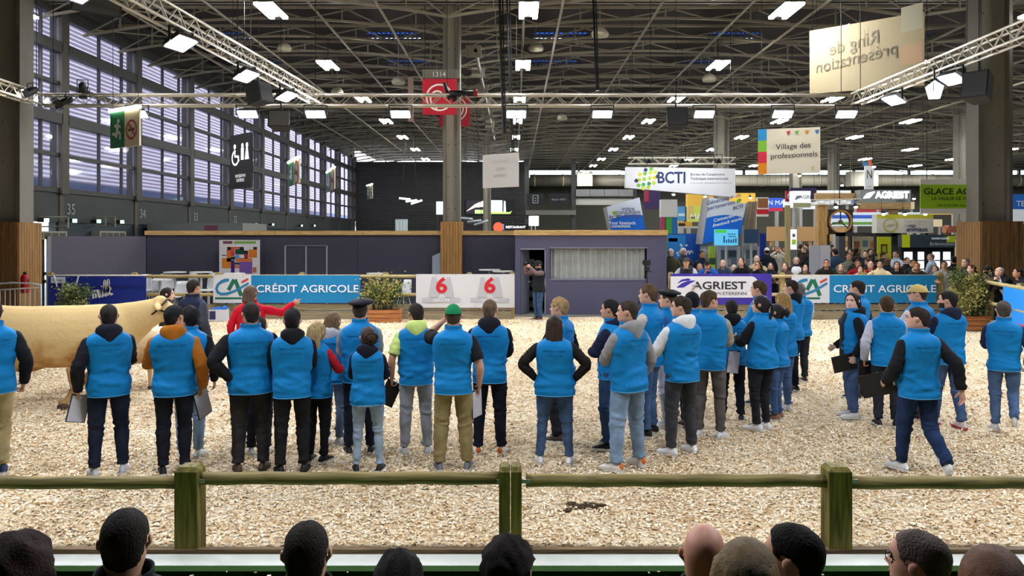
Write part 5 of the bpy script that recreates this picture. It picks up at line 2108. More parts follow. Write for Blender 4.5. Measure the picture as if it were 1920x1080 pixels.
patch(o, bd, w * .25, w * .7, h * .62, h * .78, '5a4a8a', 'violet_print', .3)
b = MB()
bd.panel(b, 0, w, -bd.o.z - .03, 0, .2)
b.build('plinth', plain('6a7468'), o)
o = thing('wooden_post', 'slim pale wooden post left of the lit advertising column', 'post')
b = MB()
b.b2(W(1474, 0, 26.5).x, W(1482, 0, 26.5).x, 26.5, 26.65, -.03, W(0, 385, 26.5).z)
b.build('shaft', wood('slim_post', '97875c', 'bfae80', 2), o)
b = MB()
b.b2(W(1473, 0, 26.5).x, W(1483, 0, 26.5).x, 26.48, 26.67, -.03, .1)
b.build('foot', M_DARK, o)
# green sign at the right column
o, bd, w, h = sign('hanging_sign', 'green hanging banner with black capitals, cut by the right column', 'sign', 1726, 1856, 346, 391, 23.4, '86ae1e', .04)
k = 23.4 / F
b = MB()
bd.panel(b, 0, w, h, h + 10 * k, .04)
bd.panel(b, 0, w, -10 * k, 0, .04)
b.build('white_border', plain('c9c9c4'), o)
letters(bd, o, [T('GLACE AGRICOLE', 5 * k, h * .70, .335, bold=.018, align='LEFT', fit=148 * k, tall=12 * k), T('LA VALEUR DE VOTRE LAIT', 20 * k, h * .41, .165, bold=.014, align='LEFT', fit=104 * k, tall=6.5 * k), T('SAS ECALARD depuis 1977', 31 * k, h * .13, .125, bold=.012, align='LEFT', fit=74 * k, tall=5.5 * k)], '1d2410')
for u in (.2, w - .2):
    b = MB()
    p = bd.M(u, h + 10 * k, -.02).translation
    b.tube(p, (p.x, p.y, 10.93), .012, 4)
    b.build('cable', M_BLACK, o)
# right of the column
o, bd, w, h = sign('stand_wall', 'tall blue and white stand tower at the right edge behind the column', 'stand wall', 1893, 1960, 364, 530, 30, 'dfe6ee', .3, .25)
patch(o, bd, 0, w, h * .83, h, '2a62b8', 'blue_top', .2)
letters(bd, o, [T('TECNO', w * .55, h * .89, .3, bold=.02)], 'e8f0f8')
o, bd, w, h = sign('stand_wall', 'grey green stand panel beside the timber cladding at the right edge', 'stand wall', 1908, 1960, 420, 540, 26, '7c8a84', .1)
patch(o, bd, 0, w, h * .88, h, '3f9a52', 'green_band')
patch(o, bd, w * .02, w * .5, h * .3, h * .36, '4a9a3c', 'green_band')
# wooden shop and cylinder on the right, left of column
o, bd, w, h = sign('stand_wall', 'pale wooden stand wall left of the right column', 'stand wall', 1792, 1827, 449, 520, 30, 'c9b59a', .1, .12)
o, bd, w, h = sign('log_roll', 'reddish log shaped roll on a stand above the wooden wall', 'display', 1779, 1826, 424, 436, 30.5, 'a8664c', .5)
b = MB()
for u in (0.02, w - .02):
    p = bd.M(u, h * .5, -.2).translation
    b.tube(p - Vector((.08, 0, 0)), p + Vector((.08, 0, 0)), .16, 10)
for u in (.05, w - .05):
    p = bd.M(u, 0, -.25).translation
    b.tube(p, (p.x, p.y, -.03), .05, 5)
b.build('end_disc', plain('b87a5a'), o)
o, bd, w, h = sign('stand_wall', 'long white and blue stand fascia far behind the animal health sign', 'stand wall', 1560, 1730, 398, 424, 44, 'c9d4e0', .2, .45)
patch(o, bd, 0, w, h * .55, h * .8, '3a5ab8', 'blue_band', .5)
patch(o, bd, 0, w, h * .1, h * .3, '6a9a4a', 'green_band', .3)
b = MB()
for u in (.2, w - .2):
    p = bd.M(u, 0, -.1).translation
    b.tube(p, (p.x, p.y, -.03), .1, 5)
b.build('post', M_GREY, o)
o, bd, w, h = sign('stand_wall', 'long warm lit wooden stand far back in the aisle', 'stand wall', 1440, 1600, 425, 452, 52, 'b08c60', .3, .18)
b = MB()
for u in (.3, w * .5, w - .3):
    p = bd.M(u, 0, -.15).translation
    b.tube(p, (p.x, p.y, -.03), .15, 5)
b.build('post', M_PINE_V, o)
rr = random.Random(9)
sc = 0
for i in range(16):
    px = 1262 + i * 42 + rr.uniform(-12, 12)
    d = rr.uniform(46, 74)
    z = rr.uniform(3.2, 5.2)
    hgt = rr.uniform(.5, 1.0)
    ww = rr.uniform(1.6, 3.6)
    x = (px - CX) * d / F
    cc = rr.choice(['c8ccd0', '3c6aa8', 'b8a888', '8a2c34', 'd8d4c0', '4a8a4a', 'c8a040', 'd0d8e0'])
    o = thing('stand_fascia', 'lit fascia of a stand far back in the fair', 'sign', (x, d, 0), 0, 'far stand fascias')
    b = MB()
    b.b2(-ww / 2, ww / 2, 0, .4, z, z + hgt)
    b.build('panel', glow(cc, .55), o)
    b = MB()
    for s in (-1, 1):
        b.b2(s * ww * .45 - .06, s * ww * .45 + .06, .1, .3, -.03, z)
    b.build('post', M_GREY, o)
for i in range(14):
    px = 1270 + i * 45 + rr.uniform(-10, 10)
    d = rr.uniform(33, 60)
    stand_lamp(Vector(((px - CX) * d / F, d, rr.uniform(4.2, 5.6))), 'small spot lamp of a stand in the fair behind the ring', 60)
# ================================================================== people
HH = 0.228
HZ = np.array([-.78, -.66, -.56, -.49, -.44, -.38, -.32, -.28, -.24, -.18, -.12, -.06, 0, .06, .12, .2, .28, .36, .42, .465, .49, .5])
_w = np.interp(HZ, [-.78, -.66, -.56, -.49, -.42, -.3, -.15, 0, .12, .28, .38, .45, .49, .5], [.29, .255, .25, .265, .29, .325, .338, .345, .346, .305, .24, .155, .07, .01])
_f = np.interp(HZ, [-.78, -.66, -.56, -.5, -.46, -.42, -.3, -.15, 0, .12, .28, .38, .45, .49, .5], [.10, .12, .16, .30, .39, .425, .435, .435, .425, .445, .385, .30, .19, .085, .01])
_k = np.interp(HZ, [-.78, -.66, -.56, -.45, -.3, -.15, 0, .15, .28, .38, .45, .49, .5], [.36, .35, .36, .38, .40, .45, .495, .51, .455, .36, .235, .1, .01])


def head_pts(t, z, off=0.0):
    """skin (or offset) surface of the head in head heights; t angle from the face (+y), z height"""
    w, f, k = np.interp(z, HZ, _w), np.interp(z, HZ, _f), np.interp(z, HZ, _k)
    c, s = np.cos(t), np.sin(t)
    n = 2.15
    dep = np.where(c > 0, f, k)
    cc = np.sign(c) * np.abs(c) ** (2 / n) * 1.0
    ss = np.sign(s) * np.abs(s) ** (2 / n) * 1.0
    x, y = w * ss, dep * cc
    tt = (t + PI) % (2 * PI) - PI

    def g(t0, ts, z0, zs):
        return np.exp(-((np.abs(tt) - t0) / ts) ** 2 - ((z - z0) / zs) ** 2)
    y = y + .105 * g(0, .17, -.13, .055) + .05 * g(0, .14, -.05, .08) - .04 * g(.5, .22, .02, .06) + .02 * g(0, .5, .12, .05)
    y = y + .022 * g(0, .3, -.26, .025) + .018 * g(0, .3, -.315, .025) - .012 * g(0, .3, -.29, .014) + .02 * g(0, .3, -.42, .05)
    x = x + np.sign(ss) * .02 * g(1.0, .35, -.08, .08)
    r = np.sqrt(x * x + y * y) + 1e-6
    q = np.clip(z / .5, 0, 1) ** 2
    x, y = x * (1 + off * np.sqrt(1 - q * .97) / r), y * (1 + off * np.sqrt(1 - q * .97) / r)
    zz = z + off * q
    return np.stack([x, y, zz], -1)


def hairline(tt, kind):
    a = np.abs(tt)
    if kind == 'receding':
        return np.interp(a, [0, .6, 1.0, 1.3, 1.5, 1.8, 2.1, PI], [.43, .45, .3, .1, .1, .02, -.25, -.4])
    if kind == 'woman':
        return np.interp(a, [0, .5, .8, 1.0, 1.4, 1.8, 2.1, PI], [.34, .28, .12, -.1, -.3, -.4, -.5, -.5])
    return np.interp(a, [0, .7, 1.0, 1.22, 1.4, 1.75, 2.0, 2.3, PI], [.29, .27, .14, -.08, .06, .03, -.2, -.36, -.42])


def ik(a, c, l1, l2, pole):
    a, c, pole = [np.array(q, float) for q in (a, c, pole)]
    v = c - a
    L = np.linalg.norm(v)
    if L > (l1 + l2) * .998:
        c = a + v / L * (l1 + l2) * .998
        v = c - a
        L = np.linalg.norm(v)
    t = v / L
    x = (l1 * l1 - l2 * l2 + L * L) / (2 * L)
    h = math.sqrt(max(l1 * l1 - x * x, 1e-6))
    p = pole - t * (pole @ t)
    p /= np.linalg.norm(p) + 1e-9
    return a + t * x + p * h, c


def limb(P, S, rad, n, ref, off=None):
    """rings along a bent limb; S samples 0..2, rad (k,2)"""
    a, b, c = [np.array(q, float) for q in P]
    pts = []
    for s in S:
        if .82 < s < 1.18:
            u = (s - .82) / .36
            q0, q1 = a + (b - a) * .82, b + (c - b) * .18
            pts.append((1 - u) ** 2 * q0 + 2 * u * (1 - u) * b + u * u * q1)
        elif s <= 1:
            pts.append(a + (b - a) * s)
        else:
            pts.append(b + (c - b) * (s - 1))
    pts = np.array(pts)
    if off is not None:
        pts = pts + off
    return path_rings(pts, rad, n, ref)


def crumple(R, seed, amp, freq=22.0):
    """push rings in and out like cloth folds"""
    c = R.mean(1, keepdims=True)
    d = R - c
    L = np.linalg.norm(d, axis=2, keepdims=True) + 1e-6
    return R + d / L * (wob(R * np.array((1, 1, 1.3)), seed, freq)[..., None] * amp)


def crease(R, seed, n, amp, L, w, tilt=.5, focus=None, spread=.1):
    """press n short curved folds into a tube of rings"""
    rs = np.random.RandomState(seed)
    c = R.mean(1, keepdims=True)
    d = R - c
    rl = np.linalg.norm(d, axis=2)
    rad = rl.mean(1)
    v = np.concatenate([[0], np.cumsum(np.linalg.norm(np.diff(c[:, 0], axis=0), axis=1))])
    m = R.shape[1]
    th = np.arange(m) / m * 2 * PI
    out = np.zeros(R.shape[:2])
    for i in range(n):
        t0 = rs.uniform(0, 2 * PI)
        v0 = rs.uniform(0, v[-1]) if not focus else focus[i % len(focus)] * v[-1] + rs.normal() * spread * v[-1]
        ph = rs.uniform(-tilt, tilt)
        du = ((th - t0 + PI) % (2 * PI) - PI)[None, :] * rad[:, None]
        dv = (v - v0)[:, None]
        s = du * math.cos(ph) + dv * math.sin(ph)
        q = (-du * math.sin(ph) + dv * math.cos(ph) + rs.uniform(-1.5, 1.5) * s * s) / w
        out += rs.uniform(.5, 1) * amp * (1 - 1.2 * q * q) * np.exp(-q * q - (s / L) ** 2)
    return R + d / (rl[..., None] + 1e-6) * out[..., None]


def hand(b, Wp, d, th, side, curl, n=6, k=1.0, spread=0.0, point=False):
    d = np.array(d, float)
    d /= np.linalg.norm(d)
    th = np.array(th, float)
    th = th - d * (d @ th)
    th /= np.linalg.norm(th) + 1e-9
    p = -np.cross(d, th) * side            # the way the palm faces
    q = np.array(Wp, float)
    prof = [(-.02, .027, .021), (.0, .027, .019), (.02, .033, .018), (.055, .042, .016), (.085, .042, .014), (.098, .036, .010)]
    b.rings([[q + d * s * k + th * math.cos(a) * w * k + p * math.sin(a) * h * k for a in np.linspace(0, 2 * PI, 8, endpoint=False)] for s, w, h in prof])
    for i, (o, L, r) in enumerate(((.031, .072, .0088), (.0105, .081, .009), (-.010, .075, .0086), (-.029, .058, .0076))):
        base = q + d * (.088 - .006 * abs(i - 1)) * k + th * o * k
        cu = curl if not (point and i == 0) else 0.03
        dd, pts, rr = d + th * spread * (o * 8), [base - d * .02 * k, base], [r * k, r * k]
        ang = 0
        for s in range(3):
            ang += cu * (0.8 if s == 0 else 1.0)
            dv = d * math.cos(ang) + p * math.sin(ang) + th * spread * o * 8
            base = base + dv * L * k * (.42, .32, .26)[s]
            pts.append(base)
            rr.append(r * k * (.95, .85, .6)[s])
        b.path(pts, rr, n, ref=th)
    base = q + d * .028 * k + th * .034 * k
    dv = d * .62 + th * .66 + p * (.25 + .3 * min(curl, 1))
    dv /= np.linalg.norm(dv)
    d2 = dv + d * .5 + p * .5 * curl
    d2 /= np.linalg.norm(d2)
    b.path([base - dv * .02 * k, base, base + dv * .034 * k, base + dv * .034 * k + d2 * .028 * k, base + dv * .034 * k + d2 * .036 * k],
           [.012 * k, .0125 * k, .0115 * k, .0095 * k, .005 * k], n, ref=p)
    return q + d * .075 * k + p * .028 * k, p


ARMS = {   # wrist place (x outwards, y ahead, z) as shares of the height, pole of the elbow, forearm-to-hand turn, thumb side, curl
    'down': ((.150, .03, .505), (.5, -1, 0), None, (0, 1, 0), .35),
    'slack': ((.160, .06, .515), (.6, -1, 0), None, (0, 1, 0), .5),
    'hold': ((.158, .02, .505), (.5, -1, 0), None, (0, 1, 0), 1.0),
    'hip': ((.105, -.05, .56), (1, -.55, 0), (-.75, -.1, -.6), (.3, 0, 1), .3),
    'hipwide': ((.125, .02, .565), (1, -.1, -.1), (-.7, .5, -.5), (.2, 0, 1), .3),
    'front': ((.025, .145, .60), (1, -.3, -.5), (-1, .2, .1), (0, .3, 1), .5),
    'fold': ((-.02, .14, .65), (1, 0, -.7), (-1, .1, .1), (0, .2, 1), .4),
    'write': ((.055, .19, .66), (1, -.5, -.8), (-.5, .9, .15), (0, .3, 1), .6),
    'lean': ((.10, .24, .70), (1, -.5, .0), (-.8, .5, -.1), (0, .2, 1), .3),
    'leandrop': ((.13, .27, .66), (1, -.3, .2), (.0, .4, -1), (0, 1, .2), .3),
    'chin': ((.03, .12, .84), (.9, .2, -1), (-.3, -.3, .8), (.2, -1, .3), .9),
    'eye': ((.05, .135, .90), (1, .0, -1), (-.6, .1, .6), (0, -.4, 1), .8),
    'camera': ((.06, .22, .90), (1, .1, -1), (-.3, .8, .5), (0, -.3, 1), .9),
    'carry': ((.13, .12, .545), (.6, -1, -.2), (-.2, 1, -.5), (0, .5, 1), .9),
    'swingback': ((.17, -.14, .53), (.4, -1, .2), None, (0, 1, 0), .4),
    'swing': ((.14, .16, .55), (.5, -1, -.2), None, (0, 1, .2), .5),
    'point': ((.36, .12, .83), (.3, -.2, -1), (.9, .35, .25), (0, .4, 1), .9),
    'knee': ((.09, .27, .50), (1, -.4, 0), (-.2, 1, -.2), (0, .3, 1), .4),
}


def person(loc, H=1.75, rz=0.0, label='', skin='c99a80', hair='2a211d', style='short', vest=None, sleeve='1d1e22', sleeve_end=1.97,
           hood=None, trousers='23262e', leg=1.0, shoes='e4e4e2', sole='d8d8d4', arms=('down', 'down'), turn=0.0, nod=0.0, lean=0.0,
           wide=1.0, stride=0.0, stance=.105, step=None, jacket=None, hat=None, hatcol='17181c', glasses=False, beard=None, face=True,
           lod=0, group=None, seat=False, lapel=None, collar=True, female=False, fz=0.0, extra=None, lettering=True, cat='person', name='person', heel=None):
    """a standing, walking, leaning or sitting person facing +Y locally. rz turns it left (+)."""
    seed = RNG.randrange(10 ** 6)
    root = thing(name, label, cat, (loc[0], loc[1], fz), rz, group)
    k = H / 1.75
    N = (44, 22, 12)[lod]
    info = {'root': root}
    sw = (.179 if not female else .156) * wide * k
    dz = -.23 * H if seat else 0.0                      # seated: pelvis lowered
    piv = np.array((0, 0, .53 * H + dz))

    def up(P, s=1.0):
        """lean everything above the pelvis forward"""
        P = np.asarray(P, float)
        if not lean:
            return P
        q = P - piv
        a = lean * smooth01((q[..., 2:3] + .02 * H) / (.12 * H))
        y = q[..., 1:2] * np.cos(a) + q[..., 2:3] * np.sin(a)
        z = -q[..., 1:2] * np.sin(a) + q[..., 2:3] * np.cos(a)
        return np.concatenate([q[..., :1], y, z], -1) + piv
    # ---- torso outline, widths at the height of a 1.75 m person
    zt = np.array([.475, .505, .56, .62, .68, .74, .785, .81, .827, .840, .850, .858])
    if female:
        wa = np.array([.188, .188, .176, .158, .164, .174, .172, .160, .134, .10, .078, .07])
    else:
        wa = np.array([.176, .175, .174, .176, .188, .202, .199, .182, .148, .108, .083, .073])
    wb = np.array([.140, .140, .130, .116, .122, .130, .124, .112, .096, .082, .075, .072])
    oy = np.array([-.012, -.012, .0, .008, .006, .0, -.012, -.016, -.016, -.014, -.010, -.008])
    wa, wb = wa * wide * k, wb * wide ** .7 * k
    oy = oy * k
    zt = zt * H + dz
    a = np.linspace(0, 2 * PI, N, endpoint=False)

    def trunk(z, grow, t=a):
        A, B, O = np.interp(z, zt, wa) + grow, np.interp(z, zt, wb) + grow, np.interp(z, zt, oy)
        e = 2 / 2.5
        x = np.sign(np.sin(t)) * np.abs(np.sin(t)) ** e * A
        y = np.sign(np.cos(t)) * np.abs(np.cos(t)) ** e * B + O
        return np.stack([x, y, np.full_like(x, z)], -1)
    # ---- joints
    ft = [None, None]
    hips, knees, ank = [], [], []
    l1, l2 = .245 * H, .235 * H
    for s in (-1, 1):
        hp = np.array((s * .052 * H * wide, 0, .525 * H + dz))
        if seat:
            kn = hp + np.array((s * .03 * H, .24 * H, .02 * H))
            an = kn + np.array((0, .02 * H, -.245 * H))
            an[2] = max(an[2], .045 * H - .0)
        else:
            dy = stride * (-s)
            an = np.array((s * stance * H * .5, dy * H, .047 * H))
            if step and step[0] == s:
                an = an + np.array(step[1]) * H
            kn, an = ik(hp, an, l1, l2, (s * .12, 1, 0))
        hips.append(hp)
        knees.append(kn)
        ank.append(an)
    sh = [up(np.array((s * sw, -.012 * k, .794 * H + dz))) for s in (-1, 1)]
    b = MB()                                           # ---- body: one skin
    head_c = up(np.array((0, .012 * k + .02 * lean, H - HH * .5 * k ** .5 + dz)))
    hs = HH * k ** .5
    nt_ = (34, 24, 16)[lod]
    t = np.linspace(0, 2 * PI, nt_, endpoint=False)
    nod2 = nod + lean * -.35

    def head_xf(P):
        """head heights -> person space, with turn and nod about the neck"""
        P = np.asarray(P, float)
        wgt = smooth01((P[..., 2] + .68) / .22)
        ca, sa = np.cos(turn * wgt), np.sin(turn * wgt)
        x, y, z = P[..., 0], P[..., 1], P[..., 2] + .5
        cn, sn = np.cos(nod2 * wgt), np.sin(nod2 * wgt)
        y, z = y * cn + z * sn, -y * sn + z * cn
        x, y = x * ca - y * sa, x * sa + y * ca
        return np.stack([x, y, z - .5], -1) * hs + head_c
    R = np.stack([head_xf(head_pts(t, np.full_like(t, z))) for z in HZ])
    neck = up(np.stack([trunk(z, -.02, t) for z in np.linspace(.49 * H + dz, .826 * H + dz, 9)]))
    b.rings(np.concatenate([neck, R]))
    for s in (-1, 1):                                   # ears
        E = []
        for f_, w_, th_ in ((-.5, .35, .5), (-.3, .8, 1), (0, 1, 1), (.3, 1.05, 1), (.5, .5, .6)):
            E.append([(s * (.365 + .035 * th_ * math.cos(q) + .03 - .07 * (f_ < -.2)), -.03 + .085 * w_ * math.sin(q) - .03 * f_, -.05 + .27 * f_) for q in np.linspace(0, 2 * PI, 8, endpoint=False)])
        b.rings(head_xf(np.array(E)))
    AR = []
    grips = []
    for i, s in enumerate((-1, 1)):
        spec = ARMS[arms[i]] if isinstance(arms[i], str) else arms[i]
        (wx, wy, wz), pole, hd, th, curl = spec
        wr = np.array((s * wx * H, wy * H, wz * H + dz))
        wr = up(wr) if lean and arms[i] not in ('down', 'slack', 'hold', 'knee') else wr
        el, wr = ik(sh[i], wr, .172 * H, .150 * H, (s * pole[0], pole[1], pole[2]))
        AR.append((sh[i], el, wr))
        fd = wr - el
        if hd is not None:
            fd = np.array((s * hd[0], hd[1], hd[2]))
        S = [0.05, .3, .6, .85, 1, 1.15, 1.4, 1.7, 2.0]
        rr = np.array([.05, .052, .046, .042, .041, .043, .04, .032, .026]) * k * (1 if not female else .88)
        b.rings(limb(AR[i], S, rr[:, None] * np.array((1, 1)), (12, 10, 7)[lod], (0, 1, .1)))
        gp, pn = hand(b, wr, fd, (s * th[0], th[1], th[2]), s, curl, (6, 5, 4)[lod], k * (1 if not female else .92), point=(arms[i] == 'point'))
        grips.append((gp, fd / np.linalg.norm(fd)))
    for i in range(2):
        S = [0.02, .4, .8, 1, 1.2, 1.5, 1.95]
        b.rings(limb((hips[i], knees[i], ank[i]), S, np.array([.075, .07, .05, .045, .048, .045, .033])[:, None] * k * np.ones(2), (10, 8, 6)[lod], (0, 1, 0)))
    body = b.build('body', mat('skin_' + skin, skin, .55, vary=.06, vscale=14, spec=.3), root, True)
    # ---- face
    def on_face(tx, z, off):
        return head_xf(head_pts(np.array([tx]), np.array([z]), off))[0]
    if face:
        for s in (-1, 1):
            e = MB()
            c = on_face(s * .40, .015, -.028)
            e.ball(c, .0135 * k ** .5, 8, 6)
            c2 = on_face(s * .40, .015, .025)
            e.ball(c2, .0068 * k ** .5, 7, 5, mi=1)
            e.build('eye', [plain('d8d2cc', .3), plain('2a211c', .2)], root, True)
            e = MB()
            e.path([on_face(s * q, z, .008) for q, z in ((.16, .085), (.32, .105), (.5, .1), (.62, .07))], [.003, .0048, .0042, .002], 5)
            e.build('eyebrow', plain(hair if style != 'bald' else '6b5546', .9), root, True)
        e = MB()
        e.path([on_face(q, z, .006) for q, z in ((-.2, -.282), (-.1, -.275), (0, -.28), (.1, -.275), (.2, -.282))], [.002, .005, .006, .005, .002], 6)
        e.build('lips', plain('9c5f55', .5), root, True)
    if beard:
        tb = np.linspace(-1.35, 1.35, 22)
        zb_ = np.linspace(-.52, -.14, 8)
        e = MB()
        P = np.stack([head_xf(head_pts(tb, np.full_like(tb, z), .018 * np.clip(1.6 - np.abs(tb), 0, 1) * (1 if z < -.33 else np.clip((np.abs(tb) - .28) * 4, -.8, 1)))) for z in zb_])
        e.add(P, [(i * 22 + j, i * 22 + j + 1, (i + 1) * 22 + j + 1, (i + 1) * 22 + j) for i in range(7) for j in range(21)])
        e.build('beard', mat('beard_' + beard, beard, .9, bump=.4, scale=120), root, True)
    if glasses:
        e = MB()
        for s in (-1, 1):
            c = on_face(s * .38, 0, .055)
            u = on_face(s * .62, 0, .03) - on_face(s * .16, 0, .09)
            u /= np.linalg.norm(u)
            v = head_xf(np.array((0, 0, .1))) - head_xf(np.array((0, 0, 0)))
            v /= np.linalg.norm(v)
            ring = [c + u * .026 * math.cos(q) + v * .019 * math.sin(q) for q in np.linspace(0, 2 * PI, 13)]
            e.path(ring, .0025, 4, cap=(False, False))
            e.tube(c + u * .026, head_xf(np.array((s * .40, -.02, .02))), .0022, 4)
        e.tube(on_face(-.12, .01, .08), on_face(.12, .01, .08), .0022, 4)
        e.build('glasses', plain('1a1a1c', .3), root)
    # ---- hair
    if style not in ('bald', 'none'):
        hm = mat('hair_' + hair + style, hair, .55 if style in ('long', 'bob', 'bun', 'tail') else .85, bump=.9, bdist=.02, scale=26 if style != 'curly' else 40,
                 stretch=(14, 14, 1.2) if style in ('long', 'bob') else (5, 5, 3), vary=.45, vscale=4, spec=.2)
        kind = 'woman' if female and style in ('long', 'bob', 'bun', 'tail') else ('receding' if style == 'receding' else 'man')
        top = {'buzz': .035, 'short': .055, 'crop': .075, 'curly': .13, 'long': .06, 'bob': .07, 'bun': .045, 'tail': .045, 'receding': .03, 'quiff': .10}[style]
        side = {'buzz': .014, 'short': .026, 'crop': .04, 'curly': .10, 'long': .05, 'bob': .06, 'bun': .035, 'tail': .035, 'receding': .02, 'quiff': .018}[style]
        if hat:
            top, side = min(top, .03), min(side, .03)
        zs = np.linspace(-.52, .5, (22, 15, 11)[lod])
        zs[-1] = .4999
        tt = (t + PI) % (2 * PI) - PI
        RR = []
        for z in zs:
            hl = hairline(tt, kind)
            base = side + (top - side) * smooth01((z - .0) / .42)
            if style == 'quiff':
                base = base + .05 * np.exp(-(tt / .9) ** 2) * smooth01((z - .3) / .15)
            o_ = (base + .012) * smooth01((z - hl) / .085) - .03 * (z < hl + .02) - .012
            P = head_pts(t, np.full_like(t, z), o_)
            amp = {'curly': .045, 'crop': .018, 'short': .010, 'quiff': .016}.get(style, .006)
            P = P + (P / (np.linalg.norm(P, axis=1)[:, None] + 1e-6)) * (wob(P * np.array((1.6, 1.6, .8)), seed, 9 if style != 'curly' else 15)[:, None] * amp * (z > -.3))
            RR.append(P)
        hb = MB()
        hb.rings(head_xf(np.array(RR)), (False, True))
        n2 = (28, 20, 12)[lod]
        a2 = np.linspace(0, 2 * PI, n2, endpoint=False)

        def fall(zz, cy, aw, bw, seed2, amp=.05):
            Q = []
            for z, y0, w0, d0 in zip(zz, cy, aw, bw):
                r = 1 + amp * np.sin(a2 * 9 + seed2) + amp * .6 * np.sin(a2 * 5 + seed2 * 2 + z * 2)
                Q.append(np.stack([w0 * np.sin(a2) * r, y0 + d0 * np.cos(a2) * r, np.full(n2, z)], -1))
            return np.array(Q)
        if style in ('long', 'bob'):
            zz = np.array([.42, .3, .1, -.15, -.4, -.6, -.8, -1.05, -1.3, -1.5]) if style == 'long' else np.array([.42, .3, .1, -.12, -.34, -.5, -.58])
            cy = np.interp(zz, [-1.5, -1.0, -.6, -.2, .2, .45], [-.50, -.50, -.42, -.26, -.16, -.1])
            aw = np.interp(zz, [-1.5, -1.0, -.6, -.2, .1, .3, .45], [.20, .33, .41, .42, .40, .37, .2])
            bw = np.interp(zz, [-1.5, -1.0, -.6, -.2, .1, .3, .45], [.07, .12, .19, .31, .36, .36, .2])
            F_ = fall(zz, cy, aw, bw, seed % 7)
            F_ = F_ + wob(F_, seed, 5)[..., None] * .02
            wgt = np.clip((F_[..., 2:3] + 1.0) / .6, 0, 1)
            P1 = head_xf(F_)
            P2 = F_ * hs + head_c
            P2[..., 1] = P2[..., 1] - .0
            hb.rings(P1 * wgt + P2 * (1 - wgt))
        if style == 'bun':
            c = head_xf(np.array((0.06, -.60, .02)))
            hb.ball(c, (.058, .05, .052), 14, 9)
            hb.path([c + np.array((.06 * math.cos(q), -.012, .055 * math.sin(q))) for q in np.linspace(0, 2 * PI, 11)], .016, 6)
        if style == 'tail':
            zz = np.array([.1, 0, -.2, -.5, -.8, -1.0])
            hb.rings(head_xf(fall(zz, np.array([-.5, -.62, -.68, -.62, -.58, -.56]), np.array([.06, .1, .12, .12, .1, .03]), np.array([.05, .08, .1, .09, .07, .03]), 2)))
        hb.build('hair', hm, root, True)
    if hat in ('beret', 'cap', 'knit'):
        hb = MB()
        hc = mat('felt_' + hatcol, hatcol, .9, bump=.3, scale=150)
        if hat == 'beret':
            zz = [.22, .27, .33, .40, .46, .50, .52]
            rr = [.43, .47, .66, .70, .58, .34, .02]
            q = []
            for z, r in zip(zz, rr):
                q.append(np.stack([r * .92 * np.sin(a) + .06, r * 1.0 * np.cos(a) - .05, z + .06 * np.cos(a) * (r > .5) + .03 * np.sin(a)], -1))
            hb.rings(head_xf(np.array(q)))
            c = head_xf(np.array((.05, -.05, .53)))
            hb.tube(c, c + np.array((0, 0, .02)), .004, 5)
        else:
            zs = np.linspace(.1 if hat == 'cap' else -.06, .4999, 12)
            hb.rings(head_xf(np.array([head_pts(t, np.full_like(t, z), .055 if z < .45 else .06) for z in zs])))
        hb.build('beret' if hat == 'beret' else 'cap', hc, root, True)
        if hat == 'cap':
            hb = MB()
            tv = np.linspace(-.95, .95, 11)
            for dzv in (0, -.02):
                pass
            inner = head_pts(tv, np.full_like(tv, .14), .05)
            outer = inner + np.stack([0 * tv, .42 * np.cos(tv * 1.25), -.10 * np.cos(tv * 1.2)], -1)
            P = np.concatenate([head_xf(inner), head_xf(outer), head_xf(outer - np.array((0, 0, .025))), head_xf(inner - np.array((0, 0, .025)))])
            m_ = 11
            fs = []
            for j in range(10):
                for r_ in range(4):
                    fs.append((r_ * m_ + j, r_ * m_ + j + 1, ((r_ + 1) % 4) * m_ + j + 1, ((r_ + 1) % 4) * m_ + j))
            hb.add(P, fs)
            hb.build('visor', hc, root, True)
    # ---- vest or jacket
    top_c = vest or jacket
    zr = np.array([.500, .478, .474, .478, .485, .495, .505, .52, .535, .55, .565, .58, .595, .61, .625, .64, .66, .68, .70, .72, .74, .76, .775, .795, .81, .822, .832, .842, .852, .862, .872, .880, .878, .862]) * H + dz
    gr = np.array([.004, .010, .018, .020, .021, .022, .023, .023, .023, .023, .023, .023, .023, .023, .023, .023, .023, .023, .023, .024, .024, .024, .023, .022, .022, .022, .021, .019, .017, .018, .020, .021, .012, .008]) * k
    if lod == 2:
        zr, gr = zr[::2], gr[::2]
    if lod == 0:
        ii = np.interp(np.linspace(0, 1, 58), np.linspace(0, 1, len(zr)), np.arange(len(zr)))
        zr, gr = np.interp(ii, np.arange(len(zr)), zr), np.interp(ii, np.arange(len(gr)), gr)
    if not collar:
        keep = zr < .868 * H + dz
        zr, gr = zr[keep], gr[keep]
    V = np.stack([trunk(z, g) for z, g in zip(zr, gr)])
    fold = wob(V * np.array((1, 1, .8)), seed, 9) * .009 + wob(V * np.array((.5, .5, 2.2)), seed + 5, 11) * .014 * smooth01((.70 * H + dz - V[..., 2]) / (.12 * H)) * smooth01((V[..., 2] - .485 * H - dz) / (.02 * H))
    wgt_f = smooth01((.84 * H + dz - V[..., 2]) / (.05 * H))
    c0 = V.mean(1, keepdims=True)
    V = V + (V - c0) / (np.linalg.norm(V - c0, axis=2, keepdims=True) + 1e-6) * (fold * wgt_f)[..., None] * k
    if lod < 2:
        body_z = slice(3, int(len(zr) * .86))
        V[body_z] = crease(V[body_z], seed + 3, 20, .013 * k, .10 * k, .030 * k, .75, [.1, .2, .3, .4, .15, .55, .75], .07)
    V = up(V)
    b = MB()
    b.rings(V, (False, False))
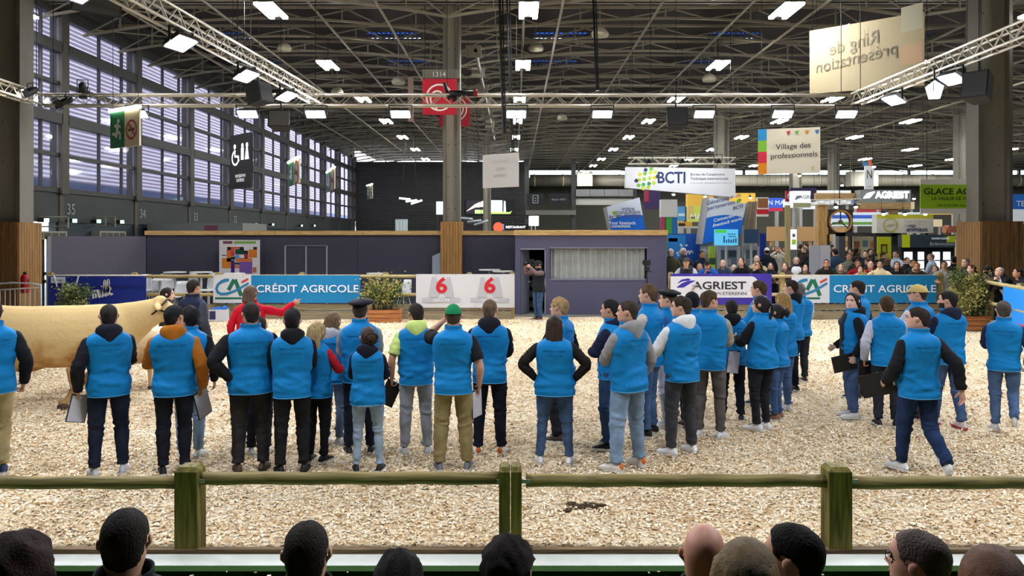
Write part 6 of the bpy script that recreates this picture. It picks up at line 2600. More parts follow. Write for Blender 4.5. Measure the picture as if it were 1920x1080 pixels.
    vm = mat('vest_' + top_c, top_c, .7, bump=.4, scale=9, vary=.10, vscale=5, spec=.15, stretch=(1.3, 1.3, .9), bdist=.03) if vest else cloth(top_c)
    vo_ = b.build('vest' if vest else 'jacket', vm, root, True)
    if vest and lod == 0 and lettering:
        b = MB()
        iz = [int(np.argmin(abs(zr - q * H - dz))) for q in (.775, .75)]
        for row, (n_, half) in enumerate(((15, .52), (8, .3))):
            r_ = V[iz[row]]
            for q in range(n_):
                th = PI + (q / (n_ - 1) - .5) * 2 * half
                fi = th / (2 * PI) * N
                i0 = int(fi) % N
                p0 = r_[i0] + (r_[(i0 + 1) % N] - r_[i0]) * (fi - int(fi))
                i1 = (i0 + 1) % N
                tu = r_[i1] - r_[i0]
                tu /= np.linalg.norm(tu)
                nn = np.array((p0[0], p0[1], 0)) * .3 + np.array((0, -1, 0))
                nn /= np.linalg.norm(nn)
                w_ = .007 if (q * 7 + row) % 5 else .004
                h_ = .006
                p0 = p0 + nn * .0045
                b.add([p0 - tu * w_ + (0, 0, -h_ * .5), p0 + tu * w_ + (0, 0, -h_ * .5), p0 + tu * w_ + (0, 0, h_ * .5), p0 - tu * w_ + (0, 0, h_ * .5)], [(0, 1, 2, 3)])
        b.build('back_lettering', plain('124a86', .7), vo_, kind='stuff')
    if vest and lod < 2:
        for frac, nm in ((.476, 'hem_piping'),):
            i0 = int(np.argmin(abs(zr - frac * H - dz)))
            b = MB()
            L_ = list(V[i0] * np.array((1.006, 1.006, 1))) + [V[i0][0] * np.array((1.006, 1.006, 1))]
            b.path(L_, .0035, 4, cap=(False, False))
            b.build(nm, plain('4aa5dc', .7), vo_)
    if lapel:                                            # open front of another colour
        tl = np.linspace(-.55, .55, 9)
        zq = np.linspace(.49, .84, 12) * H + dz
        P = up(np.stack([trunk(z, .034 * k, tl * (1 if z < .7 * H else 1)) for z in zq]))
        b = MB()
        b.add(P, [(i * 9 + j, i * 9 + j + 1, (i + 1) * 9 + j + 1, (i + 1) * 9 + j) for i in range(11) for j in range(8)])
        b.build('shirt_front', cloth(lapel), root, True)
    # ---- sleeves
    if sleeve:
        for i, s in enumerate((-1, 1)):
            e = sleeve_end if np.isscalar(sleeve_end) else sleeve_end[i]
            if e <= 0:
                continue
            P = AR[i]
            d0 = P[1] - P[0]
            d0 /= np.linalg.norm(d0)
            nn_ = (3, 2, 1)[lod]
            S = np.concatenate([np.linspace(.08, min(.8, e), 4 * nn_ + 1), np.linspace(.86, 1.14, 2 + 2 * nn_) if e > 1 else [], np.linspace(1.2, e, 4 * nn_ + 2) if e > 1.3 else []])
            rad = np.interp(S, [0, .1, .3, .7, 1.0, 1.3, 1.7, 1.9, 2.0], [.064, .067, .069, .066, .062, .060, .053, .046, .043]) * k * (1 if not female else .88) * wide ** .5
            R = limb(P, S, rad[:, None] * np.array((1, 1.08)), (16, 12, 9)[lod], (0, 1, .1))
            cpt = R[0].mean(0)
            cap = [cpt + (R[0] - cpt) * q - d0 * h for q, h in ((.25, .055 * k), (.68, .044 * k), (.93, .02 * k))]
            R = np.concatenate([np.array(cap), R])
            R = crumple(R, seed + i, .005 * k, 19)
            if lod < 2:
                R[3:-1] = crease(R[3:-1], seed + 40 + i, 14, .012 * k, .06 * k, .020 * k, .5, [.45, .55, .5, .65, .85, .25, .95], .06)
            last = R[-1]
            cpt = last.mean(0)
            R = np.concatenate([R, [cpt + (last - cpt) * .82]])
            b = MB()
            b.rings(R)
            b.build('sleeve', cloth(sleeve), root, True)
    # ---- hood lying on the shoulders
    if hood:
        b = MB()
        Q = []
        n3 = (26, 18, 12)[lod]
        for q in np.linspace(0, 2 * PI, n3, endpoint=False):
            bk = smooth01((.35 - math.cos(q)) / 1.35)
            c = np.array((.098 * math.sin(q), .078 * math.cos(q) - .018 - .018 * bk, .846 + .012 * bk)) * np.array((k, k, H)) + np.array((0, 0, dz))
            rad_d = np.array((math.sin(q), math.cos(q), 0))
            rw, rh = (.024 + .026 * bk) * k, (.026 + .040 * bk) * k
            rg = []
            for g_ in np.linspace(0, 2 * PI, 9, endpoint=False):
                ox, oz = math.cos(g_) * rw, math.sin(g_) * rh
                drop = -.12 * k * bk ** 3 * max(0, -math.sin(g_)) * max(0, -math.cos(q)) ** 3
                rg.append(c + rad_d * ox + np.array((0, 0, oz + drop)) - np.array((0, .35 * oz * bk, 0)) * 0)
            Q.append(rg)
        Q = np.array(Q)
        Q = Q + wob(Q, seed + 9, 14)[..., None] * .006
        Q = up(np.concatenate([Q, Q[:1]]))
        b.rings(Q, (False, False))
        b.build('hood', cloth(hood), root, True)
    # ---- trousers
    b = MB()
    nl = (22, 14, 10)[lod]
    zt2 = np.array([.575, .55, .525, .50, .475, .46, .452]) * H + dz
    pa = np.array([.158, .164, .170, .172, .166, .13, .06]) * k * wide * (1.02 if female else 1)
    pbk = np.array([.105, .112, .118, .122, .120, .095, .05]) * k * wide ** .7
    al = np.linspace(0, 2 * PI, nl, endpoint=False)
    PR = []
    for z, A_, B_ in zip(zt2, pa, pbk):
        bump_ = .010 * k * np.exp(-((z - dz - .505 * H) / (.03 * H)) ** 2) * np.clip(-np.cos(al), 0, 1)
        PR.append(np.stack([np.sin(al) * A_, np.cos(al) * B_ - .012 * k - bump_, np.full(nl, z)], -1))
    b.rings(crumple(np.array(PR), seed, .003), (True, True))
    for i, s in enumerate((-1, 1)):
        S = np.array([0.0, .1, .22, .36, .5, .64, .76, .86, .94, 1.0, 1.06, 1.14, 1.26, 1.4, 1.55, 1.7, 1.82, 1.9, 1.96])
        if lod == 2:
            S = S[::2]
        if lod == 0:
            S = np.interp(np.linspace(0, 1, 44), np.linspace(0, 1, len(S)), S)
        ra = np.interp(S, [0, .25, .5, .8, 1.0, 1.2, 1.5, 1.8, 2.0], [.092, .096, .091, .079, .072, .071, .063, .055, .056]) * k
        if female:
            ra = ra * np.interp(S, [0, .3, 1.0, 2.0], [1.04, 1.0, .92, .86])
        ra = ra * np.interp(S, [0, .5, 1.0, 2.0], [1, .5 + .5 * leg, leg, leg]) * wide ** .6
        R = limb((hips[i] + np.array((s * .006, .006, 0)), knees[i], ank[i]), S, ra[:, None] * np.array((.97, 1.1)), nl, (0, 1, 0) if not seat else (0, .3, 1))
        kf = np.interp(S, [0, .5, .95, 1.1, 1.5, 1.9], [.003, .005, .007, .007, .005, .008])
        c = R.mean(1, keepdims=True)
        dd = (R - c) / (np.linalg.norm(R - c, axis=2, keepdims=True) + 1e-6)
        R = R + dd * (wob(R * np.array((.8, .8, 2.2)), seed + 20 + i, 15) * kf[:, None])[..., None] * k
        if lod < 2:
            R = crease(R, seed + 60 + i, 22, .012 * k, .075 * k, .022 * k, .5, [.5, .55, .47, .93, .97, .88, .2, .7], .05)
        b.rings(R)
    b.build('trousers', denim(trousers), root, True)
    # ---- shoes
    if lod < 2 or not seat:
        for i, s in enumerate((-1, 1)):
            an = ank[i]
            lift = 0.0
            if step and step[0] == s:
                lift = step[2] if len(step) > 2 else 0.0
            Rm = Matrix.Translation(an) @ Matrix.Rotation(-s * .18, 4, 'Z') @ Matrix.Rotation(-lift, 4, 'X') @ Matrix.Translation((0, 0, -.047 * H))
            prof = [(-.075, .018, .035, .02), (-.07, .031, .02, .085), (-.03, .037, .02, .108), (.02, .039, .02, .098), (.07, .043, .02, .076), (.12, .047, .02, .06), (.16, .044, .02, .048), (.185, .032, .02, .036), (.195, .012, .022, .028)]
            R = []
            for y, w_, z0, z1 in prof:
                qa = np.linspace(0, 2 * PI, 12, endpoint=False)
                zz = np.where(np.sin(qa) > 0, z0 + (z1 - z0) * np.sin(qa), z0 - .004)
                R.append(np.stack([w_ * np.cos(qa), np.full(12, y), zz], -1) * k)
            b = MB()
            b.rings(xf(Rm, np.array(R)))
            so = b.build('shoe', mat('shoe_' + shoes, shoes, .6, bump=.1, scale=90), root, True)
            b = MB()
            ol = [(-.08, .0), (-.07, .03), (-.03, .038), (.02, .038), (.07, .044), (.12, .05), (.165, .046), (.195, .03), (.203, 0)]
            pl = [(w_, y) for y, w_ in ol] + [(-w_, y) for y, w_ in ol[-2:0:-1]]
            n4 = len(pl)
            v = [(x * k, y * k, z * k) for z in (0.0, .026) for x, y in pl]
            b.add(xf(Rm, v), [tuple(range(n4 - 1, -1, -1)), tuple(range(n4, 2 * n4))] + [(j, (j + 1) % n4, (j + 1) % n4 + n4, j + n4) for j in range(n4)])
            b.build('sole', plain(sole, .7), so)
            if heel:
                b = MB()
                b.ball((0, 0, 0), (.031 * k, .02 * k, .036 * k), 10, 7, M=Rm @ Matrix.Translation((0, -.063 * k, .06 * k)))
                b.build('heel_patch', plain(heel, .6), so, True)
            if lod == 0:
                b = MB()
                for q in range(4):
                    y0, z0 = (.045 + q * .022) * k, (.094 - q * .0085) * k
                    b.add(xf(Rm, path_rings([(-.028 * k, y0, z0 - .010), (0, y0, z0 + .001), (.028 * k, y0, z0 - .010)], .0035, 4, (0, 0, 1)).reshape(-1, 3)), [(r * 4 + j, r * 4 + (j + 1) % 4, r * 4 + 4 + (j + 1) % 4, r * 4 + 4 + j) for r in (0, 1) for j in range(4)])
                b.build('laces', plain('b9b9b5' if shoes[0] < '8' else '6f6f70', .8), so)
    info.update(grips=grips, rz=rz, loc=Vector((loc[0], loc[1], fz)), ank=ank, head=head_c, H=H)
    return info


def to_world(info, p):
    return info['loc'] + Matrix.Rotation(info['rz'], 3, 'Z') @ Vector(p)


def clipboard(info, hand_i, label, dark=True, tilt=0.0, yaw=0.0, drop=.10, w=.23, h=.32, flat=False, group=None):
    """held by the hand: a board, its sheet and its clip"""
    g, d = info['grips'][hand_i]
    p = to_world(info, g)
    o = thing('clipboard', label, 'clipboard', p, info['rz'] + yaw, group)
    R = Matrix.Rotation(tilt, 4, 'Y') @ (Matrix.Rotation(-1.2, 4, 'X') if flat else Matrix.Identity(4))
    b = MB()
    M = R @ Matrix.Translation((0, 0, -drop))
    v = np.array([(x, y, z) for y in (-.004, .004) for x, z in ((-w / 2, -h / 2), (w / 2, -h / 2), (w / 2, h / 2), (-w / 2, h / 2))])
    fc = [(0, 1, 2, 3), (7, 6, 5, 4), (0, 4, 5, 1), (1, 5, 6, 2), (2, 6, 7, 3), (3, 7, 4, 0)]
    b.add(xf(M, v), fc)
    b.build('board', plain('1c1a18' if dark else '2a2d4a', .5), o)
    b = MB()
    v2 = v * np.array((.9, .35, .92)) + np.array((0, .0052 if dark else -.0052, -.004))
    b.add(xf(M, v2), fc)
    b.build('sheet', plain('c9c9d2', .8), o)
    b = MB()
    b.add(xf(M, v * np.array((.35, 2.5, .05)) + np.array((0, 0, h * .46))), fc)
    b.build('clip', plain('b9b9b4', .35), o)
    return o
# ================================================================== cattle
def hide(key, a, b_, c):
    m = bpy.data.materials.new(key)
    m.use_nodes = True
    nt = m.node_tree
    pb = nt.nodes['Principled BSDF']
    pb.inputs['Roughness'].default_value = .85
    pb.inputs['Specular IOR Level'].default_value = .15
    tc = nt.nodes.new('ShaderNodeTexCoord')
    n = nt.nodes.new('ShaderNodeTexNoise')
    n.inputs['Scale'].default_value = 1.6
    n.inputs['Detail'].default_value = 5
    sp = nt.nodes.new('ShaderNodeSeparateXYZ')
    nt.links.new(tc.outputs['Object'], sp.inputs[0])
    nt.links.new(tc.outputs['Object'], n.inputs['Vector'])
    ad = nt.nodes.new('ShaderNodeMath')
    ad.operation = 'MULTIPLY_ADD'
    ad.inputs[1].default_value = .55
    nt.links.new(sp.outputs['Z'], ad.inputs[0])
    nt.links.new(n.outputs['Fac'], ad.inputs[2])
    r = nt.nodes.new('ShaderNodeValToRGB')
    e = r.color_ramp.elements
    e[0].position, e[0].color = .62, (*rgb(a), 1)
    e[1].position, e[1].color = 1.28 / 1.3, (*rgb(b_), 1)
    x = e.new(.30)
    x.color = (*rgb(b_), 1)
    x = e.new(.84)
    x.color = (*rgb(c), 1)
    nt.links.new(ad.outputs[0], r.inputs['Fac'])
    nt.links.new(r.outputs['Color'], pb.inputs['Base Color'])
    w = nt.nodes.new('ShaderNodeTexNoise')
    w.inputs['Scale'].default_value = 9
    w.inputs['Detail'].default_value = 4
    w.inputs['Distortion'].default_value = 2.2
    nt.links.new(tc.outputs['Object'], w.inputs['Vector'])
    bp = nt.nodes.new('ShaderNodeBump')
    bp.inputs['Strength'].default_value = .3
    bp.inputs['Distance'].default_value = .03
    nt.links.new(w.outputs['Fac'], bp.inputs['Height'])
    nt.links.new(bp.outputs['Normal'], pb.inputs['Normal'])
    return m


def bovine(name, label, loc, rz, S, mt, legs, head_dir, halter=True, neck_up=1.0, cat='cow'):
    """faces +X locally; origin under the shoulder on the ground. S overall scale (1 = 1.5 m at the withers)."""
    root = thing(name, label, cat, loc, rz)
    b = MB()
    st = [  # x, centre z, half height, half width
        (-2.22, 1.14, .10, .10), (-2.16, 1.12, .28, .24), (-2.02, 1.08, .40, .33), (-1.75, 1.06, .45, .36), (-1.45, 1.05, .43, .35), (-1.1, 1.03, .44, .39), (-.75, 1.02, .46, .41), (-.4, 1.03, .45, .39),
        (-.1, 1.05, .45, .35), (.12, 1.07, .42, .31), (.28, 1.10, .34, .25), (.38, 1.12, .2, .16)]
    a = np.linspace(0, 2 * PI, 20, endpoint=False)
    b.rings([np.stack([np.full(20, x), np.sign(np.cos(a)) * np.abs(np.cos(a)) ** .85 * w, z + np.sin(a) * h], -1) for x, z, h, w in st])
    b.ball((-1.2, 0, .64), (.35, .12, .14), 12, 8)                       # udder and flank fold
    b.path([(-.25, 0, 1.17), (.15, 0, 1.21), (.45, 0, 1.24 + .06 * neck_up), (.68, 0, 1.30 + .10 * neck_up)], [(.22, .30), (.20, .30), (.16, .25), (.13, .19)], 14, ref=(0, 0, 1))
    b.path([(.05, 0, .95), (.3, 0, 1.0), (.55, 0, 1.18)], [(.05, .16), (.045, .17), (.03, .1)], 8)      # dewlap
    hp = np.array((.70, 0, 1.36 + .06 * neck_up))
    hd = np.array(head_dir, float)
    hd /= np.linalg.norm(hd)
    upv = np.array((0, 0, 1.0)) - hd * hd[2]
    upv /= np.linalg.norm(upv)
    sd = np.cross(hd, upv)
    hpts = [(-.10, .03, .10, .09), (0, .02, .155, .125), (.12, .0, .155, .13), (.26, -.01, .125, .115), (.38, -.02, .10, .10), (.47, -.025, .10, .098), (.53, -.03, .07, .07)]
    b.rings([[hp + hd * s + upv * (u + math.sin(q) * h) + sd * math.cos(q) * w for q in np.linspace(0, 2 * PI, 14, endpoint=False)] for s, u, h, w in hpts])
    b.ball(hp + upv * .13 - hd * .03, (.10, .12, .07), 10, 6)            # poll
    for s in (-1, 1):
        c = hp + sd * s * .12 + upv * .06 - hd * .05
        b.path([c, c + sd * s * .1 - upv * .01, c + sd * s * .2 - upv * .05, c + sd * s * .26 - upv * .08], [(.03, .035), (.03, .07), (.025, .06), (.01, .02)], 8, ref=hd)
    for (top, mid, low, hoof) in legs:
        top, mid, low, hoof = [np.array(q, float) for q in (top, mid, low, hoof)]
        hind = top[0] < -1
        b.path([top, (top + mid) / 2, mid, mid * .7 + low * .3, low * .7 + hoof * .3 if not hind else low, low * .25 + hoof * .75, hoof + (0, 0, .10), hoof + (.02, 0, .045)],
               [(.20, .13), (.17, .11), (.095, .085), (.075, .07), (.07, .06) if hind else (.055, .052), (.05, .047), (.062, .056), (.072, .062)], 10, ref=(0, 1, 0))
    b.path([(-2.2, 0, 1.42), (-2.3, 0, 1.3), (-2.33, 0, .9), (-2.32, 0, .6)], [.05, .035, .03, .06], 7)
    V = np.concatenate(b.v) * S
    me = bpy.data.meshes.new(name)
    me.from_pydata(V.tolist(), [], b.f)
    o = link('body', me)
    md = o.modifiers.new('r', 'REMESH')
    md.mode = 'VOXEL'
    md.voxel_size = .026 * S
    ms = o.modifiers.new('s', 'SMOOTH')
    ms.iterations = 7
    ms.factor = .55
    bpy.context.view_layer.update()
    me2 = bpy.data.meshes.new_from_object(o.evaluated_get(bpy.context.evaluated_depsgraph_get()))
    bpy.data.objects.remove(o)
    me2.materials.clear()
    me2.materials.append(mt)
    n = len(me2.polygons)
    me2.polygons.foreach_set('use_smooth', [True] * n)
    me2.polygons.foreach_set('material_index', [0] * n)
    link('body', me2, root)
    for (top, mid, low, hoof) in legs:
        h = MB()
        hv = np.array(hoof, float) * S
        h.path([hv + (0.03 * S, 0, .0), hv + (.02 * S, 0, .03 * S), hv + (.005, 0, .075 * S)], [(.085 * S, .07 * S), (.08 * S, .066 * S), (.066 * S, .058 * S)], 10, ref=(0, 1, 0))
        h.build('hoof', plain('4a3b2c', .6), root, True)
    h = MB()
    c = (hp + hd * .5 - upv * .03) * S
    h.ball(c, (.07 * S, .075 * S, .07 * S), 10, 7)
    h.build('muzzle', plain('d3aa98', .5), root, True)
    for s in (-1, 1):
        h = MB()
        h.ball((hp + hd * .14 + sd * s * .118 + upv * .05) * S, .026 * S, 8, 6)
        h.build('eye', plain('1c1512', .2), root, True)
    if halter:
        h = MB()
        for s0, u, hh, w in ((-.01, .02, .165, .135), (.30, -.01, .128, .120)):
            h.path([(hp + hd * (s0 + (.06 * math.sin(q) if s0 < .1 else 0)) + upv * (u + math.sin(q) * hh) + sd * math.cos(q) * w) * S for q in np.linspace(0, 2 * PI, 19)], .014 * S, 5, cap=(False, False))
        for s in (-1, 1):
            h.path([(hp + hd * q + sd * s * (.142 - .06 * q) - upv * .02 * q) * S for q in (0, .1, .2, .3)], .014 * S, 5)
        h.build('halter', plain('2a2320', .6), root, True)
    return root


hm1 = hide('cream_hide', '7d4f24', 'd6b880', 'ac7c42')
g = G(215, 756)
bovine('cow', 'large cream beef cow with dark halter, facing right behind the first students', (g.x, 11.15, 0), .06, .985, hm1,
       [((.0, -.2, 1.0), (-.02, -.2, .62), (-.34, -.2, .38), (-.58, -.2, 0)), ((.05, .2, 1.0), (.08, .2, .6), (.1, .2, .4), (.12, .2, 0)),
        ((-1.8, -.22, 1.1), (-1.52, -.22, .78), (-1.78, -.22, .52), (-1.66, -.22, 0)), ((-1.85, .22, 1.1), (-1.7, .22, .78), (-2.0, .22, .52), (-1.96, .22, 0))],
       (.80, .42, -.42), True, 1.0)
g = G(270, 727)
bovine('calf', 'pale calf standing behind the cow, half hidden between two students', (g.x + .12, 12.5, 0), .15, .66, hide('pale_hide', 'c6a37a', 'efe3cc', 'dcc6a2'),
       [((.0, -.2, 1.0), (-.0, -.2, .62), (-.0, -.2, .4), (-.0, -.2, 0)), ((.0, .2, 1.0), (.04, .2, .6), (.04, .2, .4), (.06, .2, 0)),
        ((-1.8, -.22, 1.1), (-1.6, -.22, .78), (-1.84, -.22, .52), (-1.76, -.22, 0)), ((-1.8, .22, 1.1), (-1.62, .22, .78), (-1.86, .22, .52), (-1.8, .22, 0))],
       (.8, 0, -.6), False, .2, 'calf')
BLUE = '0b76b4'
GRP = None


def sight(x, y):
    return math.atan2(-x, y)


def ST(px, fy, top, rel, label, **kw):
    """student standing at foot pixel (px, fy), crown seen at pixel row top, rel = turn from the line of sight (deg, + left)"""
    g = G(px, fy)
    H = CAMZ - (top - CY) * g.y / F - kw.pop('hair_h', .012)
    kw.setdefault('vest', BLUE)
    return person(g, H, math.radians(rel) + sight(g.x, g.y), label, **kw)


BLK, NVY, GRY = '17181b', '1b2238', '8f8f90'
JD, JM, JL, JG = '1c2436', '3c5274', '7f97b0', '8a8f96'

# ---- front row, left to right
p = ST(-14, 890, 560, 10, 'person in blue vest and khaki trousers cut off by the left edge', sleeve=BLK, trousers='a89a72', shoes='2b3550', arms=('down', 'hold'))
p = ST(204, 890, 569, 2, 'person in blue vest and dark hood with buzzed hair, standing before the cow', style='buzz', hair='2b2522', sleeve='1a1b22', hood='1d1f2b',
       trousers=JD, shoes='b9bcc2', arms=('hold', 'fold'), stance=.15)
clipboard(p, 0, 'clipboard with pale sheets held by the person before the cow', False, tilt=.25, yaw=.5, drop=.12, w=.2, h=.28)
p = ST(326, 888, 571, -6, 'person in blue vest over mustard orange hoodie, black hair', style='short', hair='17171b', sleeve='a8641c', hood='a8641c',
       trousers='191c26', shoes=BLK, arms=('write', 'hold'), turn=-.5, skin='c08a6c', stance=.12)
clipboard(p, 1, 'clipboard with white sheets held low by the person in mustard hoodie', False, tilt=-.3, yaw=.9, drop=.13, w=.2, h=.3)
ST(356, 857, 572, -12, 'person with dark curly hair and black sleeves half behind the mustard hoodie', style='curly', hair='1d1917', sleeve=BLK, trousers=JL,
   shoes='e6e6e4', arms=('fold', 'down'), turn=.5, hair_h=.03)
ST(470, 883, 566, -4, 'broad person with hand on hip and turned up blue collar, charcoal jeans, brown boots', style='short', hair='2a2420', sleeve=BLK, trousers='2c2b2c',
   shoes='4a3a2e', sole='2b241f', arms=('hip', 'fold'), wide=1.14, turn=.35, stance=.14)
ST(486, 851, 592, 0, 'person almost hidden behind the broad person with hand on hip, black trousers, white shoes', sleeve=NVY, trousers='20232c', shoes='e2e2e0', arms=('fold', 'hold'), style='short', wide=.92)
ST(548, 886, 579, 0, 'person with black hood lying on blue vest and black jeans, thick dark hair', style='quiff', hair='211c1a', sleeve=BLK, hood=BLK, trousers='1e1f22', shoes=BLK,
   arms=('fold', 'fold'), sole='22201e', stance=.14)
ST(594, 866, 603, -28, 'straight blonde haired person with red scarf at the shoulder', female=True, style='long', hair='b59a68', sleeve='b32028', trousers='1c1d22', shoes='1b1b1e',
   arms=('fold', 'write'), wide=.95, turn=-.2, sole='dededa')
ST(624, 832, 584, -25, 'long brown haired person with pale grey hood and sleeves, behind the blonde one', female=True, style='long', hair='7a6042', sleeve='b9b4ac', hood='b9bac0', trousers='5b6f8c', shoes='d8d8d6',
   arms=('fold', 'write'), wide=1.05)
ST(675, 850, 557, 0, 'tall person in black beret seen from behind, grey sleeves and dark trousers', style='short', hair='3a332c', hat='beret', hatcol='14151c', sleeve='8f8b86', trousers='1d2230', shoes='1d1d20',
   arms=('fold', 'fold'), hair_h=.03, stance=.14)
p = ST(690, 884, 611, -6, 'short person with brown hair bun, navy hood and light grey-blue jeans', female=True, style='bun', hair='3e2c22', sleeve='191b2b', hood='191b2b', trousers='8fa3b8', leg=.86, shoes='17181c',
       arms=('fold', 'fold'), turn=.3, stance=.16)
clipboard(p, 0, 'clipboard with white sheet at the left side of the short person with hair bun', False, tilt=.5, yaw=.4, drop=.02, w=.2, h=.26)
p = ST(780, 851, 567, 2, 'person in blue vest over lime green hoodie and grey jeans', style='buzz', hair='2b241f', sleeve='c9dd7e', sleeve_end=(1.0, 1.0), hood='c9dd7e', trousers='8b9098', shoes='c4c3c0',
       arms=('hold', 'fold'), turn=.4, stance=.15, skin='b98a6c')
clipboard(p, 0, 'black clipboard held at the left side of the lime hoodie', True, tilt=.5, yaw=.5, drop=.12, w=.2, h=.28)
p = ST(850, 881, 568, 0, 'person in green cap and khaki cargo trousers with bare forearms', style='buzz', hair='4a3a2c', hat='cap', hatcol='0e7a4a', sleeve='1a1b1f', sleeve_end=(.95, .95), trousers='8d8059', shoes='6b6d74',
       arms=('eye', 'hold'), hair_h=.02, stance=.17, leg=1.12)
clipboard(p, 1, 'clipboard with grey sheets held by the person in green cap', False, tilt=-.05, yaw=1.0, drop=.13, w=.2, h=.3)
ST(918, 852, 560, -4, 'person with dark hood, shaved fair hair and white shoes with orange heels', style='buzz', hair='6b5743', sleeve='16171c', hood='1a1b24', trousers='191d2a', shoes='e0ded8', heel='cf6a2a',
   arms=('fold', 'fold'), turn=-.1, stance=.15)
ST(1040, 869, 590, -2, 'person with long wavy brown hair, both hands on hips, blue leggings', female=True, style='long', hair='3a2a20', sleeve='221c1c', trousers='41597c', leg=.95, shoes='e2e2e0',
   arms=('hipwide', 'hipwide'), wide=1.16, stance=.2)
ST(1050, 826, 557, 66, 'fair blond person behind the one with hands on hips', style='crop', hair='a98a5c', sleeve=BLK, trousers='23242a', shoes='3c332c', arms=('fold', 'down'))
# ---- the right group
ST(1146, 839, 560, 74, 'person in navy hood with short black hair, profile to the left', style='short', hair='1c1a1b', sleeve='1a2036', hood='1a2036', trousers='2f4566', shoes='22211f', arms=('fold', 'slack'), skin='c39074', stance=.15)
ST(1178, 879, 562, 46, 'person in grey hoodie with pale blue jeans and white orange heeled sneakers', style='buzz', hair='3b2f26', sleeve='8c8a8a', hood='8c8a8a', trousers='7d95b0', shoes='e6e2da', heel='cf6a2a', arms=('fold', 'slack'), turn=.65, stance=.2, leg=1.08)
p = ST(1217, 816, 532, 72, 'tall brown haired person with turned up blue collar, profile to the left', style='crop', hair='5c4630', sleeve='c2b8a6', trousers='4f6c94', shoes='2a2523', arms=('fold', 'slack'), stance=.14)
clipboard(p, 0, 'clipboard with white sheet held by the tall brown haired person', False, tilt=0, yaw=-.5, drop=.25, w=.22, h=.3)
ST(1254, 800, 540, 80, 'person in black beret facing left among the right group', style='short', hair='4a3626', hat='beret', hatcol='12141a', sleeve='2f62a8', trousers='a9b2bf', shoes='cfd0d0', arms=('write', 'write'), hair_h=.03)
ST(1278, 851, 555, 40, 'person in white hoodie with charcoal jeans and white trainers', style='crop', hair='33281f', sleeve='d8d8d6', hood='d8d8d6', trousers='3f4146', shoes='eeeeec', arms=('write', 'write'), turn=.75, stance=.17)
ST(1298, 800, 546, 30, 'black haired person behind the white hoodie', style='short', hair='17161a', sleeve=NVY, trousers='1d2233', shoes='4b2d20', arms=('fold', 'fold'))
ST(1330, 820, 544, -12, 'brown haired person in grey trousers with head turned right', style='crop', hair='4c3a26', sleeve='9b9384', trousers='5a5653', shoes='d6d8da', arms=('fold', 'fold'), turn=-.7, stance=.15)
ST(1372, 788, 561, 8, 'person with black hood and black trousers between grey trousers and a dark haired profile', style='short', hair='221f1e', sleeve=BLK, hood=BLK, trousers='191d2a', shoes='1a1a1c', arms=('fold', 'write'), stance=.15)
p = ST(1428, 806, 553, 52, 'dark haired person in black trousers and white shoes, looking left', female=True, style='tail', hair='1f1b1c', sleeve=BLK, trousers='22242b', leg=.9, shoes='ecebe9', arms=('write', 'fold'), turn=.4, wide=1.08)
clipboard(p, 0, 'clipboard with white sheet at the dark haired person in black trousers', False, tilt=.15, yaw=-.2, drop=.32, w=.2, h=.3)
ST(1457, 786, 569, 72, 'short dark haired person with grey sleeve and blue jeans, facing left', female=True, style='bun', hair='241d1b', sleeve='8a8785', trousers='435d86', shoes='8a6a54', arms=('write', 'write'))
ST(1468, 770, 547, 40, 'person with long wavy blonde hair in the right group', female=True, style='long', hair='a8844c', sleeve='cfcfcf', trousers='506a90', shoes='d0cfcc', arms=('write', 'fold'))
ST(1424, 757, 526, 76, 'brown haired person in profile behind the dark haired one', style='crop', hair='4a3728', sleeve=BLUE, trousers='2a2e38', shoes='2a2522', arms=('write', 'write'))
p = ST(1484, 734, 524, 55, 'person with black hood and black sleeve standing at the right end of the group', style='short', hair='2c221c', sleeve='15161a', hood='15161a', trousers='1b2030', shoes='1a1a1c', turn=.4, arms=('fold', 'write'))
clipboard(p, 1, 'black clipboard held by the person at the right end of the group', True, tilt=0, yaw=.6, drop=.12, w=.2, h=.3)
ST(1500, 716, 530, 30, 'grey haired person mostly hidden at the right end of the group', style='short', hair='6f6963', sleeve='b9c6d6', trousers='2a2e38', shoes='2a2522', arms=('fold', 'write'))
# ---- loose group on the right
p = ST(1600, 782, 547, 100, 'person with long dark hair and black jacket looking over at the camera', female=True, style='long', hair='261d1a', sleeve=BLK, hood=BLK, trousers='48608a', shoes='dcdcda', arms=('hold', 'carry'), turn=1.0, lapel=BLK, wide=1.15, face=True, skin='dcb09c')
clipboard(p, 0, 'black clipboard held flat at the thigh by the long haired person', True, tilt=1.35, yaw=-1.3, drop=.1, w=.22, h=.32)
ST(1609, 746, 525, 70, 'short dark haired person in profile behind the long haired one', style='short', hair='2a211c', sleeve='1c2c54', trousers='3a4152', shoes='24221f', arms=('fold', 'slack'))
p = ST(1663, 799, 554, 8, 'brown haired person with pale sleeves and dark trousers seen from behind', style='crop', hair='45321f', sleeve='b4b6c4', trousers='252a33', shoes='26231f', arms=('hold', 'fold'), stance=.12)
clipboard(p, 0, 'black clipboard at the left side of the brown haired person with pale sleeves', True, tilt=.1, yaw=.5, drop=.1, w=.2, h=.3)
ST(1722, 785, 532, 56, 'person in yellow cap facing left', style='short', hair='3a2a1e', hat='cap', hatcol='c0a862', sleeve='c9ccd2', trousers='39404f', shoes='2a2724', turn=.5, arms=('fold', 'write'), hair_h=.02)
p = ST(1722, 893, 574, 38, 'person striding left in dark jeans with black sleeves, nearest on the right', style='buzz', hair='2b221d', sleeve='191a1e', trousers='1f3050', shoes='d8d8d6', arms=('carry', 'swingback'),
       turn=.75, stride=.10, stance=.08, step=(1, (.0, -.10, .075), -.75), skin='cf9f88')
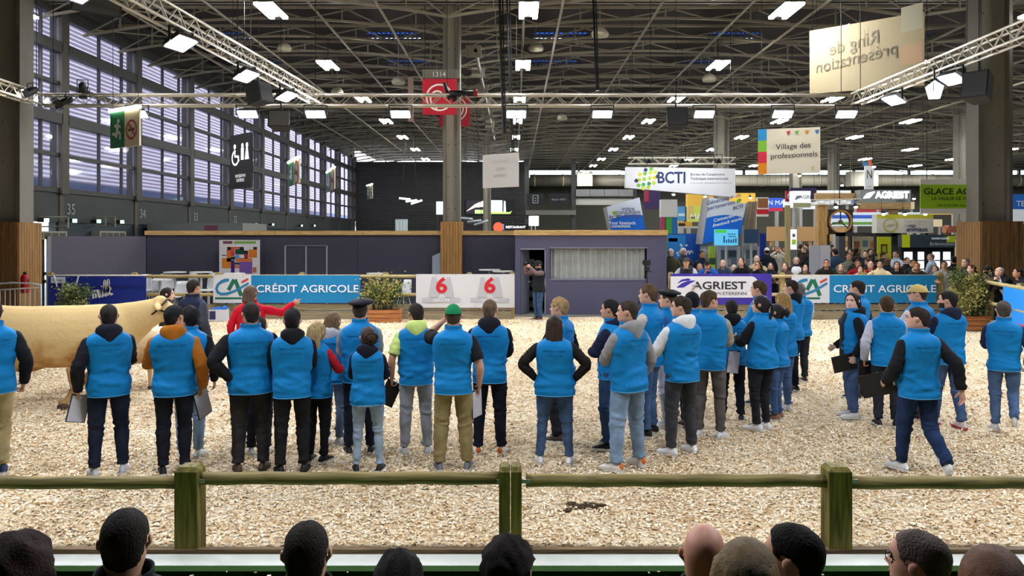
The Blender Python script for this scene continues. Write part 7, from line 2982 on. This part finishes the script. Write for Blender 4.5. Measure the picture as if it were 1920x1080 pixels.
clipboard(p, 0, 'large black clipboard carried by the striding person', True, tilt=1.25, yaw=-.9, drop=.08, w=.24, h=.36)
ST(1778, 801, 545, 42, 'bearded person in navy hood with red and white trainers', style='short', hair='1d1a1a', beard='2a2321', sleeve='1c2136', hood='1c2136', trousers='41587c', shoes='c9bcb8', sole='b03040', arms=('fold', 'write'), turn=.7, stride=.09, stance=.08)
ST(1882, 808, 563, 6, 'person with grey-brown hair seen from behind at the right edge, one heel lifted', style='short', hair='4f4740', sleeve='2a3046', trousers='4c6285', shoes='d4d3cf', arms=('fold', 'slack'), step=(1, (.0, -.14, .08), -.9), skin='cf9f88')

# ---- judge, handlers, camera man
g = W(470, 640, 11.7)
person((g.x, g.y), 1.70, sight(g.x, g.y) - .15, 'person in bright red jacket pointing to the right in front of the blue bank banner', skin='c99078', style='bob', hair='6b5648', jacket='c4142b', sleeve='c4142b',
       trousers='2a2c35', shoes='2a2724', arms=('slack', 'point'), lod=0, turn=-.4, female=True, wide=1.15)
g = W(362, 640, 11.9)
person((g.x, g.y), 1.78, sight(g.x, g.y) - .75, 'person in dark quilted gilet standing beside the head of the cow', style='short', hair='2a2320', jacket='232a40', sleeve='3c4350', trousers='23262e', shoes='2a2724',
       arms=('slack', 'down'), lod=0)
g = W(313, 640, 13.3)
person((g.x, g.y), 1.56, sight(g.x, g.y) - 1.7, 'long dark haired person leading the cow, half hidden behind its head', female=True, style='bob', hair='2a211d', jacket='2e2a2a', sleeve='2e2a2a', trousers='1c1d22', shoes='22201e',
       arms=('write', 'slack'), lod=1, skin='d9b09a')
g = G(1010, 600)
p = person((g.x, g.y), 1.74, sight(g.x, g.y) + 2.2, 'camera operator in black top and blue jeans by the door of the grey-violet cabin', style='short', hair='241d1a', jacket='1d2024', sleeve='6d5a5c', trousers='36506e', shoes='5c3a26',
           arms=('camera', 'camera'), lod=1, turn=-.2, hat='knit', hatcol='17171a')
q = to_world(p, p['head'] + np.array((-.02, .25, .03)))
o = thing('video_camera', 'black video camera on the shoulder of the camera operator', 'camera', q, p['rz'])
b = MB()
b.box((0, -.08, 0), (.12, .4, .15))
b.box((0, .02, .11), (.04, .2, .04))
b.build('body', M_BLACK, o)
b = MB()
b.tube((0, .1, 0), (0, .26, 0), .05, 10, r1=.065)
b.build('lens', plain('0c0c10', .2), o, True)
b = MB()
b.box((-.1, 0, .04), (.1, .06, .05))
b.build('viewfinder', M_BLACK, o)

# ---- visitors leaning on the far rail (right of the cabin) and standing behind
def VIS(px, top, d, rel, label, H=None, **kw):
    x = (px - CX) * d / F
    z = CAMZ - (top - CY) * d / F
    kw.setdefault('lod', 2)
    if 'lean' in kw:
        H = (z + .02) / (1 - .10 * kw['lean'])
    else:
        H = z - .01
    fz = -.03
    return person((x, d), H - fz, sight(x, d) + math.radians(rel), label, fz=fz, **kw)


SK = ['c99a80', 'd4a78e', 'bb8868', 'd9b29c']
row = [
    (1290, 484, 23.35, 172, 'person in cap and grey sleeves leaning over the violet banner', dict(jacket='30333c', sleeve='a7a9ae', hat='cap', hatcol='3a3a34', arms=('leandrop', 'lean'), lean=.5, hair='5a4a3a')),
    (1330, 488, 23.3, 172, 'person in bright blue top and black cap with hand at the face', dict(jacket='1c55a4', sleeve='1c55a4', hat='cap', hatcol='15161a', arms=('lean', 'chin'), lean=.55, nod=.3)),
    (1358, 489, 23.9, 170, 'bald older visitor in dark blue behind the rail', dict(jacket='2c3a4c', sleeve='2c3a4c', style='receding', hair='a8a29c', arms=('lean', 'lean'), lean=.3)),
    (1377, 498, 23.7, 175, 'white haired short visitor behind the rail', dict(jacket='8a7a66', sleeve='8a7a66', style='bob', hair='cfc8ba', arms=('lean', 'lean'), lean=.3, female=True)),
    (1397, 484, 23.3, 160, 'person in black with dark hair tied back leaning on the violet banner', dict(jacket='15161a', sleeve='15161a', style='tail', hair='1a1617', arms=('lean', 'leandrop'), lean=.4, female=True)),
    (1419, 478, 24.1, 175, 'balding person in beige behind the rail', dict(jacket='a8977c', sleeve='a8977c', style='receding', hair='5a4a3c', arms=('lean', 'lean'))),
    (1428, 492, 23.4, 150, 'person in black filming with hands raised at the violet banner', dict(jacket='1a1a1d', sleeve='1a1a1d', style='bob', hair='3b2c22', arms=('eye', 'eye'), lean=.25, female=True)),
    (1445, 494, 23.8, 178, 'round faced visitor between two banners', dict(jacket='22252d', sleeve='22252d', style='bob', hair='2a2220', arms=('lean', 'lean'), lean=.2, female=True)),
    (1475, 494, 23.6, 165, 'brown haired visitor just right of the wooden post', dict(jacket='4a3a35', sleeve='4a3a35', style='bob', hair='5c4330', arms=('lean', 'lean'), lean=.25, female=True)),
    (1493, 481, 23.7, 182, 'person in glasses with grey hair and white collar', dict(jacket='232733', sleeve='232733', style='short', hair='8c857c', glasses=True, arms=('lean', 'lean'), lapel='d8d8d8')),
    (1507, 497, 23.5, 190, 'dark haired visitor at the left end of the teal banner', dict(jacket='3a332e', sleeve='3a332e', style='long', hair='1f1a18', arms=('lean', 'lean'), lean=.3, female=True)),
    (1551, 488, 23.4, 176, 'person in black jacket with glasses before the white boards', dict(jacket='1b1d1c', sleeve='1b1d1c', style='short', hair='2b221e', glasses=True, arms=('lean', 'lean'), lean=.35)),
    (1577, 497, 23.4, 178, 'person with fair hair under a fur trimmed hood', dict(jacket='3b352e', sleeve='3b352e', hood='a88a5c', style='bob', hair='a37c4c', arms=('lean', 'lean'), lean=.3, female=True)),
    (1611, 490, 23.6, 172, 'dark haired visitor in red jacket', dict(jacket='8e1220', sleeve='8e1220', style='short', hair='17140f', arms=('lean', 'lean'), lean=.25)),
    (1613, 500, 23.25, 180, 'short dark haired visitor in pale pink at the teal banner', dict(jacket='c9a59c', sleeve='c9a59c', style='bob', hair='241b18', arms=('lean', 'chin'), lean=.35, female=True)),
    (1637, 491, 23.3, 165, 'balding person in dark red and orange leaning on the teal banner', dict(jacket='7a1f1c', sleeve='96521c', style='receding', hair='3c2c24', arms=('lean', 'lean'), lean=.35)),
    (1650, 488, 24.2, 175, 'visitor in cream coat behind the dark red jacket', dict(jacket='d0bf98', sleeve='d0bf98', style='crop', hair='2c221c', arms=('lean', 'lean'))),
    (1681, 492, 23.3, 182, 'person with black hood up at the teal banner', dict(jacket='141519', sleeve='141519', hood='141519', style='bob', hair='141214', arms=('lean', 'lean'), lean=.3, female=True)),
    (1712, 486, 23.9, 190, 'dark haired visitor behind the pale hooded person', dict(jacket='23252a', sleeve='23252a', style='crop', hair='3b2c22', arms=('lean', 'lean'))),
    (1719, 494, 23.3, 178, 'person with curly fair hair and pale fur hood at the end of the teal banner', dict(jacket='2b2a2c', sleeve='2b2a2c', hood='b9a58a', style='curly', hair='8a5c38', arms=('lean', 'lean'), lean=.35, female=True)),
    (1592, 474, 26.0, 176, 'person in grey-green jumper with black straps behind the rail', dict(jacket='6f7464', sleeve='6f7464', style='short', hair='5c4632', arms=('down', 'lean'))),
    (1680, 470, 27.5, 150, 'person in white shirt standing near the yellow panel', dict(jacket='b4bdd0', sleeve='b4bdd0', style='short', hair='4a3525', arms=('front', 'front'))),
    (1746, 475, 27.0, 80, 'person in pale blue shirt and dark trousers before the bright glass cabinets', dict(jacket='a9b4c8', sleeve='a9b4c8', style='receding', hair='77706a', arms=('front', 'front'))),
    (1316, 470, 26.5, 200, 'tall dark haired visitor in dark coat near the blue stand', dict(jacket='1d2430', sleeve='1d2430', style='short', hair='1d1816', arms=('down', 'down'))),
    (1258, 466, 26.0, 160, 'white haired visitor in olive coat at the corner of the cabin', dict(jacket='4e4a36', sleeve='4e4a36', style='crop', hair='d8d4cc', arms=('down', 'down'))),
    (1282, 465, 27.6, 165, 'white haired visitor close to the blue stand wall', dict(jacket='3a3f4a', sleeve='3a3f4a', style='crop', hair='dcdad4', arms=('down', 'down'))),
    (1312, 496, 23.9, 180, 'grey haired short visitor between the two caps', dict(jacket='5a4e44', sleeve='5a4e44', style='short', hair='8a8078', arms=('lean', 'lean'), lean=.25)),
    (1462, 462, 31, 170, 'person in white sweater with arms raised filming far behind the rail', dict(jacket='d2cbbd', sleeve='d2cbbd', style='bob', hair='5a4230', arms=('eye', 'eye'), female=True)),
    (1438, 464, 28.5, 10, 'person in white cap seen from behind beyond the rail', dict(jacket='1c222c', sleeve='1c222c', hat='cap', hatcol='e4e4e2', style='short', arms=('down', 'down'))),
    (1525, 470, 27.5, 20, 'person in navy coat seen from behind left of the white boards', dict(jacket='161b28', sleeve='161b28', style='short', hair='1c1714', arms=('down', 'down'))),
    (1566, 466, 27, 30, 'person in denim blue jacket right of the white boards', dict(jacket='2c4660', sleeve='2c4660', style='short', hair='2c2019', arms=('down', 'down'))),
]
PLACED = []


def clear_depth(px, cands):
    """first depth where nobody already stands within arm's reach"""
    for d in cands:
        x = (px - CX) * d / F
        if all(abs(x - a) > .5 or abs(d - c) > .42 for a, c in PLACED):
            break
    PLACED.append((x, d))
    return d


for px, top, d, rel, lab, kw in sorted(row, key=lambda q: -q[5].get('lean', 0)):
    if d < 24.3:
        d = clear_depth(px, (23.3, 23.8, 24.3, 24.8, 25.3, 25.8))
    else:
        d = clear_depth(px, [d + q * .45 for q in range(8)])
    VIS(px, top, d, rel, lab, skin=RNG.choice(SK), trousers=RNG.choice(['23262e', '2f3a4c', '33302e']), shoes='2a2724', **kw)
# right side rail
side = [
    (1772, 492, 22.95, 172, 'person in grey jumper with hand at the mouth behind the big shrub', dict(jacket='8c8c90', sleeve='8c8c90', style='crop', hair='3c2e24', arms=('chin', 'lean'), lean=.2)),
    (1758, 500, 23.5, 160, 'brown haired visitor at the corner of the rail by the teal banner', dict(jacket='3a302a', sleeve='3a302a', style='bob', hair='6b4a30', arms=('lean', 'lean'), lean=.25, female=True)),
    (1789, 480, 23.8, 10, 'person in black turned away behind the big shrub', dict(jacket='14161c', sleeve='14161c', style='short', hair='14110f', arms=('down', 'down'))),
    (1820, 487, 21.7, 140, 'grey haired person in navy at the side rail behind the shrub', dict(jacket='1c2030', sleeve='1c2030', style='short', hair='6a625c', arms=('lean', 'lean'), lean=.25)),
    (1843, 498, 21.2, 120, 'person in dark red checked jacket leaning low on the side rail', dict(jacket='4a1820', sleeve='4a1820', style='crop', hair='4a2c1c', arms=('lean', 'lean'), lean=.45)),
    (1873, 500, 20.5, 125, 'bearded person in black knit cap leaning on the side rail', dict(jacket='2b2d33', sleeve='4a4d54', hat='knit', hatcol='121316', beard='17120f', style='short', arms=('lean', 'lean'), lean=.45, skin='b98a6c')),
    (1896, 503, 19.85, 115, 'bald older person in black coat leaning on the side rail', dict(jacket='17191d', sleeve='17191d', style='receding', hair='b5aea6', arms=('chin', 'lean'), lean=.4, lapel='b9bec8')),
    (1932, 505, 19.1, 110, 'person in dark coat at the right edge of the picture, arm along the rail', dict(jacket='1d1f24', sleeve='1d1f24', style='short', arms=('lean', 'lean'), lean=.4)),
]
for px, top, d, rel, lab, kw in side:
    VIS(px, top, d, rel, lab, skin=kw.pop('skin', RNG.choice(SK)), trousers='24262c', shoes='2a2724', **kw)
# the crowd in the aisles far behind
DG = 'dark clothed visitors in the aisles far behind the ring'
far = [(1446, 459, 38), (1455, 461, 44), (1478, 459, 40), (1484, 462, 33), (1501, 458, 36), (1512, 457, 42), (1521, 460, 46), (1531, 457, 39), (1540, 461, 48), (1560, 459, 41), (1572, 462, 35), (1581, 458, 45),
       (1588, 461, 38), (1602, 458, 34), (1606, 464, 30.5), (1618, 461, 40), (1624, 470, 27.5), (1632, 466, 29.5), (1638, 460, 43), (1646, 465, 31), (1656, 472, 28), (1664, 468, 30), (1466, 463, 36), (1493, 461, 47), (1508, 463, 34), (1553, 463, 37),
       (1597, 466, 29), (1612, 467, 33), (1640, 474, 26.4), (1550, 470, 28.6), (1603, 480, 25.2), (1628, 483, 25.0), (1664, 484, 25.4), (1700, 482, 25.3)]
for px, top, d in far:
    d = clear_depth(px, [d + q * .45 for q in range(12)])
    VIS(px, top, d, RNG.uniform(-180, 180), 'visitor in dark clothes in the crowd far behind the ring', skin=RNG.choice(SK), jacket=RNG.choice(['1c1e24', '22242c', '2a2723', '1a2130', '33302c', '2b1d1e']), sleeve=RNG.choice(['1c1e24', '22242c', '2a2723']),
        style=RNG.choice(['short', 'crop', 'bob', 'short']), hair=RNG.choice(['1d1714', '3b2a1e', '5c4530', '2a211d', '77706a']), trousers='1f2228', shoes='22201e', arms=RNG.choice([('down', 'down'), ('fold', 'fold'), ('hip', 'down')]), group=DG, face=False)

# ---- spectators seated in front, only heads and shoulders in the picture
def SEAT(px, top, d, rel, label, **kw):
    x = (px - CX) * d / F
    z = CAMZ - (top - CY) * d / F
    fz = -.02 if d > 2.7 else .20
    H = (z - fz - .012) / .77
    return person((x, d), H, sight(x, d) + math.radians(rel), label, fz=fz, seat=True, trousers='23262e', arms=('knee', 'knee'), shoes='2a2724', lettering=False, **kw)


SEAT(233, 955, 3.0, -8, 'seated spectator with short dark hair and quilted dark jacket, left of a fence post', jacket='1e2026', sleeve='1e2026', style='short', hair='1d1510', wide=1.15)
SEAT(574, 979, 2.98, -6, 'seated spectator with short brown hair and navy jacket, between the two left posts', jacket='1b1d24', sleeve='1b1d24', style='short', hair='21170f', wide=1.1)
SEAT(30, 1006, 2.25, 0, 'seated spectator with reddish brown curly hair at the bottom left corner', jacket='2a2220', sleeve='2a2220', style='curly', hair='2c150e', female=True)
SEAT(747, 1040, 2.95, 0, 'seated spectator with black curly hair of whom only the crown shows', jacket='22242a', sleeve='22242a', style='curly', hair='0e0b09')
SEAT(950, 1012, 2.95, -15, 'seated spectator with dark curly hair below the middle fence post', jacket='2a1f20', sleeve='2a1f20', style='curly', hair='180c0a', female=True)
SEAT(1320, 981, 3.0, -4, 'bald seated spectator in front of the rail', jacket='3a3d46', sleeve='3a3d46', style='bald', skin='c48a72')
SEAT(1398, 1012, 2.22, -10, 'seated spectator with long blonde hair beside the bald one', jacket='2f2d30', sleeve='2f2d30', style='long', hair='8f7246', female=True)
SEAT(1492, 982, 2.95, 62, 'seated spectator with dark hair and glasses looking left, near the right fence post', jacket='20232b', sleeve='20232b', style='short', hair='15110e', glasses=True, wide=1.1, turn=.2)
SEAT(1728, 992, 2.95, 64, 'seated spectator with cropped grey hair and glasses looking left', jacket='1d1f25', sleeve='1d1f25', style='buzz', hair='5c5049', glasses=True, skin='c08a74', turn=.2)
SEAT(1866, 1027, 2.22, 10, 'seated spectator with reddish fair hair at the bottom right corner', jacket='33302e', sleeve='33302e', style='bob', hair='7a4c2c', female=True)
